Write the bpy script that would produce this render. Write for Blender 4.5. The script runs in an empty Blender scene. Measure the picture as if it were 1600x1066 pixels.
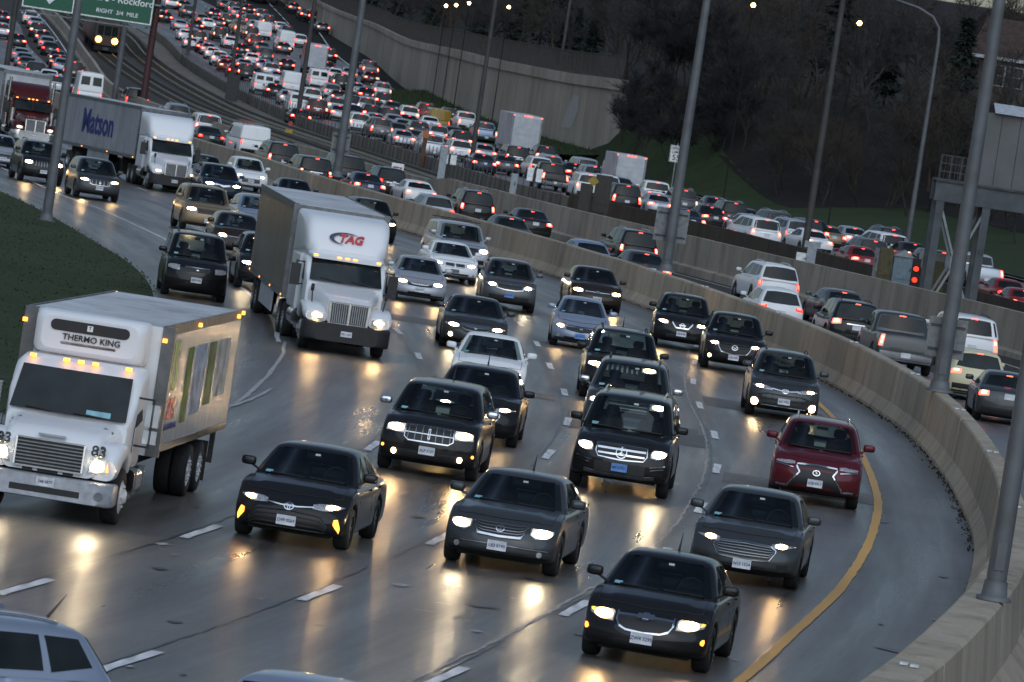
import bpy, math, random
import numpy as np
from mathutils import Vector, Matrix, Euler
R = math.radians
rnd = random.Random(7)
scene = bpy.context.scene
col = scene.collection

# ------------------------------------------------------------------ camera
FPX, ROLL, PITCH, CAMZ = 9000.0, R(8.6), math.atan(449/9000.0), 8.15      # long lens on an overpass, tilted
fwd = np.array([0, math.cos(PITCH), -math.sin(PITCH)])
up0 = np.array([0, math.sin(PITCH), math.cos(PITCH)])
rt0 = np.array([1.0, 0, 0])
rgt = rt0*math.cos(ROLL) + up0*math.sin(ROLL)
upv = up0*math.cos(ROLL) - rt0*math.sin(ROLL)
CAM = np.array([0, 0, CAMZ])
cam_data = bpy.data.cameras.new('camera')
cam = bpy.data.objects.new('camera', cam_data); col.objects.link(cam)
cam_data.sensor_width = 36.0
cam_data.lens = FPX/1600*36.0
cam_data.clip_start = 1.0; cam_data.clip_end = 6000.0
cam_data.dof.use_dof = True
cam_data.dof.focus_distance = 115.0
cam_data.dof.aperture_fstop = 8.0
m = Matrix(((rgt[0], upv[0], -fwd[0], 0), (rgt[1], upv[1], -fwd[1], 0), (rgt[2], upv[2], -fwd[2], CAMZ), (0, 0, 0, 1)))
cam.matrix_world = m
scene.camera = cam

# ------------------------------------------------------------------ light
SUN_EL, SUN_AZ = R(38), R(172)          # low sun behind the camera, veiled
w = bpy.data.worlds.new('World'); scene.world = w; w.use_nodes = True
nt = w.node_tree; nt.nodes.clear()
sky = nt.nodes.new('ShaderNodeTexSky'); sky.sky_type = 'NISHITA'; sky.sun_disc = False
sky.sun_elevation = SUN_EL; sky.sun_rotation = SUN_AZ
sky.air_density = 1.0; sky.dust_density = 1.5; sky.ozone_density = 1.5
bg = nt.nodes.new('ShaderNodeBackground'); bg.inputs[1].default_value = 0.05
wo = nt.nodes.new('ShaderNodeOutputWorld')
hs = nt.nodes.new('ShaderNodeHueSaturation'); hs.inputs['Saturation'].default_value = 0.9          # veiled dusk sky
nt.links.new(sky.outputs[0], hs.inputs['Color']); nt.links.new(hs.outputs[0], bg.inputs[0]); nt.links.new(bg.outputs[0], wo.inputs[0])
sd = bpy.data.lights.new('sun', 'SUN'); sd.energy = 1.05; sd.angle = R(95); sd.color = (0.70, 0.85, 1.0)
so = bpy.data.objects.new('sun', sd); col.objects.link(so)
sdir = Vector((math.sin(SUN_AZ)*math.cos(SUN_EL), math.cos(SUN_AZ)*math.cos(SUN_EL), math.sin(SUN_EL)))
so.rotation_euler = sdir.to_track_quat('Z', 'Y').to_euler(); so.location = (0, 0, 60)
vs = scene.view_settings
vs.view_transform = 'Standard'; vs.look = 'None'; vs.gamma = 1.0; vs.use_curve_mapping = False
vs.exposure = 0.68
scene.render.engine = 'CYCLES'
cy = scene.cycles
cy.use_denoising = True
try: cy.denoiser = 'OPENIMAGEDENOISE'
except Exception: pass
cy.max_bounces = 5; cy.diffuse_bounces = 2; cy.glossy_bounces = 3; cy.transmission_bounces = 2; cy.transparent_max_bounces = 6
cy.sample_clamp_indirect = 3.0; cy.caustics_reflective = False; cy.caustics_refractive = False

# ------------------------------------------------------------------ pixel <-> place (the ground is a gentle sag that climbs in the distance)
def gz(d):
    if d < 400:
        t = min(max((d-100)/230.0, 0), 1); return -1.0*t*t*(3-2*t)
    return -1 + 5.1e-5*(d-400)**2
def ray(x, y):
    d = fwd + rgt*(x-800)/FPX + upv*(533-y)/FPX
    return d/(d @ fwd)
def at(x, y, dz=0.0):
    r = ray(x, y); a = 30.0; prev = a
    t = a
    while t < 1500:
        p = CAM + r*t
        if p[2] < gz(p[1])+dz:
            lo, hi = prev, t
            for _ in range(25):
                mid = (lo+hi)/2; q = CAM + r*mid
                if q[2] < gz(q[1])+dz: hi = mid
                else: lo = mid
            return CAM + r*hi
        prev = t; t *= 1.01
    return CAM + r*1000
def at_depth(x, y, Y):
    r = ray(x, y); return CAM + r*(Y/r[1])

class Path:
    def __init__(self, pts, step=2.0):
        p = np.array(pts, float); n = len(p); out = []
        P = np.vstack([2*p[0]-p[1], p, 2*p[-1]-p[-2]])
        for i in range(1, n):
            p0, p1, p2, p3 = P[i-1], P[i], P[i+1], P[i+2]
            k = max(2, int(np.linalg.norm(p2-p1)/step))
            for j in range(k):
                t = j/k
                out.append(0.5*((2*p1)+(-p0+p2)*t+(2*p0-5*p1+4*p2-p3)*t*t+(-p0+3*p1-3*p2+p3)*t**3))
        out.append(p[-1]); q = np.array(out)
        for _ in range(6):                                  # fair the line
            q[1:-1] = 0.25*q[:-2]+0.5*q[1:-1]+0.25*q[2:]
        self.p = q
        d = np.diff(q, axis=0); self.s = np.concatenate([[0], np.cumsum(np.hypot(d[:, 0], d[:, 1]))])
        t = np.gradient(q, axis=0); self.t = t/np.linalg.norm(t, axis=1)[:, None]
        self.n = np.stack([-self.t[:, 1], self.t[:, 0]], 1)  # towards the right of the picture when the path runs far -> near
        self.len = self.s[-1]
    def at(self, s, off=0.0):
        x = np.interp(s, self.s, self.p[:, 0]); y = np.interp(s, self.s, self.p[:, 1])
        tx = np.interp(s, self.s, self.t[:, 0]); ty = np.interp(s, self.s, self.t[:, 1])
        l = math.hypot(tx, ty); tx /= l; ty /= l
        return np.array([x-ty*off, y+tx*off]), np.array([tx, ty])
    def near(self, x, y):
        d = (self.p[:, 0]-x)**2 + (self.p[:, 1]-y)**2; i = int(np.argmin(d))
        o = (x-self.p[i, 0])*self.n[i, 0] + (y-self.p[i, 1])*self.n[i, 1]
        return self.s[i], o, self.t[i]

# lines of the place, far -> near
BAR = Path([(-92, 790), (-78, 715), (-67, 650), (-59, 590), (-51, 525), (-42.5, 455), (-30.6, 389), (-20, 335), (-15.3, 315), (-10.6, 289.5), (-5.4, 265.5), (0.1, 240.8), (3.9, 220), (6.4, 202.5),
            (8.2, 188), (9.6, 175), (10.5, 160), (10.85, 148), (10.8, 138), (10.5, 126), (10.0, 114), (9.3, 102), (8.3, 90.5), (7.0, 81), (5.5, 71), (3.4, 60), (0.9, 50), (-2.5, 38)])
WALL = Path([(-83, 840), (-70, 760), (-60, 690), (-52, 625), (-43.5, 548), (-33.6, 457), (-21.8, 391), (-17.1, 370), (-13, 354), (-9.8, 339), (-5.2, 320.4), (-1.6, 305.5), (1.5, 290.5), (4.7, 276.5),
             (7, 267.5), (9.1, 258), (11.4, 248), (13.8, 238), (16.5, 225), (18.7, 213), (20.3, 200), (21.4, 186), (22, 168), (21.8, 145), (20.6, 118), (18, 90), (14, 66), (9, 46)])
FBAR = Path([(-80, 850), (-66, 780), (-48, 690), (-38.9, 614), (-32.2, 562), (-26.5, 520), (-20.8, 480), (-15.6, 450), (-9.4, 415), (-5.2, 388), (-1.8, 366), (1.5, 351), (4.8, 341), (8, 331), (10.8, 321), (13.2, 310), (15.6, 298), (18.5, 284), (21.5, 268), (24.5, 248), (27.5, 225), (30.5, 198), (32.5, 165), (33, 130), (31, 98), (27, 70), (21, 46)])
EDGE = Path([(-50, 960), (-33.6, 810), (-26.5, 725), (-18.8, 655), (-12.3, 605), (-6.6, 572), (-1, 537), (5, 498), (11, 460), (17, 425), (23, 392), (29.5, 358), (36, 325), (43, 285), (50, 240), (54, 200), (57, 160), (58, 125), (56, 92), (51, 62), (45, 44)])
GRASSL = Path([(-60, 420), (-45, 340), (-33, 282), (-26, 253), (-21.4, 233.5), (-18, 216), (-13.8, 190.7), (-12.2, 181), (-10.4, 165), (-9.4, 148), (-9.1, 128.6), (-9.3, 107.1), (-10.2, 88), (-12, 66), (-15, 48)])

# ------------------------------------------------------------------ materials
MATS = {}
def node_mat(name, fn):
    if name in MATS: return MATS[name]
    mt = bpy.data.materials.new(name); mt.use_nodes = True
    t = mt.node_tree; t.nodes.clear()
    out = t.nodes.new('ShaderNodeOutputMaterial'); b = t.nodes.new('ShaderNodeBsdfPrincipled')
    t.links.new(b.outputs[0], out.inputs[0])
    fn(t, b, out); MATS[name] = mt; return mt
def setp(b, **k):
    names = dict(base='Base Color', rough='Roughness', metal='Metallic', spec='Specular IOR Level', coat='Coat Weight', coatr='Coat Roughness', em='Emission Color', ems='Emission Strength', ior='IOR')
    for a, v in k.items():
        i = b.inputs[names[a]]
        i.default_value = (*v, 1) if isinstance(v, tuple) and len(v) == 3 else v
def N(t, kind, **k):
    n = t.nodes.new('ShaderNode'+kind)
    for a, v in k.items():
        if a.startswith('i_'):
            n.inputs[int(a[2:]) if a[2:].isdigit() else a[2:].replace('_', ' ')].default_value = v
        else: setattr(n, a, v)
    return n
def noise(t, scale, detail=4, rough=0.55, coord='Object', vec=None):
    n = N(t, 'TexNoise'); n.inputs['Scale'].default_value = scale; n.inputs['Detail'].default_value = detail; n.inputs['Roughness'].default_value = rough
    if vec is None:
        tc = N(t, 'TexCoord'); vec = tc.outputs[coord]
    t.links.new(vec, n.inputs['Vector']); return n
def ramp(t, src, stops):
    r = N(t, 'ValToRGB'); e = r.color_ramp.elements
    while len(e) < len(stops): e.new(0.5)
    for i, (p, c) in enumerate(stops):
        e[i].position = p; e[i].color = (*c, 1) if isinstance(c, tuple) else (c, c, c, 1)
    t.links.new(src, r.inputs[0]); return r
def mixc(t, fac, a, b, mode='MIX'):
    n = N(t, 'Mix', data_type='RGBA', blend_type=mode)
    for i, v in ((0, fac), (6, a), (7, b)):
        if hasattr(v, 'is_linked') or hasattr(v, 'links'): t.links.new(v, n.inputs[i])
        else: n.inputs[i].default_value = (*v, 1) if isinstance(v, tuple) else v
    return n.outputs[2]
def bump(t, b, src, strength=0.3, dist=0.02):
    n = N(t, 'Bump'); n.inputs['Strength'].default_value = strength; n.inputs['Distance'].default_value = dist
    t.links.new(src, n.inputs['Height']); t.links.new(n.outputs[0], b.inputs['Normal'])
def plain(name, base, rough=0.5, metal=0.0, spec=0.5, var=0.25, scale=6.0, coat=0.0, bmp=0.0, coord='Object'):
    def fn(t, b, o):
        n = noise(t, scale, coord=coord)
        lo = tuple(c*(1-var) for c in base); hi = tuple(min(1, c*(1+var)) for c in base)
        r = ramp(t, n.outputs['Fac'], [(0.3, lo), (0.7, hi)])
        t.links.new(r.outputs[0], b.inputs['Base Color'])
        setp(b, rough=rough, metal=metal, spec=spec, coat=coat, coatr=0.06)
        if bmp: bump(t, b, n.outputs['Fac'], bmp, 0.01)
    return node_mat(name, fn)
def paint(name, base, metal=0.0, rough=0.32):
    dirt = 0.06 if max(base) < .06 else 0.36
    def fn(t, b, o):                                       # clear-coated car paint with a thin uneven film of road dirt, heavier low down
        tc = N(t, 'TexCoord'); sp = N(t, 'SeparateXYZ'); t.links.new(tc.outputs['Object'], sp.inputs[0])
        n = noise(t, 3.0, 5)
        a = N(t, 'MapRange', i_1=0.15, i_2=0.75, i_3=dirt, i_4=dirt*.08); t.links.new(sp.outputs[2], a.inputs[0])
        mu = N(t, 'Math', operation='MULTIPLY'); t.links.new(a.outputs[0], mu.inputs[0]); t.links.new(n.outputs['Fac'], mu.inputs[1])
        c = mixc(t, mu.outputs[0], base, (0.10, 0.095, 0.088))
        t.links.new(c, b.inputs['Base Color'])
        rr = N(t, 'MapRange', i_1=0.0, i_2=0.4, i_3=rough, i_4=0.7); t.links.new(mu.outputs[0], rr.inputs[0]); t.links.new(rr.outputs[0], b.inputs['Roughness'])
        setp(b, metal=metal, spec=0.15, coat=0.5, coatr=0.05)
    return node_mat('paint_'+name, fn)
PAINT = {
 'black': ((0.010, 0.010, 0.011), 0), 'dark grey': ((0.058, 0.063, 0.067), .45), 'grey': ((0.11, 0.112, 0.118), .5), 'silver': ((0.44, 0.46, 0.50), .5),
 'white': ((0.74, 0.75, 0.76), 0), 'maroon': ((0.105, 0.008, 0.015), .2), 'red': ((0.22, 0.012, 0.012), .1), 'dark blue': ((0.014, 0.024, 0.048), .3),
 'tan': ((0.27, 0.20, 0.12), .4), 'pale blue': ((0.22, 0.30, 0.42), .4), 'brown': ((0.035, 0.024, 0.017), .4), 'yellow': ((0.26, 0.16, 0.02), 0),
 'cream': ((0.62, 0.56, 0.36), 0), 'dark green': ((0.012, 0.022, 0.018), .2), 'bluish silver': ((0.30, 0.35, 0.45), .5), 'dark red': ((0.05, 0.006, 0.007), .1)}
PM = {k: paint(k.replace(' ', '_'), v[0], v[1]) for k, v in PAINT.items()}
def emis(name, c, s, base=(0.5, 0.5, 0.5), sample=True):
    def fn(t, b, o):
        n = noise(t, 30.0, 2); r = ramp(t, n.outputs['Fac'], [(0.2, tuple(x*0.75 for x in c)), (0.8, c)])
        t.links.new(r.outputs[0], b.inputs['Emission Color']); setp(b, base=base, rough=0.15, ems=s)
    mt = node_mat(name, fn)
    if not sample: mt.cycles.emission_sampling = 'NONE'
    return mt
def lamp_fn(c, s_):
    def fn(t, b, o):                                       # reflector: a hot core that falls off towards the edge of the lens
        tc = N(t, 'TexCoord'); sp = N(t, 'SeparateXYZ'); t.links.new(tc.outputs['Generated'], sp.inputs[0]); sq = []
        for k in (0, 2):
            q = N(t, 'MapRange', i_1=0.0, i_2=1.0, i_3=-1.0, i_4=1.0); t.links.new(sp.outputs[k], q.inputs[0]); m_ = N(t, 'Math', operation='MULTIPLY'); t.links.new(q.outputs[0], m_.inputs[0]); t.links.new(q.outputs[0], m_.inputs[1]); sq.append(m_)
        ad = N(t, 'Math', operation='ADD'); t.links.new(sq[0].outputs[0], ad.inputs[0]); t.links.new(sq[1].outputs[0], ad.inputs[1])
        iv = N(t, 'Math', operation='SUBTRACT', use_clamp=True); iv.inputs[0].default_value = 1.0; t.links.new(ad.outputs[0], iv.inputs[1])
        pw = N(t, 'Math', operation='POWER'); pw.inputs[1].default_value = 2.6; t.links.new(iv.outputs[0], pw.inputs[0])
        ma = N(t, 'Math', operation='MULTIPLY_ADD'); ma.inputs[1].default_value = s_; ma.inputs[2].default_value = .35; t.links.new(pw.outputs[0], ma.inputs[0]); t.links.new(ma.outputs[0], b.inputs['Emission Strength'])
        setp(b, base=(.5, .5, .5), rough=.12, em=c)
    return fn
M_LAMPW = node_mat('headlamp_warm', lamp_fn((1.0, 0.62, 0.27), 320.0))
M_LAMPX = node_mat('headlamp_white', lamp_fn((1.0, 0.78, 0.48), 320.0))
M_LAMPD = node_mat('headlamp_dim', lamp_fn((1.0, 0.8, 0.55), 14.0))
M_FOG = emis('fog_lamp_lit', (1.0, 0.74, 0.42), 12.0)
M_AMBER = emis('amber_marker', (1.0, 0.33, 0.04), 3.2, (0.4, 0.1, 0.01), False)
M_TAIL = emis('tail_lamp', (1.0, 0.03, 0.015), 2.2, (0.25, 0.005, 0.005), False)
M_BRAKE = emis('brake_lamp', (1.0, 0.055, 0.035), 7.0, (0.3, 0.01, 0.01), False)
M_HOT = emis('brake_lamp_core', (1.0, 0.22, 0.13), 9.0, (0.3, 0.01, 0.01), False)
M_WARMPLATE = emis('plate_lamp', (1.0, 0.95, 0.75), 0.5, (0.7, 0.7, 0.7), False)
M_STREET = emis('street_lamp_glow', (1.0, 0.62, 0.27), 12.0, (0.5, 0.5, 0.5), False)
M_TRAINL = emis('train_headlamp', (1.0, 0.42, 0.06), 6.0)
def glass_fn(t, b, o):
    n = noise(t, 1.6, 2); r = ramp(t, n.outputs['Fac'], [(0.3, (0.005, 0.008, 0.009)), (0.75, (0.018, 0.025, 0.027))])
    t.links.new(r.outputs[0], b.inputs['Base Color']); setp(b, rough=0.04, spec=0.28)
M_GLASS = node_mat('vehicle_glass', glass_fn)
def clear_fn(t, b, o):                                      # clear windscreen: reflects by angle, otherwise lets the cabin show through a grey-green tint
    t.nodes.remove(b); fz = N(t, 'Fresnel'); fz.inputs[0].default_value = 1.55; tr = N(t, 'BsdfTransparent'); tr.inputs[0].default_value = (.60, .68, .66, 1); gl = N(t, 'BsdfGlossy'); gl.inputs['Roughness'].default_value = .03
    n = noise(t, 1.2, 2); r = ramp(t, n.outputs['Fac'], [(.3, (.80, .84, .86)), (.7, (.95, .97, 1.0))]); t.links.new(r.outputs[0], gl.inputs[0])
    mx_ = N(t, 'MixShader'); t.links.new(fz.outputs[0], mx_.inputs[0]); t.links.new(tr.outputs[0], mx_.inputs[1]); t.links.new(gl.outputs[0], mx_.inputs[2]); t.links.new(mx_.outputs[0], o.inputs[0])
M_CLEAR = node_mat('clear_windscreen', clear_fn)
M_SEAT = plain('seat_fabric', (.085, .083, .08), .8)
M_DASH = plain('dashboard', (.016, .016, .017), .7)
M_LENS = plain('lamp_housing', (0.42, 0.43, 0.45), 0.12, 0.3, var=0.5, scale=25, coat=1.0)
M_TRIM = plain('black_trim', (0.014, 0.014, 0.015), 0.55)
M_TYRE = plain('tyre_rubber', (0.012, 0.012, 0.012), 0.8, var=0.4, scale=14)
M_RIM = plain('alloy_rim', (0.42, 0.43, 0.45), 0.28, 0.8)
M_RIMD = plain('dark_rim', (0.10, 0.10, 0.105), 0.4, 0.6)
M_CHROME = plain('chrome', (0.62, 0.64, 0.67), 0.14, 1.0, var=0.1)
M_BARS = plain('grille_metal', (.22, .23, .245), .38, .8, var=.15)
M_PLATE = plain('licence_plate', (0.60, 0.62, 0.66), 0.4)
M_PLATEB = plain('blue_licence_plate', (0.10, 0.25, 0.55), 0.4)
M_REDLENS = plain('red_lens', (.12, .006, .006), .2)
M_INK = plain('plate_ink', (0.03, 0.05, 0.16), 0.5)
M_STICK = plain('windscreen_sticker', (0.22, 0.42, 0.46), 0.4)
M_TAG = plain('toll_tag', (0.42, 0.43, 0.43), 0.4)
M_UNDER = plain('underbody', (0.008, 0.008, 0.008), 0.9)
M_TRUCKW = paint('truck_white', (0.70, 0.72, 0.75))
M_GREYMETAL = plain('grey_metal', (0.16, 0.17, 0.18), 0.5, 0.6, var=0.3)
M_DARKMETAL = plain('dark_steel', (0.045, 0.05, 0.055), 0.6, 0.3, var=0.4, scale=3)
M_GALV = plain('galvanised_steel', (0.20, 0.215, 0.23), 0.55, 0.35, var=0.25, scale=2)
M_BLACK = plain('black_paint', (0.01, 0.01, 0.011), 0.4)
M_REDTXT = plain('red_lettering', (0.45, 0.02, 0.03), 0.4)
M_BLUETXT = plain('blue_lettering', (0.010, 0.022, 0.16), 0.5)
M_GREENTXT = plain('green_lettering', (0.06, 0.24, 0.04), 0.4)
M_WHITETXT = plain('white_lettering', (0.72, 0.74, 0.74), 0.5)
M_GREEN = plain('sign_green', (0.004, 0.085, 0.045), 0.5, var=0.15)

# ------------------------------------------------------------------ mesh helpers
class MB:
    def __init__(s): s.v = []; s.f = []; s.m = []; s.sm = []
    def add(s, verts, faces, mat=0, smooth=False):
        o = len(s.v); s.v.extend([tuple(map(float, p)) for p in verts])
        for f in faces: s.f.append(tuple(i+o for i in f)); s.m.append(mat); s.sm.append(smooth)
        return s
    def box(s, x0, x1, y0, y1, z0, z1, mat=0):
        v = [(x, y, z) for z in (z0, z1) for y in (y0, y1) for x in (x0, x1)]
        return s.add(v, [(0, 2, 3, 1), (4, 5, 7, 6), (0, 1, 5, 4), (2, 6, 7, 3), (0, 4, 6, 2), (1, 3, 7, 5)], mat)
    def bar(s, a, b, w, h=None, mat=0, up=(0, 0, 1)):
        a = np.array(a, float); b = np.array(b, float); h = h or w
        d = b-a; d /= np.linalg.norm(d); u = np.array(up, float)
        if abs(d @ u) > 0.95: u = np.array([1.0, 0, 0])
        r = np.cross(d, u); r /= np.linalg.norm(r); u = np.cross(r, d)
        v = [p+r*i*w/2+u*j*h/2 for p in (a, b) for i, j in ((-1, -1), (1, -1), (1, 1), (-1, 1))]
        return s.add(v, [(3, 2, 1, 0), (4, 5, 6, 7), (0, 1, 5, 4), (1, 2, 6, 5), (2, 3, 7, 6), (3, 0, 4, 7)], mat)
    def tube(s, pts, rad, n=8, mat=0, cap=True):
        pts = [np.array(p, float) for p in pts]; rad = rad if hasattr(rad, '__len__') else [rad]*len(pts)
        o = []; k = len(pts)
        for i, p in enumerate(pts):
            d = pts[min(i+1, k-1)]-pts[max(i-1, 0)]; d /= np.linalg.norm(d)
            u = np.array([0, 0, 1.0]) if abs(d[2]) < 0.9 else np.array([1.0, 0, 0])
            r = np.cross(d, u); r /= np.linalg.norm(r); u = np.cross(r, d)
            o += [p+rad[i]*(math.cos(2*math.pi*j/n)*r+math.sin(2*math.pi*j/n)*u) for j in range(n)]
        f = [(i*n+j, i*n+(j+1) % n, (i+1)*n+(j+1) % n, (i+1)*n+j) for i in range(k-1) for j in range(n)]
        s.add(o, f, mat, True)
        if cap: s.add(o[:n], [tuple(range(n))], mat); s.add(o[-n:], [tuple(range(n))[::-1]], mat)
        return s
    def lathe_x(s, prof, n=20, mat=0, c=(0, 0, 0)):           # profile of (x, r) turned about the x axis
        v = [(c[0]+x, c[1]+r*math.cos(2*math.pi*j/n), c[2]+r*math.sin(2*math.pi*j/n)) for x, r in prof for j in range(n)]
        f = [(i*n+j, i*n+(j+1) % n, (i+1)*n+(j+1) % n, (i+1)*n+j) for i in range(len(prof)-1) for j in range(n)]
        return s.add(v, f, mat, True)
    def grid(s, P, mat=0, smooth=True, flip=False):           # P[i][j] points
        ni, nj = len(P), len(P[0]); v = [p for r in P for p in r]
        f = [(i*nj+j, (i+1)*nj+j, (i+1)*nj+j+1, i*nj+j+1) for i in range(ni-1) for j in range(nj-1)]
        if flip: f = [q[::-1] for q in f]
        return s.add(v, f, mat, smooth)
    def mesh(s, name, mats):
        me = bpy.data.meshes.new(name); me.from_pydata(s.v, [], s.f)
        for mt in (mats if isinstance(mats, (list, tuple)) else [mats]): me.materials.append(mt)
        me.polygons.foreach_set('material_index', s.m); me.polygons.foreach_set('use_smooth', s.sm)
        me.update(); return me
    def obj(s, name, mats, parent=None, **k): return link(name, s.mesh(name, mats), parent, **k)
def link(name, data, parent=None, loc=None, rot=None, **props):
    o = bpy.data.objects.new(name, data); col.objects.link(o)
    if parent is not None: o.parent = parent
    if loc is not None: o.location = loc
    if rot is not None: o.rotation_euler = rot
    for a, v in props.items(): o[a] = v
    return o
def empty(name, loc, rotz=0.0, label=None, category=None, group=None):
    o = link(name, None, None, tuple(map(float, loc)), (0, 0, rotz)); o.empty_display_size = 0.3
    tag(o, label, category, group); return o
def tag(o, label=None, category=None, group=None, kind=None):
    for a, v in (('label', label), ('category', category), ('group', group), ('kind', kind)):
        if v: o[a] = v
    return o
def copy_tree(o, parent=None):
    c = o.copy(); col.objects.link(c)
    if parent is not None: c.parent = parent
    for ch in o.children: copy_tree(ch, c)
    return c
FONT = {}
def text_mesh(body, size, bold=0.0, shear=0.0, extrude=0.004, spacing=1.0, align='CENTER'):
    cu = bpy.data.curves.new('text', 'FONT'); cu.body = body; cu.size = size; cu.offset = bold*size; cu.shear = shear; cu.extrude = extrude
    cu.align_x = align; cu.align_y = 'CENTER'; cu.space_character = spacing; cu.resolution_u = 3
    o = bpy.data.objects.new('text', cu); col.objects.link(o)
    dg = bpy.context.evaluated_depsgraph_get(); dg.update()
    me = bpy.data.meshes.new_from_object(o.evaluated_get(dg)); bpy.data.objects.remove(o); return me
def text(name, body, size, mat, parent, loc, rot, **k):
    me = text_mesh(body, size, **k); me.materials.clear(); me.materials.append(mat)
    return link(name, me, parent, loc, rot)
# ------------------------------------------------------------------ vehicles: nodes are (name, mesh, children, label); instances share the meshes
class Node:
    def __init__(s, name, mesh, kids=None, label=None, loc=None, rot=None): s.name = name; s.mesh = mesh; s.kids = kids or []; s.label = label; s.loc = loc; s.rot = rot
def inst(nodes, parent, paintmat):
    for nd in nodes:
        o = link(nd.name, nd.mesh, parent, nd.loc, nd.rot)
        if nd.label: o['label'] = nd.label
        if paintmat is not None and nd.mesh is not None and len(nd.mesh.materials) and nd.mesh.materials[0] == PM['black']:
            o.material_slots[0].link = 'OBJECT'; o.material_slots[0].material = paintmat
        inst(nd.kids, o, paintmat)
PAINTSLOT = PM['black']

TEXTS = {}
def plate_text(body):
    if body not in TEXTS:
        me = text_mesh(body, 0.072, bold=0.010, extrude=0.001, spacing=0.95); me.materials.clear(); me.materials.append(M_INK); TEXTS[body] = me
    return TEXTS[body]
for _p in ('ZW4 3295', 'LB3 8190', 'D99 0569', 'N13 1534', 'RLP 3107', 'MF 63921', 'K28 4417', 'E61 7703', 'H72 5581', 'S30 9146', 'V15 2280', 'A47 6629', 'P83 1057', 'L59 3374', 'R26 8812', 'T94 4063', '348 S877'): plate_text(_p)

def rsect(y, cx, w_, z0, z1, r=.06, k=3):
    r = min(r, w_/2-.001, (z1-z0)/2-.001); pts = []
    for (sx, sz, a0) in ((1, 1, 0), (-1, 1, 90), (-1, -1, 180), (1, -1, 270)):
        for j in range(k+1):
            a = R(a0+90*j/k); pts.append((cx+sx*(w_/2-r)+r*math.cos(a), y, (z1-r if sz > 0 else z0+r)+r*math.sin(a)))
    return pts
def loft(mb, secs, mat=0, smooth=True, k=3):
    rings = [rsect(*s, k=k) if len(s) == 6 else rsect(*s, .06, k) for s in secs]; n = len(rings[0]); v = [p for g_ in rings for p in g_]
    f = [(i*n+j, (i+1)*n+j, (i+1)*n+(j+1) % n, i*n+(j+1) % n) for i in range(len(rings)-1) for j in range(n)]
    if secs[0][0] < secs[-1][0]: f = [q[::-1] for q in f]
    mb.add(v, f, mat, smooth)
    a = list(range(n)); b = [(len(rings)-1)*n+j for j in range(n)]
    if secs[0][0] > secs[-1][0]: a = a[::-1]
    else: b = b[::-1]
    mb.add(rings[0], [tuple(a)], mat); mb.add(rings[-1], [tuple(i-(len(rings)-1)*n for i in b)], mat); return mb
def sstep(x): x = np.clip(x, 0, 1); return x*x*(3-2*x)

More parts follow.
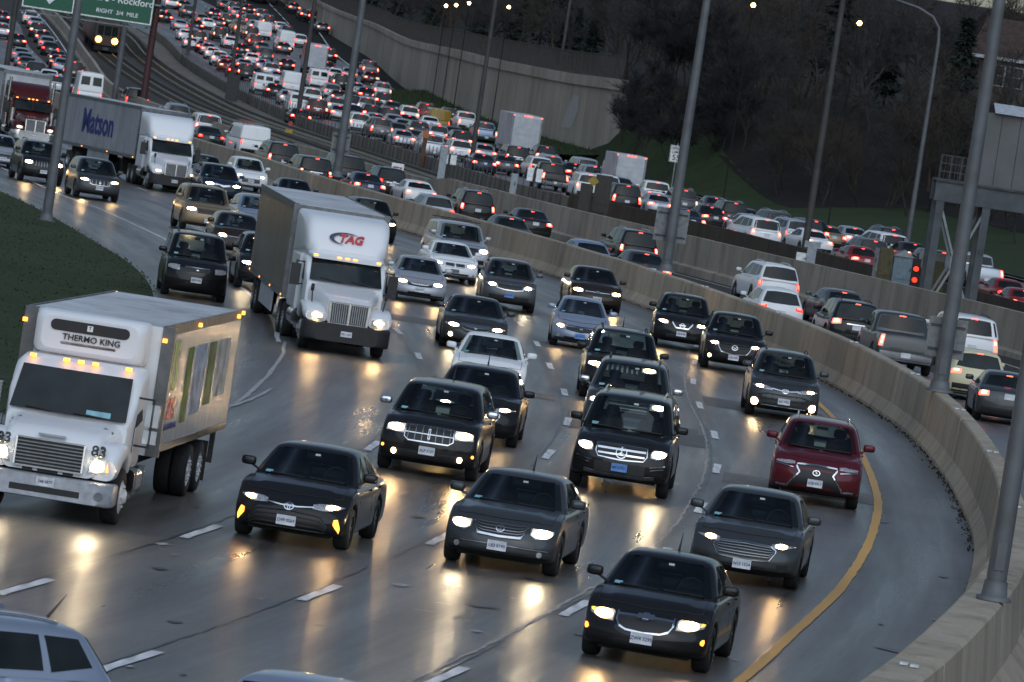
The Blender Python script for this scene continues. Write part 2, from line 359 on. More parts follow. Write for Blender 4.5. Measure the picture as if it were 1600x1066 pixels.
class CarShape:
    """Lower body and cabin as rounded boxes bent to shape; lamps, glass and trim are laid on the same surfaces."""
    def __init__(s, L=4.75, W=1.82, H=1.46, nose=0.70, cowl=0.97, belt=0.97, deck=1.0, tail=0.93, yc=None, yrf=None, yrr=None, ybl=None, wb=2.72, foh=0.92, wr=0.33,
                 clear=0.20, sweepf=0.30, sweepr=0.18, lean=None, leanr=None, roofw=0.44, crown=0.04, r=0.10, rake=0.0, cab_r=0.13, beltw=0.13, ext=None, wsx=0.90):
        s.__dict__.update(locals()); del s.__dict__['s']
        h = L/2
        s.yc = h-1.25 if yc is None else h-yc
        s.yrf = s.yc-0.80 if yrf is None else s.yc-yrf
        s.yrr = -h+1.35 if yrr is None else -h+yrr
        s.ybl = -h+0.70 if ybl is None else -h+ybl
        s.ya = h-foh; s.yb = s.ya-wb
        s.lean = lean or [(0, -.10), (.12, 0), (.45, 0), (.6, -.03), (.85, -.13), (1, -.26)]
        s.leanr = leanr or [(0, -.08), (.12, 0), (.5, 0), (.75, -.02), (1, -.10)]
        s.Hl = 0.7
        s.zpts = sorted([(-h, tail), (-h+0.25, (tail+deck)/2+0.01), (s.ybl, deck), (min(s.ybl+0.6, s.yc-.3), belt), (s.yc-0.2, belt*.5+cowl*.5), (s.yc+0.05, cowl), ((s.yc+h)/2+.1, cowl*.55+nose*.45+.015), (h-0.12, nose), (h, nose-.03)])
    def zt(s, y): return np.interp(y, [p[0] for p in s.zpts], [p[1] for p in s.zpts])
    def zb(s, y):
        z = np.full_like(y, s.clear, dtype=float); R_ = s.wr+0.065
        e = np.abs(y)/(s.L/2); z = z+0.05*np.clip((e-0.85)/.15, 0, 1)
        for yw in (s.ya, s.yb):
            d = np.abs(y-yw); k = d < R_
            z = np.where(k, np.maximum(z, s.wr+np.sqrt(np.maximum(R_*R_-d*d, 0))), z)
        return z
    def low(s, X, Y, Z):
        X, Y, Z = (np.asarray(a, float) for a in (X, Y, Z)); h = s.L/2
        P = np.stack(np.broadcast_arrays(X, Y, Z), -1)
        lo = np.array([-s.W/2, -h, 0]); hi = np.array([s.W/2, h, s.Hl]); r = np.array([s.r, s.r, s.r*0.8])
        inn = np.clip(P, lo+r, hi-r); d = (P-inn)/r; n = np.linalg.norm(d, axis=-1, keepdims=True)
        P = inn + np.where(n > 1e-6, d/np.maximum(n, 1e-6), 0)*r
        X, Y, Z = P[..., 0], P[..., 1], P[..., 2]
        u = np.abs(X)/(s.W/2); f = np.clip(Z/s.Hl, 0, 1)
        e = Y/h; wf = np.clip((e-.50)/.5, 0, 1)**2; wr_ = np.clip((-e-.60)/.4, 0, 1)**2
        ztop = s.zt(Y)-s.crown*u**2.4
        hd_ = sstep((Y-s.yc+.02)/.25)*sstep((h-.04-Y)/.22); ax = np.abs(X)          # hood: raised centre panel with two creases
        ztop = ztop+hd_*(.022*sstep((.60*s.W/2+.05-ax)/.10)+.010*np.exp(-((ax-.60*s.W/2)/.035)**2))
        zbot = s.zb(Y); z = zbot+(ztop-zbot)*f
        y = Y - wf*(s.sweepf*u**2.6) + wr_*(s.sweepr*u**2.6)
        y = y + wf*np.interp(f, *zip(*s.lean)) - wr_*np.interp(f, *zip(*s.leanr))
        zz = np.clip((z-.62)/.45, 0, 1.3); zl = np.clip((.5-z)/.3, 0, 1)
        x = X*(1-.055*zz**1.6-.035*zl**1.5)*(1-.05*wf-.04*wr_)
        return np.stack([x, y, z], -1)
    def front(s, a, z):
        a = np.asarray(a, float); z = np.asarray(z, float); h = s.L/2; W2 = s.W/2
        X = np.clip(a, -W2, W2); Y = h-np.maximum(np.abs(a)-W2, 0)
        Yq = np.minimum(Y, h-.06); top = s.zt(Yq)-s.crown*(np.abs(X)/W2)**2.4; bot = s.zb(Y*0+h)
        return s.low(X, Y, s.Hl*np.clip((z-bot)/(top-bot), 0, 1))
    def rear(s, a, z):
        a = np.asarray(a, float); z = np.asarray(z, float); h = s.L/2; W2 = s.W/2
        X = np.clip(a, -W2, W2); Y = -h+np.maximum(np.abs(a)-W2, 0)
        Yq = np.maximum(Y, -h+.06); top = s.zt(Yq)-s.crown*(np.abs(X)/W2)**2.4; bot = s.zb(Y*0-h)
        return s.low(X, Y, s.Hl*np.clip((z-bot)/(top-bot), 0, 1))
    def hood(s, a, y):
        a = np.asarray(a, float); y = np.asarray(y, float); return s.low(a, y, np.full(np.broadcast(a, y).shape, s.Hl))
    def sidelow(s, sg):
        def f(y, z):
            y = np.asarray(y, float); z = np.asarray(z, float); bot = s.zb(y); top = s.zt(y)-s.crown
            return s.low(np.full(np.broadcast(y, z).shape, sg*s.W/2), y, s.Hl*np.clip((z-bot)/(top-bot), 0, 1))
        return f
    # cabin in box coordinates X in +-1, Y in +-1, Z in 0..1
    def cab(s, X, Y, Z):
        X, Y, Z = (np.asarray(a, float) for a in (X, Y, Z)); P = np.stack(np.broadcast_arrays(X, Y, Z), -1)
        Hc = s.H-s.belt+.05; Lc = s.yc-s.ybl
        lo = np.array([-1, -1, 0.0]); hi = np.array([1, 1, 1.0]); r = np.array([s.cab_r*1.35, s.cab_r*2/Lc*1.6, s.cab_r/Hc*.9])
        inn = np.clip(P, lo+r, hi-r); inn[..., 2] = np.clip(P[..., 2], 0, 1-r[2])
        d = (P-inn)/r; n = np.linalg.norm(d, axis=-1, keepdims=True)
        P = inn+np.where(n > 1e-6, d/np.maximum(n, 1e-6), 0)*r
        X, Y, Z = P[..., 0], P[..., 1], P[..., 2]
        yf = s.yc+(s.yrf-s.yc)*Z; yr = s.ybl+(s.yrr-s.ybl)*Z
        e = (Y+1)/2; y = yr+(yf-yr)*e
        w0 = (s.W-s.beltw)/2; w1 = (s.W-s.beltw-s.roofw)/2
        hw = w0+(w1-w0)*Z**1.25
        x = X*hw; u = np.abs(X)
        y = y-np.clip((Y-.3)/.7, 0, 1)**2*.16*u**2.2+np.clip((-Y-.3)/.7, 0, 1)**2*.10*u**2.2
        ym = (s.yrf+s.yrr)/2; hl = max((s.yrf-s.yrr)/2, .4)
        zr = s.H-.045*np.clip(((y-ym-.1)/hl), -1.3, 1.3)**2-.035*u**2
        zb0 = np.minimum(s.zt(y), s.belt+.12)-.06
        z = zb0+(zr-zb0)*Z
        return np.stack([x, y, z], -1)
    def wind(s, a, z): a = np.asarray(a, float); return s.cab(a, np.ones(np.broadcast(a, z).shape), z)
    def back(s, a, z): a = np.asarray(a, float); return s.cab(a, -np.ones(np.broadcast(a, z).shape), z)
    def side(s, sg): return lambda y, z: s.cab(np.full(np.broadcast(y, z).shape, sg*1.0), y, z)
    def roof(s, a, y): a = np.asarray(a, float); return s.cab(a, y, np.ones(np.broadcast(a, y).shape))

def edges(lo, hi, r, mid): return np.array([lo, lo+.35*r, lo+r]+[lo+r+(hi-lo-2*r)*k/(mid+1) for k in range(1, mid+1)]+[hi-r, hi-.35*r, hi])
def boxmesh(mb, fn, xs, ys, zs, mat=0, bottom=True, open_front=False, open_back=False):
    X, Y = np.meshgrid(xs, ys, indexing='ij'); mb.grid(fn(X, Y, np.full_like(X, zs[-1])), mat)
    if bottom: mb.grid(fn(X, Y, np.full_like(X, zs[0])), mat, flip=True)
    X, Z = np.meshgrid(xs, zs, indexing='ij')
    for y_, fl, op, xm in ((ys[0], False, open_back, .70), (ys[-1], True, open_front, .78)):
        mb.grid(fn(X, np.full_like(X, y_), Z), mat, flip=fl)
        if op:
            ni, nj = len(xs)-1, len(zs)-1; k0 = len(mb.f)-ni*nj; lo_ = 0 if fl else .2
            drop = {k0+i*nj+j for i in range(ni) for j in range(nj) if abs(xs[i]+xs[i+1])/2 < xm and lo_ <= (zs[j]+zs[j+1])/2 < (.94 if fl else .88)}
            mb.f = [f for k, f in enumerate(mb.f) if k not in drop]; mb.m = mb.m[:len(mb.f)]; mb.sm = mb.sm[:len(mb.f)]
    Y, Z = np.meshgrid(ys, zs, indexing='ij'); mb.grid(fn(np.full_like(Y, xs[0]), Y, Z), mat, flip=True); mb.grid(fn(np.full_like(Y, xs[-1]), Y, Z), mat)
def weld(mb, eps=1e-4):
    key = {}; mp = []; nv = []
    for p in mb.v:
        k = (round(p[0]/eps), round(p[1]/eps), round(p[2]/eps))
        if k not in key: key[k] = len(nv); nv.append(p)
        mp.append(key[k])
    F, M, S = [], [], []
    for f, m_, s_ in zip(mb.f, mb.m, mb.sm):
        g = []
        for i in f:
            j = mp[i]
            if j not in g: g.append(j)
        if len(g) > 2: F.append(tuple(g)); M.append(m_); S.append(s_)
    mb.v, mb.f, mb.m, mb.sm = nv, F, M, S; return mb

def columns(shape, n):
    a = np.array([c[0] for c in shape], float); lo = np.array([c[1] for c in shape], float); hi = np.array([c[2] for c in shape], float)
    q = np.unique(np.concatenate([np.linspace(a[0], a[-1], n), a])) if a[-1] > a[0] else np.linspace(a[0], a[-1], n)
    o = np.argsort(a); return q, np.interp(q, a[o], lo[o]), np.interp(q, a[o], hi[o])
def patch(mb, surf, shape, off=0.006, depth=0.02, nc=7, nr=3, out=(0, 1, 0), mat=0, frac=None):
    """A plate following a surface: shape = [(a, b_low, b_high), ...]; frac shrinks it about its middle."""
    q, lo, hi = columns(shape, nc)
    if frac:
        (fa0, fa1), (fb0, fb1) = frac
        q2 = q[0]+(q[-1]-q[0])*np.linspace(fa0, fa1, len(q)); l2 = np.interp(q2, q, lo); h2 = np.interp(q2, q, hi)
        q, lo, hi = q2, l2+(h2-l2)*fb0, l2+(h2-l2)*fb1
    T = np.linspace(0, 1, nr+1); A = np.repeat(q[:, None], nr+1, 1); B = lo[:, None]+(hi-lo)[:, None]*T[None]
    e = 0.004
    P = surf(A, B); n = np.cross(surf(A+e, B)-surf(A-e, B), surf(A, B+e)-surf(A, B-e))
    ln = np.linalg.norm(n, axis=-1, keepdims=True); n = np.where(ln > 1e-12, n/np.maximum(ln, 1e-12), np.array(out, float))
    o_ = np.array(out, float)
    sg = np.sign((n*o_).sum(-1).mean()) or 1; n = n*sg
    bad = (n*o_).sum(-1) < -.2; n[bad] = o_
    Pt = P+n*off; Pb = P-n*depth
    mb.grid(Pt, mat, True, flip=sg < 0)
    ni, nj = A.shape
    loop = [(i, 0) for i in range(ni)]+[(ni-1, j) for j in range(1, nj)]+[(i, nj-1) for i in range(ni-2, -1, -1)]+[(0, j) for j in range(nj-2, 0, -1)]
    v = [Pt[i, j] for i, j in loop]+[Pb[i, j] for i, j in loop]; k = len(loop)
    fs = [(i, i+k, (i+1) % k+k, (i+1) % k) for i in range(k)]
    if sg < 0: fs = [f[::-1] for f in fs]
    mb.add(v, fs, mat, False); return mb
def P_(surf, shape, mats, name=None, **k):
    mb = MB(); patch(mb, surf, shape, **k); return mb.mesh(name or 'patch', mats)
def flipx(shape): return [(-a, lo, hi) for a, lo, hi in shape][::-1]
def disc(a0, z0, r, n=9, ry=None):
    t = np.linspace(-1, 1, n); return [(a0+r*x, z0-(ry or r)*math.sqrt(max(1-x*x, 0))-1e-4, z0+(ry or r)*math.sqrt(max(1-x*x, 0))+1e-4) for x in t]
def ring(mb, surf, a0, z0, ra, rz, wd, off, n=20, out=(0, 1, 0), mat=0, span=(0, 2*math.pi)):
    ts = np.linspace(span[0], span[1], n+1)
    A = np.stack([a0+(ra-wd)*np.cos(ts), a0+ra*np.cos(ts)], 1); Z = np.stack([z0+(rz-wd)*np.sin(ts), z0+rz*np.sin(ts)], 1)
    P = surf(A, Z)+np.array(out)*off
    mb.grid(P, mat, True, flip=out[1] > 0); mb.grid(P-np.array(out)*off*1.5, mat, True, flip=out[1] < 0)
    return mb

def wheel_meshes(r, wdt, n, spokes, rimmat):
    t = MB().lathe_x([(-wdt/2, r*.66), (-wdt/2, r*.93), (-wdt*.36, r), (wdt*.36, r), (wdt/2, r*.93), (wdt/2, r*.66)], n).mesh('tyre', M_TYRE)
    m_ = MB()
    for sg in (1,):
        x = wdt*.40
        m_.lathe_x([(x, 0.0), (x, r*.16), (x-.02, r*.17)], n, 0); m_.lathe_x([(x+.012, r*.60), (x+.012, r*.68), (x-.05, r*.68)], n, 0); m_.lathe_x([(x-.08, r*.64), (x-.08, 0)], n, 1)
        for k in range(spokes):
            a = 2*math.pi*k/spokes; c, s_ = math.cos(a), math.sin(a)
            m_.bar((x-.012, c*r*.12, s_*r*.12), (x-.008, c*r*.63, s_*r*.63), r*.15, .02, 0, (1, 0, 0))
    return t, m_.mesh('rim', [rimmat, M_UNDER])
WHEELS = {}
def wheel_nodes(sp, hi, rimmat=None):
    rimmat = rimmat or M_RIM
    k = (round(sp.wr, 2), hi, rimmat.name)
    if k not in WHEELS: WHEELS[k] = wheel_meshes(sp.wr, .23, 24 if hi else 12, 7 if hi else 5, rimmat)
    t, rm = WHEELS[k]; out = []
    for y in (sp.ya, sp.yb):
        for sg in (1, -1):
            out.append(Node('wheel', t, [Node('rim', rm)] if hi else [Node('rim', rm)], None, (sg*(sp.W/2-.125), y, sp.wr), (0, 0, 0 if sg > 0 else math.pi)))
    return out

def emblem(kind, sp, z, size=.07):
    mb = MB(); f = sp.front; o = .03
    if kind == 'ellipses':
        ring(mb, f, 0, z, size*1.4, size, .016, o); ring(mb, f, 0, z, size*.45, size*.9, .014, o); ring(mb, f, 0, z+size*.35, size*.9, size*.42, .014, o)
    elif kind == 'star':
        ring(mb, f, 0, z, size*1.5, size*1.5, .018, o, 28)
        for k in range(3):
            a = math.pi/2+k*2*math.pi/3; p = f(np.array([0., math.cos(a)*size*1.42]), np.array([z, z+math.sin(a)*size*1.42])); mb.bar(p[0]+np.array([0, o, 0]), p[1]+np.array([0, o, 0]), .026, .012, 0, (0, 1, 0))
    elif kind == 'bowtie':
        for sh in ([(-size*1.7, z-.028, z+.028), (size*1.7, z-.028, z+.028)], [(-size*.62, z-.05, z+.05), (size*.62, z-.05, z+.05)]): patch(mb, f, sh, off=o, nc=5, nr=1)
    elif kind == 'angled_l':
        ring(mb, f, 0, z, size*1.35, size, .015, o); p = lambda a, b: f(np.array([a*size]), np.array([z+b*size]))[0]+np.array([0, o, 0])
        mb.bar(p(.35, .6), p(-.35, -.3), .018, .01, 0, (0, 1, 0)); mb.bar(p(-.35, -.35), p(.7, -.35), .018, .01, 0, (0, 1, 0))
    elif kind == 'letter_h':
        p = lambda a, b: f(np.array([a*size]), np.array([z+b*size]))[0]+np.array([0, o, 0])
        mb.bar(p(-.6, -.7), p(-.8, .8), .022, .01, 0, (0, 1, 0)); mb.bar(p(.6, -.7), p(.8, .8), .022, .01, 0, (0, 1, 0)); mb.bar(p(-.65, .0), p(.65, .0), .022, .01, 0, (0, 1, 0))
    elif kind == 'ring_bar':
        ring(mb, f, 0, z, size*1.2, size*1.2, .02, o); patch(mb, f, [(-size*1.5, z-.02, z+.02), (size*1.5, z-.02, z+.02)], off=o+.004, nc=4, nr=1)
    elif kind == 'wing':
        ring(mb, f, 0, z, size*1.3, size, .014, o); p = lambda a, b: f(np.array([a*size]), np.array([z+b*size]))[0]+np.array([0, o, 0])
        for sg in (-1, 1): mb.bar(p(0, -.45), p(sg*.5, .1), .016, .01, 0, (0, 1, 0)); mb.bar(p(sg*.5, .1), p(sg*1.0, .3), .016, .01, 0, (0, 1, 0))
    elif kind == 'oval': patch(mb, f, disc(0, z, size*1.4, 11, size*.6), off=o, nr=2)
    elif kind == 'tall_box':
        for sh in ([(-.018, z-.09, z-.078), (.018, z-.09, z-.078)], [(-.018, z+.078, z+.09), (.018, z+.078, z+.09)], [(-.024, z-.09, z+.09), (-.014, z-.09, z+.09)], [(.014, z-.09, z+.09), (.024, z-.09, z+.09)]): patch(mb, f, sh, off=o, nc=3, nr=2)
    else: ring(mb, f, 0, z, size, size, .018, o)
    return mb.mesh('emblem', M_CHROME)

def build_car(sp, hi=2, F=None, B=None, glass_rear=True, nwin=2, rails=False, plate=None, plate_mat=None, roofbar=None, stickers=True, rimmat=None, mirror_mat=None, bed=False, vanside=False, antenna=False, interior=False):
    """hi 2: seen close from the front; 1: middle distance."""
    nodes = []; h = sp.L/2
    mx = 17 if hi == 2 else 4
    arch = lambda yw: [yw+(sp.wr+.066)*math.cos(a) for a in np.linspace(0, math.pi, 9 if hi == 2 else 6)]+[yw+(sp.wr+.07), yw-(sp.wr+.07)]
    ys = np.array(sorted(set([round(float(v), 4) for v in list(edges(-h, h, sp.r, 16 if hi == 2 else 5))+arch(sp.ya)+arch(sp.yb)+[sp.yc+.05, sp.ybl]])))
    mb = MB(); boxmesh(mb, sp.low, edges(-sp.W/2, sp.W/2, sp.r, mx), ys, edges(0, sp.Hl, sp.r*.8, 5 if hi == 2 else 3)); weld(mb)
    nodes.append(Node('body', mb.mesh('body', PAINTSLOT)))
    mb = MB(); e = .22; xs = np.concatenate([[-1, -1+.35*e, -1+e], np.linspace(-1+e, 1-e, 8 if hi == 2 else 4)[1:-1], [1-e, 1-.35*e, 1]])
    zs = np.array([0, .22, .5, .72, .87, .95, 1.0]) if hi == 2 else np.array([0, .4, .75, .92, 1.0])
    boxmesh(mb, sp.cab, xs, np.concatenate([[-1, -.96, -.88], np.linspace(-.88, .88, 8 if hi == 2 else 4)[1:-1], [.88, .96, 1]]), zs, bottom=False, open_front=interior, open_back=interior and B is not None); weld(mb)
    nodes.append(Node('roof', mb.mesh('roof', PAINTSLOT)))
    # underbody so that the wheel arches are closed
    mb = MB(); mb.box(-sp.W/2+.27, sp.W/2-.27, -h+.35, h-.35, sp.clear-.02, .72, 0); nodes.append(Node('underbody', mb.mesh('underbody', M_UNDER)))
    if interior:
        for sg in (1, -1):
            st = MB(); x0 = sg*sp.W*.205; y0 = sp.yc-1.30; zt_ = sp.belt+.16
            loft(st, [(y0, x0, .50, .50, zt_-.10, .10), (y0-.05, x0, .52, .50, zt_, .12), (y0-.20, x0, .50, .50, zt_+.02, .10)]); loft(st, [(y0-.08, x0, .26, zt_+.02, zt_+.20, .07), (y0-.18, x0, .27, zt_+.03, zt_+.21, .07)])
            nodes.append(Node('seat', st.mesh('seat', M_SEAT)))
        nodes.append(Node('dashboard', loft(MB(), [(sp.yc-.12, 0, sp.W-.34, .55, sp.belt-.05, .08), (sp.yc-.62, 0, sp.W-.32, .60, sp.belt+.01, .08)]).mesh('dashboard', M_DASH)))
        sw = MB(); cx = sp.W*.205*-1; ts = np.linspace(0, 2*math.pi, 17)
        sw.tube([(cx+.18*math.cos(a), sp.yc-.80-.06*math.sin(a), sp.belt+.02+.17*math.sin(a)) for a in ts], .018, 5, cap=False); nodes.append(Node('steering_wheel', sw.mesh('steering_wheel', M_DASH)))
        nodes.append(Node('rear_view_mirror', MB().box(-.12, .12, sp.yrf-.02, sp.yrf+.01, sp.H-.20, sp.H-.135).mesh('rear_view_mirror', M_DASH)))
    # glass
    w = sp.wsx; nodes.append(Node('windscreen', P_(sp.wind, [(-w, .13, .90), (-w*.5, .10, .925), (0, .09, .93), (w*.5, .10, .925), (w, .13, .90)], M_CLEAR if interior else M_GLASS, off=.007, depth=.015, nc=9, nr=4)))
    if hi == 2:
        sk = []
        wm = MB()
        for a0, a1 in ((-.75, -.08), (.0, .68)): patch(wm, sp.wind, [(a0, .105, .125), (a1, .12, .145)], off=.03, depth=.0, nc=5, nr=1)
        sk.append(Node('wiper', wm.mesh('wiper', M_TRIM)))
        if stickers:
            sk.append(Node('sticker', P_(sp.wind, [(.66, .145, .22), (.80, .15, .22)], M_STICK, off=.010, depth=0, nc=3, nr=1)))
            sk.append(Node('toll_tag', P_(sp.wind, [(-.16, .80, .845), (-.04, .80, .845)], M_TAG, off=.010, depth=0, nc=3, nr=1)))
        nodes[-1].kids = sk
    if glass_rear and B is not None:
        ww = B.get('ww', .86); nodes.append(Node('rear_window', P_(sp.back, [(-ww, B.get('w0', .16)+.04, .86), (-ww*.5, B.get('w0', .16), .90), (ww*.5, B.get('w0', .16), .90), (ww, B.get('w0', .16)+.04, .86)], M_CLEAR if interior else M_GLASS, off=.008, depth=.015, nc=7, nr=3, out=(0, -1, 0))))
    for sg in (1, -1):
        if vanside: wins = [(.62, .93)]
        else:
            cuts = {2: [(-.62, -.03), (.03, .80)], 3: [(-.86, -.50), (-.44, .12), (.18, .84)], 1: [(-.7, .8)]}[nwin]; wins = cuts
        for (a, b) in wins:
            sh = [(a, .16 if a > -.6 else .30, .84), (b, .14, .84 if b < .7 else .62)] if b < .7 else [(a, .15, .86), (a+(b-a)*.45, .14, .87), (b, .13, .40)]
            nodes.append(Node('side_window', P_(sp.side(sg), sh, M_GLASS, off=.007, depth=.01, nc=5, nr=2, out=(sg, 0, 0))))
    if hi == 2:
        mb = MB()
        for sg in (1, -1):
            sl = sp.sidelow(sg)
            for y0 in (sp.yc-.25, (sp.yc+sp.ybl)/2-.1, sp.yb+sp.wr+.14 if nwin == 2 else sp.yb+.2): patch(mb, sl, [(y0-.006, .34, sp.belt-.04), (y0+.006, .34, sp.belt-.04)], off=.003, depth=.002, nc=2, nr=3, out=(sg, 0, 0))
        nodes.append(Node('door_gap', mb.mesh('door_gap', M_TRIM)))
        for sg in (1, -1):
            sl = sp.sidelow(sg)
            for y0 in ((sp.yc+sp.ybl)/2+.02, (sp.yc+sp.ybl)/2-.95): nodes.append(Node('door_handle', P_(sl, [(y0, sp.belt-.13, sp.belt-.10), (y0+.17, sp.belt-.13, sp.belt-.10)], PAINTSLOT, off=.03, depth=0, nc=3, nr=1, out=(sg, 0, 0))))
    nodes += wheel_nodes(sp, hi == 2, rimmat)
    # mirrors
    for sg in (1, -1):
        mb = MB(); c = np.array([sg*(sp.W/2+.07), sp.yc-.42, sp.belt+.13])
        def mf(X, Y, Z, c=c, sg=sg):
            P = np.stack(np.broadcast_arrays(X, Y, Z), -1).astype(float); q = P/np.array([.12, .07, .075]); n = (np.abs(q)**4).sum(-1, keepdims=True)**.25
            P = P/np.maximum(n, 1e-6); P[..., 1] -= .10*np.abs(P[..., 0]*sg+.12); return P+c
        l = np.array([-1, -.5, 0, .5, 1])
        boxmesh(mb, mf, l*.12, l[::2]*.07, l*.075 if hi == 2 else l[::2]*.075); weld(mb)
        mb.bar(c+np.array([-sg*.06, 0, -.05]), c+np.array([-sg*.19, .02, -.12]), .06, .03)
        nodes.append(Node('mirror', mb.mesh('mirror', mirror_mat or (PAINTSLOT))))
    if rails:
        for sg in (1, -1):
            y0, y1 = sp.yrf-.25, max(sp.yrr, -h+.5)+.12; mb = MB(); pts = []
            for t in np.linspace(0, 1, 9):
                y = y0+(y1-y0)*t; Yn = (y-(sp.yrr+sp.yrf)/2)/((sp.yrf-sp.yrr)/2)*.86
                p = sp.roof(np.array([sg*.80]), np.array([Yn]))[0]; pts.append(p+np.array([0, 0, .065*math.sin(math.pi*min(max(t*1.0, .03), .97))**.35]))
            mb.tube(pts, .02, 6); nodes.append(Node('roof_rail', mb.mesh('roof_rail', M_CHROME if rails == 'chrome' else M_TRIM)))
    if roofbar:
        for yb in (sp.yrf-.4, sp.yrr+.5):
            mb = MB(); mb.tube([(-sp.W/2+.22, yb, sp.H+.06), (sp.W/2-.22, yb, sp.H+.06)], .022, 6); nodes.append(Node('roof_bar', mb.mesh('roof_bar', M_TRIM)))
    if antenna:
        mb = MB(); mb.tube([(.0, sp.yrr+.15, sp.H-.03), (.0, sp.yrr-.05, sp.H+.22)], [.02, .004], 6); nodes.append(Node('antenna', mb.mesh('antenna', M_TRIM)))
    if bed:
        sl = MB(); y0, y1 = -h+.12, sp.ybl-.06; W2 = sp.W/2-.16
        q = lambda a, y: sp.hood(a, y)
        patch(sl, q, [(-W2, y0, y1), (W2, y0, y1)], off=.012, depth=.01, nc=3, nr=2, out=(0, 0, 1)); nodes.append(Node('bed_cover', sl.mesh('bed_cover', M_TRIM)))
    if hi == 2:
        gp_ = MB(); W2 = sp.W/2-.13; yf_ = h-.20
        for sg in (1, -1): patch(gp_, sp.hood, [(sg*W2-.005, sp.yc+.10, yf_-.12), (sg*W2+.005, sp.yc+.10, yf_-.12)], off=.002, depth=.002, nc=2, nr=8, out=(0, 0, 1))
        patch(gp_, sp.hood, [(-W2, yf_-.126, yf_-.112), (-W2*.6, yf_-.02, yf_-.006), (0, yf_+.02, yf_+.034), (W2*.6, yf_-.02, yf_-.006), (W2, yf_-.126, yf_-.112)], off=.002, depth=.002, nc=13, nr=1, out=(0, 0, 1))
        nodes.append(Node('hood_gap', gp_.mesh('hood_gap', M_TRIM)))
        nodes.append(Node('lower_lip', P_(sp.front, [(-sp.W/2+.06, sp.clear+.03, sp.clear+.10), (0, sp.clear+.02, sp.clear+.09), (sp.W/2-.06, sp.clear+.03, sp.clear+.10)], M_TRIM, off=.012, depth=.01, nc=13, nr=1)))
    # ---- front face
    F = F or {}
    fr = sp.front; hd = F.get('head', [(.46, .60, .70), (.66, .61, .74), (sp.W/2-.04, .64, .78)])
    lampmat = F.get('lamp', M_LAMPW)
    if F.get('head', 1):
        for sg in (1, -1):
            sh = hd if sg > 0 else flipx(hd)
            kids = []
            if lampmat is not None:
                fa = F.get('lit', ((.10, .72), (.12, .88))); f2 = fa if sg > 0 else ((1-fa[0][1], 1-fa[0][0]), fa[1])
                kids.append(Node('lamp', P_(fr, sh, lampmat, off=.014, depth=0, nc=6 if hi == 2 else 3, nr=3 if hi == 2 else 1, frac=f2)))
                if F.get('amber'):
                    f2 = ((.76, .97), (.15, .85)) if sg > 0 else ((.03, .24), (.15, .85)); kids.append(Node('indicator', P_(fr, sh, M_AMBER, off=.014, depth=0, nc=3, nr=2, frac=f2)))
            nodes.append(Node('headlight', P_(fr, sh, M_LENS, off=.008, depth=.01, nc=7 if hi == 2 else 4, nr=3 if hi == 2 else 1), kids))
    if hi == 2:
        for g in F.get('grilles', []):
            sh = g['s']; kids = []
            if g.get('chrome', 0):
                mb = MB(); q, lo, hi_ = columns(sh, 13); t = g['chrome']
                top = [(a, b-t, b+.004) for a, b in zip(q, hi_)]; bot = [(a, b-.004, b+t) for a, b in zip(q, lo)]
                patch(mb, fr, top, off=.028, nc=13, nr=1)
                if g.get('frame', 1):
                    patch(mb, fr, bot, off=.028, nc=13, nr=1)
                    patch(mb, fr, [(q[0]-.004, lo[0], hi_[0]), (q[0]+t, np.interp(q[0]+t, q, lo), np.interp(q[0]+t, q, hi_))], off=.027, nc=2, nr=3); patch(mb, fr, [(q[-1]-t, np.interp(q[-1]-t, q, lo), np.interp(q[-1]-t, q, hi_)), (q[-1]+.004, lo[-1], hi_[-1])], off=.027, nc=2, nr=3)
                kids.append(Node('grille_surround', mb.mesh('grille_surround', M_CHROME)))
            n = g.get('h', 0)
            for k in range(n):
                a = (k+.5)/n; wd = g.get('bw', .30)/n; mb = MB(); patch(mb, fr, sh, off=.022, depth=.01, nc=11, nr=1, frac=((.015, .985), (a-wd/2, a+wd/2))); kids.append(Node('grille_bar', mb.mesh('grille_bar', g.get('bm', M_BARS))))
            n = g.get('v', 0)
            for k in range(n):
                a = (k+.5)/n; wd = g.get('bw', .2)/n; mb = MB(); patch(mb, fr, sh, off=.022, depth=.01, nc=2, nr=5, frac=((a-wd/2, a+wd/2), (.02, .98))); kids.append(Node('grille_bar', mb.mesh('grille_bar', g.get('bm', M_BARS))))
            nodes.append(Node('grille', P_(fr, sh, M_TRIM, off=.006, depth=.01, nc=13, nr=4), kids))
        for c in F.get('chrome', []): nodes.append(Node('chrome_strip', P_(fr, c, M_CHROME, off=.02, depth=.005, nc=11, nr=1)))
        for c in F.get('intake', []): nodes.append(Node('bumper_intake', P_(fr, c, M_TRIM, off=.006, depth=.01, nc=11, nr=2)))
        for c in F.get('skid', []): nodes.append(Node('skid_plate', P_(fr, c, M_GREYMETAL, off=.014, depth=.01, nc=9, nr=1)))
        if F.get('fog'):
            a, z, r, lit = F['fog']
            for sg in (1, -1):
                nodes.append(Node('fog_lamp', P_(fr, disc(sg*a, z, r), M_FOG if lit else M_LENS, off=.018, depth=.01, nr=3)))
        if F.get('signal'):
            a, z, r = F['signal']
            for sg in (1, -1): nodes.append(Node('side_marker', P_(fr, disc(sg*a, z, r), M_AMBER, off=.012, depth=.005, nr=2)))
        if F.get('slash'):
            for sg in (1, -1):
                sh = F['slash'] if sg > 0 else flipx(F['slash']); nodes.append(Node('running_light', P_(fr, sh, F.get('slashmat', M_AMBER), off=.016, depth=.005, nc=4, nr=2)))
        if F.get('emblem'): nodes.append(Node('emblem', emblem(F['emblem'][0], sp, F['emblem'][1], F['emblem'][2] if len(F['emblem']) > 2 else .06)))
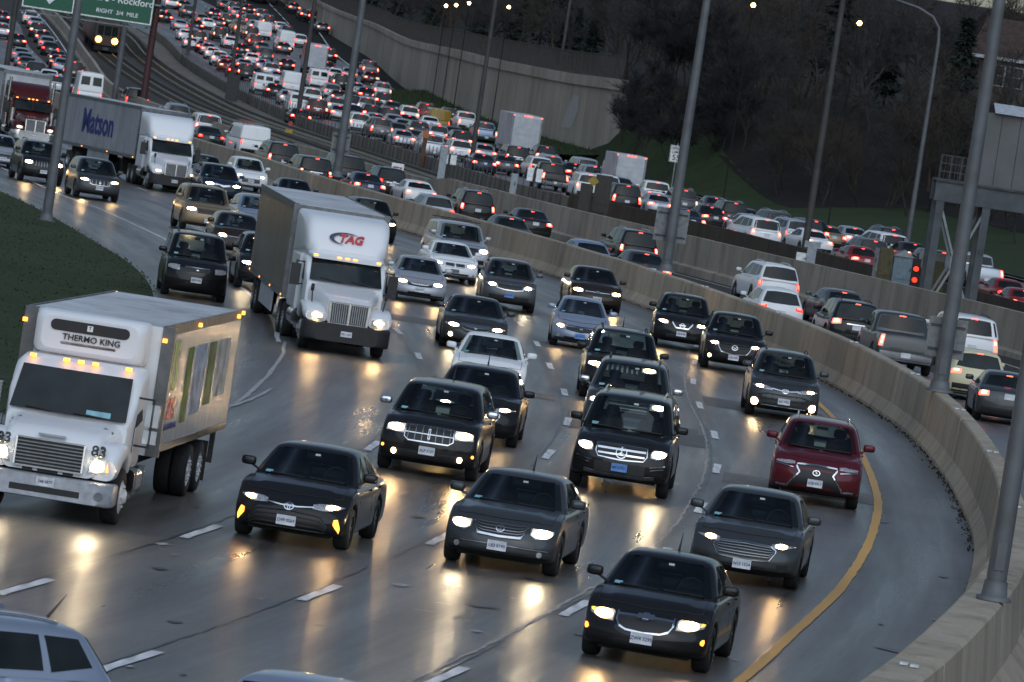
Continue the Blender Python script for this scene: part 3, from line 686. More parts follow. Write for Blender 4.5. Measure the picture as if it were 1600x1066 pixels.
        if plate:
            pz = F.get('plate', .42); c = fr(np.array([0.]), np.array([pz]))[0]; pm = MB(); pm.box(-.153, .153, -.004, .012, -.077, .077)
            px = F.get('platex', 0)
            tn = Node('plate_lettering', plate_text(plate), [], None, (0, .015, -.004), (R(90), 0, R(180)))
            nodes.append(Node('licence_plate', pm.mesh('licence_plate', plate_mat or M_PLATE), [tn], None, (px, float(c[1])+.03, pz)))
    elif F.get('grilles'):
        nodes.append(Node('grille', P_(fr, F['grilles'][0]['s'], M_TRIM, off=.006, depth=.01, nc=5, nr=1)))
    # ---- rear face
    if B is not None:
        re = sp.rear; out = (0, -1, 0)
        tl = B.get('tail', [(.52, .74, .92), (sp.W/2+.05, .74, .92)])
        for sg in (1, -1):
            sh = tl if sg > 0 else flipx(tl)
            k = []
            for fr2 in ([] if B.get('unlit') else B.get('cores', [((.15, .6), (.25, .75))])):
                f2 = fr2 if sg > 0 else ((1-fr2[0][1], 1-fr2[0][0]), fr2[1]); k.append(Node('tail_lamp_core', P_(re, sh, M_HOT if B.get('brake') else M_BRAKE, off=.016, depth=0, nc=4, nr=2, out=out, frac=f2)))
            nodes.append(Node('tail_light', P_(re, sh, M_REDLENS if B.get('unlit') else M_BRAKE if B.get('brake') else M_TAIL, off=.011, depth=.012, nc=5, nr=2, out=out), k))
        if B.get('brake', 0) and glass_rear:
            z = B.get('hz', .93); nodes.append(Node('high_brake_light', P_(sp.back, [(-.13, z-.03, z), (.13, z-.03, z)], M_BRAKE, off=.02, depth=0, nc=3, nr=1, out=out)))
        pz = B.get('plate', .82); c = re(np.array([0.]), np.array([pz]))[0]; pm = MB(); pm.box(-.155, .155, -.010, .004, -.08, .08); nodes.append(Node('licence_plate', pm.mesh('licence_plate', B.get('platemat', M_PLATE)), [], None, (0, float(c[1])-.012, pz)))
        bz = B.get('bump', .42); nodes.append(Node('rear_bumper', P_(re, [(-sp.W/2+.1, sp.clear+.08, bz), (sp.W/2-.1, sp.clear+.08, bz)], B.get('bumpmat', M_TRIM), off=.02, depth=.01, nc=7, nr=2, out=out)))
        if B.get('strip'):
            z = B['strip']; nodes.append(Node('chrome_strip', P_(re, [(-.38, z-.018, z+.018), (.38, z-.018, z+.018)], M_CHROME, off=.018, depth=.005, nc=5, nr=1, out=out)))
    return nodes
def merge_nodes(nodes):
    """Joins a whole vehicle into one mesh (for those only a few pixels wide)."""
    mb = MB(); mats = []
    def walk(ns, M):
        for nd in ns:
            T = M @ (Matrix.LocRotScale(Vector(nd.loc or (0, 0, 0)), Euler(nd.rot or (0, 0, 0)), Vector((1, 1, 1))))
            me = nd.mesh; ix = []
            for mt in me.materials:
                if mt not in mats: mats.append(mt)
                ix.append(mats.index(mt))
            o = len(mb.v); mb.v.extend([tuple(T @ v.co) for v in me.vertices])
            for p in me.polygons: mb.f.append(tuple(i+o for i in p.vertices)); mb.m.append(ix[p.material_index]); mb.sm.append(p.use_smooth)
            walk(nd.kids, T)
    walk(nodes, Matrix()); return mb.mesh('vehicle', mats)
# ------------------------------------------------------------------ ground, roads, walls
def strip_mesh(name, mt, pathA, offs, s0, s1, ds, dz=0.0, zfn=None, parent=None, kind='structure', uv=True):
    ss = np.arange(s0, s1+ds*.5, ds); P = []; 
    for s in ss:
        row = []
        for o in offs:
            p, _ = pathA.at(s, o); row.append((p[0], p[1], gz(p[1])+dz+(zfn(s, o, p) if zfn else 0)))
        P.append(row)
    mb = MB(); mb.grid(P, 0, True, flip=False); me = mb.mesh(name, mt)
    l = me.uv_layers.new(name='run'); nj = len(offs)
    idx = np.zeros(len(me.loops), int); me.loops.foreach_get('vertex_index', idx)
    u = np.array(offs)[idx % nj]; v = ss[idx//nj]; l.data.foreach_set('uv', np.stack([u, v], 1).ravel().astype('f'))
    if me.polygons[0].normal.z < 0: me.flip_normals()
    o = link(name, me, parent)
    if kind and parent is None: o['kind'] = kind
    return o
def concrete_road(name, base, lo=.30, hi=.55, wet=True):
    def fn(t, b, o):
        uv = N(t, 'UVMap', uv_map='run'); mp = N(t, 'Mapping'); mp.inputs['Scale'].default_value = (1.1, .045, 1); t.links.new(uv.outputs[0], mp.inputs[0])
        n1 = noise(t, 1.0, 6, .6, vec=mp.outputs[0]); n2 = noise(t, .22, 5, .6); n3 = noise(t, 20.0, 3, .75)
        c1 = ramp(t, n1.outputs['Fac'], [(.26, tuple(x*.45 for x in base)), (.50, base), (.74, tuple(x*1.45 for x in base))])
        c2 = ramp(t, n2.outputs['Fac'], [(.3, (.72, .72, .74)), (.7, (1.12, 1.1, 1.08))])
        c = mixc(t, 1.0, c1.outputs[0], c2.outputs[0], 'MULTIPLY')
        c3 = ramp(t, n3.outputs['Fac'], [(.3, (.66, .66, .66)), (.7, (1.30, 1.30, 1.30))]); c = mixc(t, 1.0, c, c3.outputs[0], 'MULTIPLY')
        # darker wheel paths in every lane
        sw_ = N(t, 'SeparateXYZ'); t.links.new(uv.outputs[0], sw_.inputs[0]); wp = N(t, 'MapRange', i_1=0.0, i_2=1.0, i_3=0.0, i_4=3.59); t.links.new(sw_.outputs[0], wp.inputs[0]); wp.clamp = False
        sn = N(t, 'Math', operation='SINE'); t.links.new(wp.outputs[0], sn.inputs[0]); wr = N(t, 'MapRange', i_1=-1.0, i_2=1.0, i_3=.80, i_4=1.12); t.links.new(sn.outputs[0], wr.inputs[0]); c = mixc(t, 1.0, c, wr.outputs[0], 'MULTIPLY')
        # sawn joints across the slabs
        sx = N(t, 'SeparateXYZ'); t.links.new(uv.outputs[0], sx.inputs[0])
        md = N(t, 'Math', operation='PINGPONG'); md.inputs[1].default_value = 3.0; t.links.new(sx.outputs[1], md.inputs[0])
        lt = N(t, 'Math', operation='LESS_THAN'); lt.inputs[1].default_value = .035; t.links.new(md.outputs[0], lt.inputs[0])
        mj = N(t, 'Math', operation='MULTIPLY'); mj.inputs[1].default_value = .55; t.links.new(lt.outputs[0], mj.inputs[0])
        c = mixc(t, mj.outputs[0], c, (.03, .03, .03)); t.links.new(c, b.inputs['Base Color'])
        rr = N(t, 'MapRange', i_1=.3, i_2=.7, i_3=lo, i_4=hi); t.links.new(n1.outputs['Fac'], rr.inputs[0]); t.links.new(rr.outputs[0], b.inputs['Roughness'])
        # tined surface: fine grooves across the lane and grain
        mp2 = N(t, 'Mapping'); mp2.inputs['Scale'].default_value = (1.2, 9, 1); t.links.new(uv.outputs[0], mp2.inputs[0])
        n4 = noise(t, 4.0, 3, .7, vec=mp2.outputs[0]); bump(t, b, n4.outputs['Fac'], .42, .010); setp(b, spec=.42)
    return node_mat(name, fn)
M_ROAD = concrete_road('road_concrete', (.104, .098, .091), .22, .50)
M_ROAD2 = concrete_road('road_concrete_far', (.125, .124, .122), .30, .55)
def stained(name, base, dark, scale=.8, streak=True, rough=.85):
    def fn(t, b, o):
        tc = N(t, 'TexCoord'); mp = N(t, 'Mapping'); mp.inputs['Scale'].default_value = (1, 1, .16); t.links.new(tc.outputs['Object'], mp.inputs[0])
        n1 = noise(t, scale*1.6, 6, .65, vec=mp.outputs[0]); n2 = noise(t, scale*.25, 4, .6); n3 = noise(t, 14, 3, .7)
        c = ramp(t, n1.outputs['Fac'], [(.30, dark), (.52, base), (.78, tuple(x*1.15 for x in base))]); c2 = ramp(t, n2.outputs['Fac'], [(.3, (.78, .77, .76)), (.7, (1.1, 1.1, 1.1))])
        c = mixc(t, 1, c.outputs[0], c2.outputs[0], 'MULTIPLY'); c3 = ramp(t, n3.outputs['Fac'], [(.25, (.84, .84, .84)), (.75, (1.08, 1.08, 1.08))]); c = mixc(t, 1, c, c3.outputs[0], 'MULTIPLY')
        t.links.new(c, b.inputs['Base Color']); setp(b, rough=rough, spec=.3); bump(t, b, n3.outputs['Fac'], .3, .02)
    return node_mat(name, fn)
M_BARR = stained('barrier_concrete', (.40, .345, .270), (.26, .22, .17))
M_WALL = stained('wall_concrete', (.36, .318, .262), (.22, .19, .155))
M_RWALL = stained('retaining_concrete', (.37, .330, .272), (.26, .23, .19), .25)
M_FBAR = stained('fence_concrete', (.185, .165, .14), (.085, .072, .06))
M_BROWN = stained('dark_barrier', (.075, .058, .044), (.038, .030, .023))
M_BALLAST = stained('ballast', (.060, .056, .052), (.024, .022, .02), 2.5, rough=.95)
M_GRASS = stained('grass_ground', (.024, .042, .010), (.015, .027, .007), .5, rough=.95)
M_BLADE = plain('grass_blades', (.025, .044, .010), .9, var=.25, scale=.6)
M_EARTH = stained('hill_ground', (.013, .011, .009), (.006, .006, .005), .5, rough=1.0)
M_LITTER = plain('leaf_litter', (.022, .018, .013), .9, var=.6, scale=9)
M_WLINE = plain('white_road_paint', (.66, .67, .68), .42, var=.3, scale=3, coord='Generated')
M_YLINE = plain('yellow_road_paint', (.60, .30, .03), .45, var=.3, scale=3, coord='Generated')
M_SEAL = plain('joint_sealant', (.012, .012, .012), .35)
M_SEALW = plain('bare_joint', (.33, .33, .32), .6, var=.5, scale=12)
M_RAIL = plain('rail_steel', (.28, .25, .22), .3, .9)
M_TIE = plain('timber_tie', (.030, .025, .02), .9)

g = MB(); gx = np.linspace(-420, 420, 15); gy = [5, 30, 50, 70, 90, 110, 130, 150, 180, 210, 240, 270, 300, 330, 360, 400, 440, 480, 520, 560, 600, 650, 700, 750, 800, 860, 920, 1000, 1100, 1200, 1400, 1700, 2200]
g.grid([[(x, y, gz(min(y, 1250))-.25) for x in gx] for y in gy], 0, True); gm = g.mesh('ground', M_EARTH)
if gm.polygons[0].normal.z < 0: gm.flip_normals()
link('ground', gm, kind='structure')

road = strip_mesh('road', M_ROAD, BAR, [-34, -29, -25, -21, -18, -15, -12, -9, -6, -4, -2, -.2], 0, BAR.len, 4)
strip_mesh('express_road', M_ROAD2, BAR, [.2, 1.5, 3, 5, 7, 9.5, 12], 60, BAR.len, 4, .004)
strip_mesh('rail_bed', M_BALLAST, FBAR, [-17, -13, -11.2, -10.4, -7, -3.4, -2.7, -.2], 0, FBAR.len, 5, .012, lambda s, o, p: .22 if -10.8 < o < -2.9 else 0)
strip_mesh('track_walkway', M_FBAR, FBAR, [-2.5, -1.4, -.3], 0, FBAR.len, 5, .06); strip_mesh('far_road', M_ROAD2, FBAR, [.1, 4, 8, 12, 16, 20, 24.5], 0, FBAR.len, 5, .008)

# grass verge left of the ramp
def shoulder(s, o, p): return .05 if o > -1 else .05+(-o-1)*.035
strip_mesh('grass_verge', M_GRASS, GRASSL, [-60, -40, -25, -15, -8, -4, -1.5, -.15, 0], 0, GRASSL.len, 4, 0, lambda s, o, p: .02+max(0, -o-.15)*.025)
def blades(name, path, lo, hi, n, smin, smax, zf, hgt=(.025, .07)):
    mb = MB(); r = random.Random(3)
    for _ in range(n):
        s = r.uniform(smin, smax); o = r.uniform(lo, hi); p, t_ = path.at(s, o); z = gz(p[1])+zf(s, o, p); a = r.uniform(0, 6.28); h = r.uniform(*hgt); w_ = r.uniform(.02, .05)
        dx, dy = math.cos(a)*w_, math.sin(a)*w_; lx, ly = r.uniform(-.05, .05), r.uniform(-.05, .05)
        mb.add([(p[0]-dx, p[1]-dy, z-.01), (p[0]+dx, p[1]+dy, z-.01), (p[0]+lx, p[1]+ly, z+h)], [(0, 1, 2)])
    o = mb.obj(name, M_BLADE); o['kind'] = 'stuff'; return o
blades('grass', GRASSL, -14, .12, 12000, GRASSL.near(-26, 253)[0], GRASSL.near(-9.3, 107)[0], lambda s, o, p: .02+max(0, -o-.15)*.025)

# right-hand slope, retaining wall, hill
RW = Path([(-43, 880), (-36, 830), (-29.5, 780), (-23, 731), (-17, 662), (-10, 594), (-4.8, 554), (1.4, 521), (6.5, 500)])
def hill_z(o): return np.interp(o, [0, 4, 10, 22, 40, 70, 110, 170], [0, .3, 1.2, 2.6, 4.0, 7.0, 14, 28])
E_RW = EDGE.near(6.5, 500)[0]
def hill_zz(s, o):                                  # the slope swells up to meet the end of the retaining wall
    k = min(1, max(0, (s-E_RW-14)/48)); k = 1-k*k*(3-2*k); f = min(1, max(0, (o-1.2)/(1.2+5*min(1, max(0, (s-E_RW-2)/30))))); return hill_z(o)+max(0, 7.4+hill_z(max(0, o-2)*.62)*.7-hill_z(o))*k*f
zg = lambda s, o, p: .03+hill_zz(s, o)*min(1, max(0, (s-E_RW+25)/22))
strip_mesh('grass_slope', M_GRASS, EDGE, [.1, 1.5, 3, 4, 5], E_RW-25, E_RW+64, 4, 0, zg); strip_mesh('grass_slope', M_GRASS, EDGE, [.1, 2, 4, 7, 10, 12.5, 15], E_RW+60, EDGE.len, 5, .006, zg)
zh = lambda s, o, p: .05+hill_zz(s, o)
strip_mesh('hillside', M_EARTH, EDGE, [4.6, 7, 10, 14, 18, 22, 28, 36, 46, 60, 80, 110, 150, 220], E_RW-12, E_RW+64, 4, 0, zh); strip_mesh('hillside', M_EARTH, EDGE, [14.4, 18, 22, 28, 36, 46, 60, 80, 110, 150, 220], E_RW+60, EDGE.len, 6, .006, zh)
def rwh(s):                                        # height of the retaining wall along its run
    y = RW.at(s)[0][1]; return float(np.interp(y, [500, 520, 560, 600, 660, 735, 790, 860], [7.6, 7.2, 6.8, 6.4, 5.2, 4.2, 3.4, 2.6]))
RWX = Path([(-43, 880), (-36, 830), (-29.5, 780), (-23, 731), (-17, 662), (-10, 594), (-4.8, 554), (1.4, 521), (6.5, 500)])
strip_mesh('hilltop', M_EARTH, RWX, [.25, 3, 8, 16, 30, 50, 90, 160, 260], 0, RWX.len, 6, 0, lambda s, o, p: rwh(min(s, RW.len))-.15+hill_z(o*.62)*.7)
strip_mesh('grass_bank', M_GRASS, RW, [-10, -6, -3, -1.2, -.1], RW.near(-13, 625)[0], RW.len, 4, .014, lambda s, o, p: .05+.9*(1+o/10)**2)
blades('bank_grass', RW, -8, -.1, 7000, RW.near(-13, 625)[0], RW.len, lambda s, o, p: .06+.9*(1+o/10)**2, (.1, .45))

def panel_run(name, label, cat, path, prof, s0, s1, L, mt, pname='barrier_panel', gap=.03, off=0.0, hfn=None, vary=.006, group=None, wfn=None):
    """A wall of separate cast panels along a path; prof = closed outline of (offset, height)."""
    p0, _ = path.at((s0+s1)/2, off); root = empty(name, (p0[0], p0[1], gz(p0[1])), 0, label, cat, group)
    s = s0; r = random.Random(name); base = np.array([p0[0], p0[1], gz(p0[1])])
    while s < s1-.5:
        e = min(s+L, s1); mb = MB(); rings = []; dz = r.uniform(-vary, vary); do = r.uniform(-vary, vary)
        for ss in np.linspace(s+gap/2, e-gap/2, 3 if L > 4 else 2):
            h = hfn(ss) if hfn else 1.0; wk = wfn(ss) if wfn else 1.0
            rg = []
            for o, z in prof:
                p, _ = path.at(ss, off+o*wk+do); rg.append(np.array([p[0], p[1], gz(p[1])+z*h+(dz if z > .1 else 0)])-base)
            rings.append(rg)
        k = len(prof); v = [q for rg in rings for q in rg]; f = [(i*k+j, i*k+(j+1) % k, (i+1)*k+(j+1) % k, (i+1)*k+j) for i in range(len(rings)-1) for j in range(k)]
        f += [tuple(range(k))[::-1], tuple((len(rings)-1)*k+j for j in range(k))]
        mb.add(v, f); mb.obj(pname, mt, root); s = e
    return root
JERSEY = [(-.40, -.05), (-.40, .10), (-.24, .42), (-.18, 1.34), (-.15, 1.38), (.15, 1.38), (.18, 1.34), (.24, .42), (.40, .10), (.40, -.05)]
bar_root = panel_run('median_barrier', 'tan concrete median barrier curving between the oncoming lanes and the express lanes', 'barrier', BAR, JERSEY, 20, BAR.len-6, 7.6, M_BARR, gap=.045, vary=.012, wfn=lambda q: 1+.75*min(1, max(0, (q-BAR.near(9.9, 112)[0])/14)))
WSTEP = WALL.near(-5, 320)[0]
def wallh(s): return 1.30 if s < WSTEP else 1.62+.30*min(1, max(0, (s-WSTEP)/130))
WPROF = [(-.42, -.05), (-.42, .26), (-.30, .34), (-.16, .36), (-.15, .97), (-.15, 1.0), (.15, 1.0), (.15, -.05)]
WPROF = [(-.42, -.05), (-.40, .20), (-.17, .25), (-.15, 1.0), (.15, 1.0), (.15, -.05)]
panel_run('rail_wall', 'long tan concrete wall between the express lanes and the rail tracks', 'wall', WALL, WPROF, 10, WALL.len, 9.0, M_WALL, 'wall_panel', gap=.03, hfn=wallh, vary=.01)
FSPLIT = FBAR.near(2.2, 349)[0]
fb = panel_run('fence_barrier', 'low concrete barrier of short panels with steel posts beside the rail tracks', 'barrier', FBAR, [(-.14, -.05), (-.12, .92), (.12, .92), (.14, -.05)], FBAR.near(-48, 690)[0], FSPLIT, 2.0, M_FBAR, gap=.05, vary=.02)
b0 = np.array(fb.location); s = FBAR.near(-40, 620)[0]
pm = MB(); pm.box(-.03, .03, -.03, .03, 0, 1.75); pm = pm.mesh('fence_post', M_DARKMETAL)
while s < FSPLIT:
    p, _ = FBAR.at(s, -.17); link('fence_post', pm, fb, (p[0]-b0[0], p[1]-b0[1], gz(p[1])-b0[2])); s += 2.0
panel_run('brown_barrier', 'dark brown barrier wall beside the tracks at the right end of the rail corridor', 'barrier', FBAR, [(-.14, -.05), (-.12, 1.12), (.12, 1.12), (.14, -.05)], FSPLIT, FBAR.len, 6.0, M_BROWN, gap=.03)
rw = panel_run('retaining_wall', 'tall tan concrete retaining wall with a coping below the wooded hill', 'wall', RW, [(0, -.3), (0, .87), (-.22, .87), (-.22, 1.0), (.4, 1.0), (.4, -.3)], 0, RW.len, 9.5, M_RWALL, 'wall_panel', gap=.06, hfn=rwh, vary=.015)
pq, tq = RW.at(RW.near(4.0, 510)[0], -.012); pz = gz(pq[1])
a, _ = RW.at(RW.near(3.3, 513)[0], -.012); 
rb = np.array(rw.location); mp_ = MB()
pts = [(0, 2.6), (.25, 2.3), (1.9, 2.5), (2.6, 4.2), (2.4, 5.4), (1.5, 5.5), (.9, 4.6)]
s_ = RW.near(1.9, 519.5)[0]
v = []
for u_, z in pts: p, _ = RW.at(s_+u_*2.2, -.012); v.append(np.array([p[0], p[1], pz+z])-rb)
mp_.add(v, [tuple(range(len(v)))]); mp_.obj('repair_patch', plain('pale_render', (.34, .33, .31), .9, var=.15), rw)

# chain-link fence on the retaining wall: posts, rails and a woven sheet
fr = empty('hill_fence', (-10, 594, gz(594)), 0, 'rusty chain-link fence standing on top of the tall retaining wall', 'fence'); f0 = np.array(fr.location)
M_RUST = plain('rusty_fence', (.055, .045, .038), .8, var=.4, scale=5)
def mesh_fn(t, b, o):
    uv = N(t, 'UVMap', uv_map='run'); cs = []
    for rot in (45, -45):
        mp = N(t, 'Mapping'); mp.inputs['Rotation'].default_value = (0, 0, R(rot)); t.links.new(uv.outputs[0], mp.inputs[0])
        wv = N(t, 'TexWave'); wv.inputs['Scale'].default_value = 5.0; t.links.new(mp.outputs[0], wv.inputs[0]); g_ = N(t, 'Math', operation='GREATER_THAN'); g_.inputs[1].default_value = .62; t.links.new(wv.outputs['Fac'], g_.inputs[0]); cs.append(g_)
    mx_ = N(t, 'Math', operation='MAXIMUM'); t.links.new(cs[0].outputs[0], mx_.inputs[0]); t.links.new(cs[1].outputs[0], mx_.inputs[1]); t.links.new(mx_.outputs[0], b.inputs['Alpha'])
    n = noise(t, 3); r_ = ramp(t, n.outputs['Fac'], [(.3, (.06, .05, .042)), (.7, (.11, .09, .075))]); t.links.new(r_.outputs[0], b.inputs['Base Color']); setp(b, rough=.8)
M_LINK = node_mat('chain_link', mesh_fn)
s = 30.0; pmesh = MB().box(-.05, .05, -.05, .05, 0, 2.0).mesh('fence_post', M_RUST)
top = []
while s < RW.len:
    p, _ = RW.at(s, .2); h = rwh(s); link('fence_post', pmesh, fr, (p[0]-f0[0], p[1]-f0[1], gz(p[1])+h-f0[2])); top.append((p[0]-f0[0], p[1]-f0[1], gz(p[1])+h-f0[2])); s += 3.0
tb = MB(); tb.tube([(x, y, z+1.98) for x, y, z in top], .05, 5); tb.obj('top_rail', M_RUST, fr)
sh = MB(); sh.grid([[(x, y, z+.05), (x, y, z+1.95)] for x, y, z in top], 0, False); shm = sh.mesh('chain_link', M_LINK); l = shm.uv_layers.new(name='run')
idx = np.zeros(len(shm.loops), int); shm.loops.foreach_get('vertex_index', idx); l.data.foreach_set('uv', np.stack([(idx//2)*3.0, (idx % 2)*1.9], 1).ravel().astype('f')); link('chain_link', shm, fr)

# rails and ties
for k, (o_, nm) in enumerate(((-4.7, 'near the fence barrier'), (-8.9, 'nearer the tall rail wall'))):
    p0, _ = FBAR.at(300, o_); rt_ = empty('rail_track', (p0[0], p0[1], gz(p0[1])), 0, 'steel rail track on dark ballast, the one '+nm, 'rail track'); b0 = np.array(rt_.location)
    for q in (-.72, .72):
        mb = MB(); rows = []
        for s in np.arange(0, FBAR.len, 6.0):
            p, t_ = FBAR.at(s, o_+q); n_ = np.array([-t_[1], t_[0]]); z = gz(p[1])+.25
            rows.append([np.array([*(p+n_*dx), z+dz])-b0 for dx, dz in ((-.06, 0), (-.035, .17), (.035, .17), (.06, 0))])
        mb.grid(rows, 0, False); me = mb.mesh('rail', M_RAIL)
        if me.polygons[1].normal.z < 0: me.flip_normals()
        link('rail', me, rt_)
    mb = MB()
    for s in np.arange(10, FBAR.len, .62):
        p, t_ = FBAR.at(s, o_); n_ = np.array([-t_[1], t_[0]]); z = gz(p[1])+.24
        a = p-n_*1.25; b = p+n_*1.25; mb.bar(np.array([*a, z])-b0, np.array([*b, z])-b0, .22, .06)
    o = mb.obj('ties', M_TIE, rt_); o['kind'] = 'stuff'
    mb = MB(); rows = []
    for s in np.arange(0, FBAR.len, 6.0):
        p, t_ = FBAR.at(s, o_+1.45); n_ = np.array([-t_[1], t_[0]]); z = gz(p[1])+.30
        rows.append([np.array([*(p+n_*dx), z+dz])-b0 for dx, dz in ((-.09, 0), (-.09, .22), (.09, .22), (.09, 0))])
    mb.grid(rows, 0, False); mb.obj('third_rail_cover', plain('third_rail', (.06, .05, .04), .6), rt_)

# painted lines: 10 ft dashes, sealed joints beside them
def ground_strip(name, pts, width, mt, dz, parent=None, ragged=0.0, kind='structure', step=1.0):
    P = Path(pts, step) if not isinstance(pts, Path) else pts; r = random.Random(len(pts) if not isinstance(pts, Path) else 5); rows = []
    for s in np.arange(0, P.len+step*.5, step):
        w1 = width/2*(1+ragged*r.uniform(-1, 1)); w2 = width/2*(1+ragged*r.uniform(-1, 1)); j = ragged*width*r.uniform(-.5, .5)
        rows.append([(*P.at(s, -w1+j)[0],), (*P.at(s, w2+j)[0],)])
    rows = [[(x, y, gz(y)+dz) for x, y in rr] for rr in rows]; mb = MB(); mb.grid(rows, 0, False); me = mb.mesh(name, mt)
    if me.polygons[0].normal.z < 0: me.flip_normals()
    o = link(name, me, parent)
    if parent is None and kind: o['kind'] = kind
    return o
LINES = {
 'C': [(6.2, 200), (5.6, 180), (5.0, 160), (4.85, 147.1), (4.9, 135.3), (4.6, 122.8), (3.9, 110.2), (3.0, 99.0), (1.5, 87), (-.3, 74.6), (-2.6, 62), (-5.5, 50)],
 'B': [(-1.2, 205), (-.2, 185), (.6, 168), (1.0, 155), (1.35, 143.6), (1.4, 131.6), (1.0, 120), (.3, 108), (-.7, 96), (-2.1, 84.5), (-3.9, 72.6), (-6.2, 60), (-9, 48)],
 'A': [(-10, 220), (-7.6, 200), (-5.2, 180), (-3.3, 162), (-2.5, 150.6), (-2.1, 140), (-2.1, 128), (-2.45, 116), (-3.1, 104.8), (-4.0, 93.8), (-5.4, 82.8), (-7.2, 71), (-9.6, 59)],
}
for k, L_ in LINES.items():
    P = Path(L_, 1.0)
    ground_strip('joint_seal', P, .035, M_SEAL, .010, road, .9, step=.35)
    if k == 'C': ground_strip('bare_joint', [P.at(s, -.10)[0] for s in np.arange(20, P.len-20, 3)], .045, M_SEALW, .012, road, .9, step=.4)
    s0 = {'C': P.near(4.6, 122.8)[0] % 12.2, 'B': P.near(1.35, 143.6)[0] % 12.2, 'A': P.near(-2.5, 150.6)[0] % 12.2}[k]
    s = s0
    while s < P.len:
        lo, hi = max(0, s-1.5), min(P.len, s+1.5)
        if hi-lo > 1: ground_strip('lane_dash', [P.at(q, .14)[0] for q in np.linspace(lo, hi, 5)], .16, M_WLINE, .014, road, .12, step=.5)
        s += 12.2
GUIDES = [Path(v, 1.0) for v in LINES.values()]+[Path([(-42, 345), (-30, 295), (-19.6, 241.4), (-17.3, 231.6), (-12.9, 207.3), (-9.5, 184.5), (-6.9, 162), (-5.75, 147), (-5.4, 132), (-5.6, 118), (-6.4, 106), (-7.8, 92), (-9.6, 78), (-12, 62)], 1.0)]
UP = [[(BAR.at(s, -o)[0]) for s in np.arange(BAR.near(-42, 455)[0], BAR.near(4, 219)[0], 6)] for o in (4.6, 8.2, 11.8)]
for L_ in UP:
    P = Path(L_, 1.0); s = 4.0
    while s < P.len-3: ground_strip('lane_dash', [P.at(q)[0] for q in np.linspace(s, s+3, 3)], .13, M_WLINE, .014, road, .1, step=1.0); s += 12.2
ground_strip('yellow_line', [(5.5, 205), (7.4, 180), (8.3, 165), (8.6, 155), (8.65, 141), (8.4, 129.3), (8.0, 119), (7.2, 108), (6.1, 96.9), (5.0, 88.3), (4.4, 83.6), (3.8, 79.2), (2.2, 68), (0, 57)], .17, M_YLINE, .016, road, .10, step=.6)
ground_strip('edge_line', [(-42, 345), (-30, 295), (-19.6, 241.4), (-17.3, 231.6), (-12.9, 207.3), (-9.5, 184.5), (-6.9, 162), (-5.9, 147)], .13, M_WLINE, .014, road, .25)
ground_strip('edge_line', [(-5.75, 147.5), (-5.5, 140), (-5.42, 130), (-5.6, 118), (-6.4, 106), (-7.8, 92), (-9.6, 78)], .10, M_SEALW, .014, road, .4)
ground_strip('bare_joint', [(-5.1, 127), (-5.25, 123), (-5.6, 118.5), (-6.2, 114)], .09, M_SEALW, .018, road, .3)
ground_strip('white_edge_line', [WALL.at(s, -1.15)[0] for s in np.arange(60, WALL.len, 6)], .13, M_WLINE, .018, None, .1, step=2)
for o_ in (4.4,): 
    P = Path([BAR.at(s, o_)[0] for s in np.arange(80, BAR.len, 6)], 2)
    s = 5
    while s < P.len-3: ground_strip('express_lane_dash', [P.at(q)[0] for q in np.linspace(s, s+3, 3)], .12, M_WLINE, .018, bpy.data.objects['express_road'], .1, step=1.0); s += 12.2
ground_strip('far_edge_line', [EDGE.at(s, -.9)[0] for s in np.arange(40, EDGE.len, 8)], .16, M_WLINE, .022, None, .1, step=3)
for o_ in (-4.6, -8.3, -12, -15.7, -19.4):
    P = Path([EDGE.at(s, o_)[0] for s in np.arange(40, EDGE.len, 8)], 3); s = 4
    fr_ = bpy.data.objects['far_road']
    while s < P.len-3 and s < 330: ground_strip('far_lane_dash', [P.at(q)[0] for q in np.linspace(s, s+(3 if o_ != -4.6 else 9), 3)], .15, M_WLINE, .022, fr_, .1, step=1.5); s += 12.2
# cracks, skid scars and patches on the slabs
def scar(px, py, pts, mt=M_SEAL, nm='road_scar'):
    p = at(px, py); mb = MB(); v = [(p[0]+a, p[1]+b, gz(p[1]+b)+.013) for a, b in pts]; mb.add(v, [tuple(range(len(v)))]); me = mb.mesh(nm, mt)
    if me.polygons[0].normal.z < 0: me.flip_normals()
    link(nm, me, road)
scar(752, 948, [(-.35, .12), (-.05, -.28), (.1, -.12), (.32, -.22), (.15, .02), (.36, .22), (.05, .1), (-.1, .25)])
scar(778, 1012, [(-.12, 0), (0, -.12), (.15, .05), (.02, .16)]); scar(1400, 880+140, [(-.35, .3), (.4, -.5), (.55, -.3), (-.1, .5)]); scar(1465, 708, [(-.5, .1), (.5, -.15), (.55, .05), (-.4, .2)])
for px, py in ((868, 598), (862, 603), (1118, 697), (1117, 710), (1085, 820), (1058, 822), (700, 920), (706, 930), (690, 944), (660, 955)):
    scar(px, py, [(-.14, -.05), (.16, -.02), (.15, .07), (-.12, .06)], M_SEALW, 'scuff')
rr = random.Random(11)
for _ in range(46):
    px, py = rr.uniform(150, 1500), rr.uniform(600, 1060); w_ = rr.uniform(.03, .14); scar(px, py, [(-w_, 0), (0, -w_*2), (w_*1.2, w_*.4), (w_*.1, w_*2.4)], M_SEAL if rr.random() < .6 else M_SEALW, 'scuff')
M_PATCHD = stained('dark_patch', (.100, .094, .086), (.070, .066, .060), 1.5, rough=.5); M_PATCHL = stained('light_patch', (.165, .155, .14), (.12, .114, .104), 1.5, rough=.6)
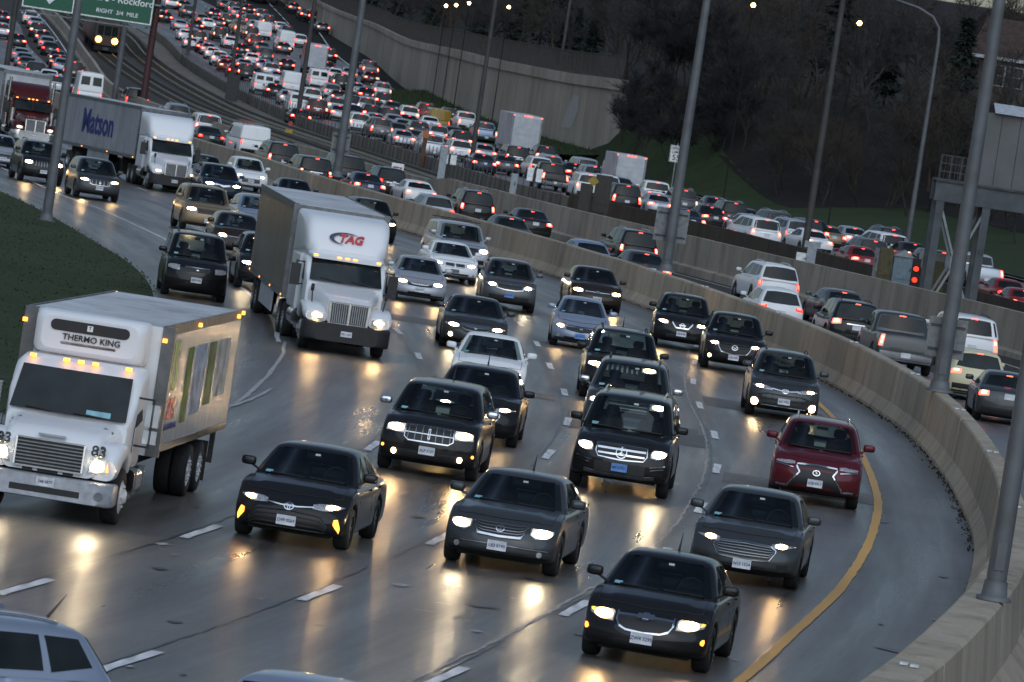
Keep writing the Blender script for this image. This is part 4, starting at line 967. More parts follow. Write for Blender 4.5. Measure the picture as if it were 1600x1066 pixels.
for gi, s0, ln, o0, wd, mt in ((0, 148, 4.5, 1.9, 3.2, M_PATCHD), (0, 118, 3.2, 1.9, 3.2, M_PATCHL), (1, 132, 5.0, 1.8, 3.2, M_PATCHD), (1, 168, 3.0, 1.8, 3.2, M_PATCHL), (2, 160, 4.0, 1.8, 3.2, M_PATCHD), (2, 128, 2.6, 1.8, 3.1, M_PATCHL), (0, 132, 2.2, -1.8, 3.1, M_PATCHD), (2, 190, 5.0, -2.0, 3.2, M_PATCHD)):
    G_ = GUIDES[gi]; mid = [G_.at(G_.len-(s0-45)+q, o0)[0] for q in np.linspace(0, ln, 4)]; ground_strip('slab_patch', mid, wd, mt, .006, road, .0, step=.8)
# wind-blown leaf litter along the barrier foot
mb = MB(); r = random.Random(5); sA, sB = BAR.near(-5, 265)[0], BAR.len
for _ in range(2600):
    s = r.uniform(sA, sB); o_ = -.37-abs(r.gauss(0, .09)); p, _t = BAR.at(s, o_); z = gz(p[1])+.004
    if noise_s := (math.sin(s*.9)+math.sin(s*2.3+1)) < -.2: 
        if r.random() < .7: continue
    q = r.uniform(.012, .042); a = r.uniform(0, 6.3); mb.add([(p[0]+math.cos(a)*q, p[1]+math.sin(a)*q, z), (p[0]+math.cos(a+2.2)*q, p[1]+math.sin(a+2.2)*q, z), (p[0]+math.cos(a+4.1)*q, p[1]+math.sin(a+4.1)*q, z), (p[0], p[1], z+r.uniform(.015, .06))], [(0, 1, 3), (1, 2, 3), (2, 0, 3)])
o = mb.obj('leaf_litter', M_LITTER); o['kind'] = 'stuff'
# reflectors on the barrier top
b0 = np.array(bar_root.location); M_REFL = plain('reflector', (.62, .63, .66), .3)
for s in np.arange(BAR.near(6, 203)[0], BAR.len-8, 16.5):
    for q in (0, .32):
        p, t_ = BAR.at(s+q*.3, -.07+q*.45); mb = MB(); mb.box(-.06, .06, -.05, .05, 0, .03); link('reflector', mb.mesh('reflector', M_REFL), bar_root, (p[0]-b0[0], p[1]-b0[1], gz(p[1])+1.38-b0[2]), (0, 0, math.atan2(t_[1], t_[0])))
# ------------------------------------------------------------------ vehicle presets
LEAN_SUV = [(0, -.08), (.15, 0), (.55, 0), (.75, -.04), (.9, -.10), (1, -.20)]
def S_sedan(**k): return CarShape(**{**dict(L=4.75, W=1.82, H=1.46), **k})
def S_hatch(**k): return CarShape(**{**dict(L=4.2, W=1.74, H=1.50, nose=.74, cowl=1.0, belt=1.0, deck=1.0, tail=.98, yc=.95, yrf=.95, yrr=.45, ybl=.10, wb=2.55, foh=.85), **k})
def S_suv(**k): return CarShape(**{**dict(L=4.65, W=1.87, H=1.70, nose=.92, cowl=1.10, belt=1.12, deck=1.12, tail=1.08, yc=1.12, yrf=.72, yrr=.42, ybl=.07, wb=2.68, foh=.92, wr=.36, clear=.24, lean=LEAN_SUV, roofw=.40, sweepf=.26), **k})
def S_bigsuv(**k): return CarShape(**{**dict(L=5.2, W=2.0, H=1.90, nose=1.05, cowl=1.22, belt=1.26, deck=1.26, tail=1.22, yc=1.25, yrf=.65, yrr=.28, ybl=.05, wb=2.95, foh=1.0, wr=.39, clear=.28, lean=LEAN_SUV, roofw=.34, sweepf=.22, r=.09), **k})
def S_van(**k): return CarShape(**{**dict(L=5.1, W=1.98, H=1.76, nose=.86, cowl=1.08, belt=1.10, deck=1.10, tail=1.08, yc=.88, yrf=1.0, yrr=.30, ybl=.06, wb=3.05, foh=.98, wr=.34, roofw=.28, lean=LEAN_SUV), **k})
def S_cargo(**k): return CarShape(**{**dict(L=5.5, W=2.02, H=2.15, nose=1.05, cowl=1.22, belt=1.25, deck=1.25, tail=1.25, yc=.72, yrf=1.05, yrr=.10, ybl=.02, wb=3.4, foh=.85, wr=.36, roofw=.16, beltw=.06, lean=LEAN_SUV, clear=.3, cab_r=.09, sweepr=.05), **k})
def S_pickup(**k): return CarShape(**{**dict(L=5.7, W=2.0, H=1.90, nose=1.08, cowl=1.24, belt=1.28, deck=1.26, tail=1.25, yc=1.35, yrf=.68, yrr=2.05, ybl=1.85, wb=3.6, foh=.95, wr=.40, clear=.32, lean=LEAN_SUV, sweepf=.16, sweepr=.04, r=.08, roofw=.28), **k})

TAILS = {
 'sedan': dict(tail=[(.50, .80, .92), (.93, .74, .93)], plate=.80, bump=.46, w0=.20, ww=.84, cores=[((.2, .65), (.25, .8))]),
 'suv': dict(tail=[(.60, .92, 1.08), (.95, .86, 1.10)], plate=.80, bump=.56, w0=.14, ww=.88, strip=.93, cores=[((.2, .75), (.25, .8))]),
 'tallsuv': dict(tail=[(.84, .80, 1.22), (1.0, .80, 1.22)], plate=.84, bump=.58, w0=.12, ww=.92, cores=[((.1, .6), (.55, .85))]),
 'van': dict(tail=[(.80, .80, 1.12), (.99, .80, 1.12)], plate=.80, bump=.56, w0=.14, ww=.90, strip=.93, cores=[((.1, .6), (.3, .7))]),
 'pickup': dict(tail=[(.84, .82, 1.20), (1.0, .82, 1.20)], plate=.60, bump=.68, bumpmat=M_CHROME, w0=.2, ww=.86, cores=[((.15, .6), (.55, .8)), ((.15, .6), (.22, .45))]),
 'cargo': dict(tail=[(.90, .85, 1.2), (1.01, .85, 1.2)], plate=.84, bump=.58, w0=.12, ww=.92, cores=[((.1, .6), (.3, .7))]),
 'hatch': dict(tail=[(.56, .84, 1.04), (.90, .80, 1.06)], plate=.70, bump=.52, w0=.14, ww=.86, cores=[((.2, .7), (.3, .8))]),
}
FRONT1 = {
 'sedan': dict(head=[(.46, .58, .68), (.66, .60, .74), (.88, .64, .80)], grilles=[dict(s=[(-.42, .48, .68), (.42, .48, .68)])]),
 'suv': dict(head=[(.50, .76, .88), (.70, .76, .94), (.92, .78, .98)], grilles=[dict(s=[(-.46, .66, .90), (.46, .66, .90)])]),
 'big': dict(head=[(.56, .84, 1.0), (.74, .84, 1.02), (.97, .84, 1.02)], grilles=[dict(s=[(-.54, .72, 1.0), (.54, .72, 1.0)])]),
}
SL = lambda a0, a1, z0, z1: [(-a1, z0, z1), (a1, z0, z1)] if a0 is None else [(a0, z0, z1), (a1, z0, z1)]

ONC = 'vehicles driving towards the overpass with headlights on'
NEAR = [
 # key, anchor, x, y, colour, shape, front, extras, label
 ('sedan', 'F', 1008, 1036, 'black', S_sedan(L=4.6, W=1.80, H=1.475, nose=.78, cowl=1.0, belt=.99, yc=1.15), dict(
    head=[(.46, .60, .73), (.64, .60, .82), (.84, .66, .89), (.90, .74, .90)], lit=((.04, .72), (.04, .92)), amber=1, grilles=[dict(s=[(-.42, .63, .80), (-.36, .54, .81), (-.25, .50, .82), (0, .485, .825), (.25, .50, .82), (.36, .54, .81), (.42, .63, .80)], chrome=.022)],
    chrome=[[(-.41, .685, .712), (0, .70, .727), (.41, .685, .712)]], emblem=('bowtie', .71, .072), plate=.42, signal=(.87, .47, .04), intake=[[(-.6, .24, .33), (-.4, .24, .38), (.4, .24, .38), (.6, .24, .33)]]),
    dict(plate='ZW4 3295', antenna=True), 'black sedan nearest the camera with a gold cross emblem and white plate'),
 ('sedan', 'F', 782, 887, 'dark grey', S_sedan(L=5.0, W=1.84, H=1.46, nose=.80, cowl=.99, belt=.98, yc=1.4), dict(
    head=[(.50, .66, .76), (.60, .60, .86), (.78, .62, .89), (.88, .70, .86)], lit=((.05, .95), (.06, .94)), lamp=M_LAMPX, grilles=[dict(s=[(-.47, .77, .80), (-.36, .57, .81), (0, .555, .82), (.36, .57, .81), (.47, .77, .80)], chrome=.022, h=6, bw=.35)],
    emblem=('angled_l', .70, .055), plate=.42, fog=(.70, .36, .045, 0), chrome=[[(-.82, .42, .432), (0, .44, .452), (.82, .42, .432)]], intake=[[(-.5, .25, .33), (.5, .25, .33)]]),
    dict(plate='LB3 8190', antenna=True), 'dark grey luxury sedan with a wide chrome trapezoid grille, ahead of the large black suv'),
 ('sedan', 'F', 456, 846, 'black', S_sedan(L=4.85, W=1.83, H=1.47, nose=.76, cowl=.98, belt=.98, yc=1.25), dict(
    head=[(.38, .64, .70), (.60, .62, .76), (.80, .66, .82), (.93, .74, .84)], lit=((.36, .78), (.15, .85)), lamp=M_LAMPW, grilles=[dict(s=[(-.66, .26, .40), (-.52, .25, .57), (0, .25, .60), (.52, .25, .57), (.66, .26, .40)], h=5, bm=M_TRIM)],
    chrome=[[(-.40, .645, .66), (-.14, .615, .635), (.14, .615, .635), (.40, .645, .66)]], emblem=('ellipses', .63, .062), plate=.40, slash=[(.75, .42, .50), (.80, .36, .51), (.86, .30, .38)]),
    dict(plate='D99 0569'), 'black sedan with orange corner running lights beside the refrigerated box truck'),
 ('sedan', 'F', 1160, 908, 'dark grey', S_sedan(L=4.87, W=1.85, H=1.47, nose=.80, cowl=.98, belt=.99, yc=1.25), dict(
    head=[(.46, .68, .74), (.66, .68, .79), (.90, .74, .85)], lit=((.12, .62), (.1, .9)), amber=1, grilles=[dict(s=[(-.54, .60, .64), (-.44, .46, .70), (0, .44, .72), (.44, .46, .70), (.54, .60, .64)], chrome=.012, h=6, bw=.3)],
    plate=.36, intake=[[(-.40, .24, .34), (.40, .24, .34)], [(.60, .30, .42), (.78, .32, .44)], [(-.78, .32, .44), (-.60, .30, .42)]]),
    dict(plate='N13 1534'), 'dark grey sedan with a wide six-bar grille near the yellow line'),
 ('suv', 'F', 667, 741, 'black', S_suv(L=4.74, W=1.92, H=1.70, nose=.98, cowl=1.13, r=.09, sweepf=.20), dict(
    head=[(.50, .78, .98), (.62, .78, .98), (.88, .79, .97)], lit=((.04, .96), (.08, .86)), grilles=[dict(s=[(-.49, .72, .95), (-.40, .66, .96), (.40, .66, .96), (.49, .72, .95)], chrome=.012, v=7, bw=.10)],
    chrome=[[(-.88, .975, .995), (0, .985, 1.005), (.88, .975, .995)], [(-.48, .80, .82), (.48, .80, .82)]], emblem=('tall_box', .81), plate=.50, fog=(.66, .42, .05, 1), signal=(.90, .50, .03), intake=[[(-.7, .34, .48), (.7, .34, .48)]]),
    dict(plate='RLP 3107', mirror_mat=M_CHROME, antenna=True), 'black suv with chrome mirrors and a flat chrome grille strip between square headlights'),
 ('suv', 'F', 965, 768, 'black', S_bigsuv(L=5.1, W=1.95, H=1.85, nose=1.0, cowl=1.17, belt=1.18), dict(
    head=[(.60, .80, .90), (.72, .78, 1.01), (.86, .82, 1.04), (.96, .90, 1.02)], lit=((.06, .94), (.08, .92)), lamp=M_LAMPX, grilles=[dict(s=[(-.53, .80, .95), (-.46, .70, .96), (0, .68, .97), (.46, .70, .96), (.53, .80, .95)], chrome=.014)],
    chrome=[[(-.50, .86, .90), (.50, .86, .90)], [(-.48, .765, .80), (.48, .765, .80)], [(.60, .60, .625), (.90, .66, .685)], [(-.90, .66, .685), (-.60, .60, .625)], [(.62, .55, .57), (.88, .60, .62)], [(-.88, .60, .62), (-.62, .55, .57)]], emblem=('star', .83, .078), plate=.53,
    skid=[[(-.72, .38, .44), (-.45, .34, .40), (.45, .34, .40), (.72, .38, .44)]], intake=[[(-.52, .42, .62), (.52, .42, .62)]]),
    dict(plate='MF 63921', plate_mat=M_PLATEB, rails='chrome', nwin=3), 'large black suv with a three-pointed star on its grille and a blue plate'),
 ('suv', 'F', 1268, 786, 'maroon', S_suv(L=4.63, W=1.86, H=1.65, nose=.90, cowl=1.06, belt=1.10), dict(
    head=[(.48, .80, .85), (.66, .78, .88), (.90, .80, .92)], lamp=None, grilles=[dict(s=[(-.58, .30, .36), (-.37, .30, .66), (-.42, .68, .80), (-.36, .30, .81), (0, .30, .82), (.36, .30, .81), (.42, .68, .80), (.37, .30, .66), (.58, .30, .36)][0:1]+[(-.36, .30, .80), (0, .30, .82), (.36, .30, .80), (.58, .30, .36)])],
    chrome=[[(-.43, .795, .82), (0, .815, .84), (.43, .795, .82)], [(-.44, .745, .80), (-.36, .64, .69), (-.345, .63, .67)], [(.345, .63, .67), (.36, .64, .69), (.44, .745, .80)], [(-.60, .32, .38), (-.36, .63, .67)], [(.36, .63, .67), (.60, .32, .38)], [(.50, .72, .735), (.88, .76, .775)], [(-.88, .76, .775), (-.50, .72, .735)], [(.62, .33, .36), (.84, .34, .37)], [(-.84, .34, .37), (-.62, .33, .36)]],
    emblem=('angled_l', .68, .06), plate=.46), dict(plate='K28 4417', rails='chrome', stickers=False), 'maroon suv with an hourglass grille and unlit headlights right of the lanes'),
 ('suv', 'F', 1218, 654, 'dark grey', S_suv(L=4.57, W=1.85, H=1.68, nose=.88, cowl=1.05), dict(
    head=[(.34, .74, .78), (.58, .74, .86), (.80, .78, .92), (.92, .84, .94)], lit=((.42, .80), (.15, .85)), amber=1, chrome=[[(-.36, .77, .79), (-.14, .74, .76), (.14, .74, .76), (.36, .77, .79)], [(-.6, .34, .35), (.6, .34, .35)]], emblem=('ellipses', .76, .065), plate=.48,
    intake=[[(-.80, .36, .58), (-.50, .34, .66), (.50, .34, .66), (.80, .36, .58)]], fog=(.78, .40, .095, 1)), dict(plate='E61 7703', rails=True), 'dark grey suv with roof rails and big round fog lamps by the yellow line'),
 ('suv', 'F', 1141, 580, 'black', S_suv(L=4.55, W=1.84, H=1.67, nose=.90, cowl=1.06), dict(
    head=[(.48, .76, .84), (.68, .78, .90), (.92, .86, .96)], lit=((.08, .65), (.1, .9)), grilles=[dict(s=[(-.50, .76, .84), (-.40, .58, .85), (0, .52, .86), (.40, .58, .85), (.50, .76, .84)], h=4, bm=M_TRIM)],
    chrome=[[(-.54, .78, .80), (-.40, .575, .60), (0, .515, .535), (.40, .575, .60), (.54, .78, .80)]], emblem=('wing', .74, .075), plate=.44, fog=(.74, .42, .05, 1)), dict(plate='H72 5581'), 'black suv with a chrome wing-shaped grille edge close to the median barrier'),
 ('suv', 'F', 1060, 545, 'black', S_suv(L=4.63, W=1.84, H=1.68, nose=.92, cowl=1.08), dict(
    head=[(.46, .76, .86), (.66, .78, .92), (.90, .86, .98)], lit=((.06, .8), (.1, .9)), grilles=[dict(s=[(-.46, .70, .86), (.46, .70, .86)])],
    chrome=[[(-.34, .80, .86), (-.20, .66, .70), (.20, .66, .70), (.34, .80, .86)]], emblem=('ring_bar', .76, .07), plate=.50, intake=[[(-.5, .36, .46), (.5, .36, .46)]]), dict(plate='S30 9146', antenna=True), 'black suv with a chrome v-shaped grille under a roof antenna'),
 ('sedan', 'F', 926, 486, 'brown', S_sedan(L=5.05, W=1.85, H=1.49, nose=.80, cowl=1.0), dict(
    head=[(.52, .64, .76), (.72, .64, .80), (.92, .68, .82)], lit=((.04, .96), (.06, .94)), grilles=[dict(s=[(-.44, .58, .76), (.44, .58, .76)])], chrome=[[(-.46, .68, .695), (.46, .68, .695)]], emblem=('bowtie', .69, .045), plate=.46, intake=[[(-.6, .26, .38), (.6, .26, .38)]]),
    dict(plate='V15 2280'), 'dark brown sedan with warm headlights next to the median barrier'),
 ('hatchback', 'F', 902, 545, 'bluish silver', S_hatch(L=4.4, W=1.70, H=1.46, nose=.74, cowl=1.0, yc=1.02, yrf=1.15), dict(
    head=[(.44, .58, .68), (.62, .58, .82), (.84, .66, .92)], lit=((.2, .8), (.1, .8)), grilles=[dict(s=[(-.46, .56, .64), (0, .50, .66), (.46, .56, .64)])], emblem=('letter_h', .62, .055), plate=.40, plate_=1, intake=[[(-.5, .26, .36), (.5, .26, .36)]], fog=(.68, .36, .05, 0), chrome=[[(-.4, .665, .68), (.4, .665, .68)]]),
    dict(plate='MF 63921', plate_mat=M_PLATEB), 'bluish silver hatchback with a steep hood and a blue plate'),
 ('suv', 'R', 978, 517, 'black', S_suv(L=4.8, W=1.94, H=1.76, nose=1.0, cowl=1.14), dict(
    head=[(.52, .84, .98), (.72, .84, 1.02), (.94, .86, 1.0)], lit=((.05, .95), (.05, .95)), grilles=[dict(s=[(-.46, .78, 1.0), (.46, .78, 1.0)], v=7, bw=.4)], plate=.5), dict(plate='P83 1057', rails=True, antenna=True), 'black suv with roof rails two places behind the large suv with the star'),
 ('suv', 'R', 992, 566, 'dark grey', S_suv(L=5.0, W=1.95, H=1.78, nose=1.02, cowl=1.16), dict(
    head=[(.52, .84, .98), (.72, .84, 1.02), (.95, .86, 1.0)], lit=((.1, .9), (.1, .9)), grilles=[dict(s=[(-.46, .70, .98), (.46, .70, .98)], h=4)], plate=.5), dict(plate='L59 3374', mirror_mat=M_CHROME, rails=True), 'dark grey suv with chrome mirrors directly behind the large suv with the star'),
 ('sedan', 'R', 757, 575, 'black', S_sedan(L=5.1, W=1.92, H=1.52, nose=.86, cowl=1.03), dict(
    head=[(.46, .74, .80), (.68, .74, .86), (.93, .80, .90)], lit=((.15, .7), (.1, .9)), amber=1, grilles=[dict(s=[(-.56, .62, .68), (-.44, .48, .76), (0, .46, .78), (.44, .48, .76), (.56, .62, .68)], chrome=.014, h=4, bw=.3)], plate=.38), dict(plate='R26 8812', antenna=True), 'black sedan with a barred oval grille behind the suv with chrome mirrors'),
 ('sedan', 'R', 772, 524, 'white', S_sedan(L=4.5, W=1.80, H=1.47, nose=.76, cowl=.99), dict(
    head=[(.46, .62, .72), (.66, .64, .78), (.90, .74, .88)], lit=((.2, .9), (.1, .9)), grilles=[dict(s=[(-.42, .44, .56), (.42, .44, .56)])], plate=.4, fog=(.70, .36, .05, 0)), dict(plate='T94 4063', antenna=True), 'white compact sedan with glaring headlights half hidden behind a black sedan'),
 ('sedan', 'F', 736, 547, 'dark grey', S_sedan(L=4.7, W=1.84, H=1.44, nose=.76, cowl=.97), dict(
    head=[(.46, .62, .70), (.66, .62, .74), (.90, .68, .80)], lit=((.05, .75), (.1, .9)), amber=1, lamp=M_LAMPX, grilles=[dict(s=[(-.42, .62, .72), (-.30, .52, .73), (0, .48, .74), (.30, .52, .73), (.42, .62, .72)], h=2)],
    chrome=[[(-.44, .67, .74), (-.2, .63, .74), (.2, .63, .74), (.44, .67, .74)]], emblem=('ring', .67, .045), plate=.40, fog=(.70, .40, .06, 1), intake=[[(-.4, .26, .36), (.4, .26, .36)]]), dict(plate='A47 6629'), 'dark grey sedan with a silver shield grille beside the white semi truck'),
 ('suv', 'F', 790, 484, 'grey', S_suv(L=4.45, W=1.85, H=1.64, nose=.92, cowl=1.06), dict(
    head=[(.46, .76, .84), (.66, .76, .90), (.90, .84, .98)], lit=((.1, .7), (.1, .9)), lamp=M_LAMPX, grilles=[dict(s=[(-.46, .72, .86), (-.2, .68, .86), (.2, .68, .86), (.46, .72, .86)], chrome=.02)], emblem=('oval', .91, .04), plate=.52, intake=[[(-.7, .36, .5), (.7, .36, .5)]], skid=[[(-.4, .27, .33), (.4, .27, .33)]]),
    dict(plate='MF 63921', plate_mat=M_PLATEB), 'grey suv with a chrome-ringed grille and blue plate between the white and the brown sedan'),
 ('sedan', 'F', 703, 441, 'white', S_sedan(L=4.63, W=1.81, H=1.43, nose=.76, cowl=.97), dict(
    head=[(.42, .64, .70), (.62, .64, .74), (.88, .68, .78)], lit=((.1, .9), (.1, .9)), lamp=M_LAMPX, grilles=[dict(s=[(.03, .58, .71), (.36, .60, .71)], chrome=.012, v=5), dict(s=[(-.36, .60, .71), (-.03, .58, .71)], chrome=.012, v=5)], emblem=('ring', .79, .04), plate=.44, intake=[[(-.55, .26, .38), (.55, .26, .38)]], fog=(.74, .36, .045, 0)),
    dict(plate='P83 1057', plate_mat=M_GREYMETAL), 'white sedan with a split twin grille ahead of the pickup with a roof rack'),
 ('sedan', 'F', 650, 472, 'silver', S_sedan(L=4.5, W=1.75, H=1.435, nose=.74, cowl=.97, yc=1.1), dict(
    head=[(.42, .60, .70), (.62, .60, .74), (.86, .66, .82)], lit=((.05, .8), (.1, .9)), grilles=[dict(s=[(-.42, .56, .64), (0, .54, .66), (.42, .56, .64)])], chrome=[[(-.44, .63, .66), (-.2, .59, .62), (.2, .59, .62), (.44, .63, .66)]], emblem=('letter_h', .62, .045), plate=.44, intake=[[(-.4, .26, .36), (.4, .26, .36)]]), dict(plate='K28 4417'), 'silver compact sedan just right of the white semi truck'),
 ('pickup', 'R', 722, 349, 'silver', S_pickup(L=5.6, W=2.0, H=1.88, yrr=.5, ybl=.2), dict(
    head=[(.58, .88, 1.02), (.78, .86, 1.06), (.98, .90, 1.06)], lit=((.05, .95), (.05, .95)), lamp=M_LAMPX, grilles=[dict(s=[(-.54, .76, 1.04), (.54, .76, 1.04)], h=4, bm=M_TRIM)], plate=.58, intake=[[(-.8, .36, .6), (.8, .36, .6)]]),
    dict(plate='N13 1534', roofbar=True), 'silver pickup with a capped bed and ladder rack by the median barrier'),
 ('minivan', 'F', 300, 466, 'black', S_van(L=5.1, W=1.86, H=1.83, nose=1.0, cowl=1.14, belt=1.14, yc=1.1, yrf=.7), dict(
    head=[(.54, .80, .94), (.70, .80, .96), (.90, .84, .96)], lamp=None, grilles=[dict(s=[(-.38, .80, .90), (.38, .80, .90)])], chrome=[[(-.38, .90, .92), (.38, .90, .92)]], emblem=('oval', .84, .03), plate=.56), dict(plate='S30 9146', rails=True), 'dark minivan with unlit headlights on the shoulder behind the refrigerated box truck'),
 ('suv', 'F', 318, 364, 'tan', S_bigsuv(L=4.8, W=1.96, H=1.79, nose=1.0, cowl=1.16, belt=1.18), dict(
    head=[(.52, .82, .96), (.72, .82, .99), (.94, .84, .98)], lit=((.05, .95), (.08, .95)), grilles=[dict(s=[(-.48, .76, .94), (.48, .76, .94)])], plate=.5), dict(plate='V15 2280', rails=True, nwin=3), 'silver tan suv with roof rails in the left lane left of the white semi truck'),
 ('sedan', 'F', 367, 400, 'brown', S_hatch(L=4.5, W=1.80, H=1.48, nose=.80, cowl=.99), dict(
    head=[(.44, .62, .72), (.64, .64, .78), (.88, .72, .86)], lit=((.05, .8), (.1, .9)), grilles=[dict(s=[(-.42, .44, .56), (.42, .44, .56)])], chrome=[[(-.42, .68, .69), (.42, .68, .69)]], emblem=('oval', .74, .04), plate=.44), dict(plate='E61 7703'), 'dark brown hatchback close left of the white semi truck trailer'),
 ('suv', 'F', 148, 312, 'dark grey', S_suv(L=4.65, W=1.88, H=1.71, nose=.92, cowl=1.08), dict(
    head=[(.48, .76, .86), (.68, .78, .94), (.90, .84, .98)], lit=((.05, .95), (.05, .95)), grilles=[dict(s=[(-.44, .68, .84), (-.3, .64, .86), (.3, .64, .86), (.44, .68, .84)], chrome=.012, v=5)], emblem=('ring', .76, .05), plate=.52, skid=[[(-.5, .27, .32), (.5, .27, .32)]]), dict(plate='H72 5581'), 'dark grey suv right of the left light pole below the blue-lettered container'),
 ('suv', 'F', 341, 315, 'dark blue', S_suv(L=4.95, W=1.96, H=1.70, nose=.92, cowl=1.08), dict(
    head=[(.44, .76, .84), (.66, .76, .88), (.92, .82, .92)], lit=((.05, .9), (.05, .95)), lamp=M_LAMPX, grilles=[dict(s=[(-.40, .64, .84), (0, .60, .86), (.40, .64, .84)])], chrome=[[(-.42, .78, .86), (0, .72, .80), (.42, .78, .86)]], plate=.5), dict(plate='A47 6629'), 'dark blue suv with white headlights beside the white tractor with the blue-lettered container'),
 ('suv', 'F', 386, 299, 'white', S_suv(L=4.5, W=1.84, H=1.68, nose=.90, cowl=1.08), dict(
    head=[(.46, .76, .84), (.66, .78, .90), (.92, .86, .96)], lit=((.1, .6), (.1, .9)), amber=1, grilles=[dict(s=[(-.48, .48, .70), (.48, .48, .70)], h=3)], plate=.56), dict(plate='R26 8812'), 'white suv with amber turn signals beside the median barrier'),
 ('suv', 'R', 66, 222, 'black', S_bigsuv(L=4.8, W=1.94, H=1.82), dict(
    head=[(.54, .84, .98), (.72, .84, 1.0), (.92, .86, .98)], lit=((.05, .95), (.05, .95)), grilles=[dict(s=[(-.46, .76, 1.0), (.46, .76, 1.0)], v=7)], plate=.55), dict(plate='L59 3374', rails=True), 'black suv crossed by the left light pole in front of the red semi truck'),
 ('sedan', 'R', 2, 211, 'silver', S_sedan(H=1.5), dict(
    head=[(.46, .60, .70), (.66, .62, .76), (.88, .66, .80)], lit=((.1, .9), (.1, .9)), grilles=[dict(s=[(-.42, .46, .66), (.42, .46, .66)], h=3)], plate=.44), dict(plate='T94 4063'), 'silver sedan half cut off by the left edge of the picture'),
 ('hatchback', 'R', 404, 306, 'bluish silver', S_hatch(L=4.4, W=1.78, H=1.53), dict(
    head=[(.44, .62, .74), (.64, .64, .80), (.87, .74, .90)], lit=((.1, .9), (.1, .9)), lamp=M_LAMPX, grilles=[dict(s=[(-.42, .44, .56), (.42, .44, .56)])], plate=.44), dict(plate='P83 1057'), 'bluish silver hatchback partly hidden behind the left side of the white semi trailer'),
 ('suv', 'R', 421, 368, 'black', S_suv(), dict(
    head=[(.46, .76, .86), (.66, .76, .90), (.92, .82, .94)], lit=((.1, .9), (.1, .9)), lamp=M_LAMPX, grilles=[dict(s=[(-.44, .66, .86), (.44, .66, .86)])], plate=.5), dict(plate='N13 1534'), 'black suv mostly hidden along the left side of the white semi trailer'),
 ('suv', 'R', 584, 312, 'black', S_suv(H=1.74), dict(
    head=[(.46, .76, .86), (.66, .76, .92), (.92, .82, .96)], lit=((.1, .9), (.1, .9)), grilles=[dict(s=[(-.44, .66, .86), (.44, .66, .86)])], plate=.5), dict(plate='K28 4417'), 'black suv mostly hidden right of the white semi trailer against the barrier'),
 ('sedan', 'R', 462, 281, 'dark blue', S_sedan(H=1.5), dict(
    head=[(.46, .60, .70), (.66, .62, .76), (.88, .66, .80)], lit=((.1, .9), (.1, .9)), grilles=[dict(s=[(-.42, .46, .66), (.42, .46, .66)], h=3)], plate=.44), dict(plate='V15 2280'), 'dark blue sedan showing only its roof above the white semi trailer'),
 ('suv', 'R', 322, 243, 'dark blue', S_suv(), dict(
    head=[(.46, .76, .86), (.66, .76, .90), (.92, .82, .94)], lit=((.1, .9), (.1, .9)), grilles=[dict(s=[(-.44, .66, .86), (.44, .66, .86)])], plate=.5), dict(plate='L59 3374'), 'dark blue suv behind the mirror of the white tractor by the barrier'),
]

def slope(y): return (gz(y+1)-gz(y-1))/2
def heading_rot(d, y):
    """Rotation of a vehicle whose nose points along d at distance y."""
    rz = math.atan2(-d[0], d[1]); return (math.atan(slope(y)*d[1]), 0.0, rz)
def place_vehicle(px, py, local, d):
    """Empty location so that the local point sits where the picture shows it; d: nose direction."""
    p = at(px, py, local[2]); rot = heading_rot(d, p[1])
    Rm = np.array(Euler(rot).to_matrix()); q = p-Rm @ np.array(local)
    return (q[0], q[1], gz(q[1])), rot
def lane_dir(p, path):
    if path is BAR and p[1] < 205:
        c = [(abs(g_.near(p[0], p[1])[1]), g_.near(p[0], p[1])[2]) for g_ in GUIDES if 3 < g_.near(p[0], p[1])[0] < g_.len-3]
        c.append((abs(BAR.near(p[0], p[1])[1]), BAR.near(p[0], p[1])[2])); c.sort(key=lambda q: q[0]); c = c[:2]
        t = sum(d*(1/(w_+.4)) for w_, d in c); return t/np.linalg.norm(t)
    return path.near(p[0], p[1])[2]

def add_near():
    for k, (key, anc, x, y, colour, sp, F, ex, label) in enumerate(NEAR):
        ex = dict(ex); F.setdefault('lamp', M_LAMPW)
        Bk = dict(TAILS['sedan' if key in ('sedan',) else 'suv']); Bk['unlit'] = True
        loc = (0, sp.ya, 0) if anc == 'F' else (0, sp.yrf+.1, sp.H-.02)
        p = at(x, y, loc[2]); d = lane_dir(p, BAR)
        pos, rot = place_vehicle(x, y, loc, d)
        d = lane_dir(pos, BAR); pos, rot = place_vehicle(x, y, loc, d)
        e = empty(key, pos, 0, label, {'suv': 'suv', 'sedan': 'car', 'hatchback': 'car', 'pickup': 'pickup truck', 'minivan': 'van'}[key], ONC); e.rotation_euler = rot
        far = FPX/pos[1] < 32
        inst(build_car(sp, 2, F, Bk, nwin=ex.pop('nwin', 3 if key in ('suv', 'minivan') else 2), interior=True, **ex), e, PM[colour])
add_near()
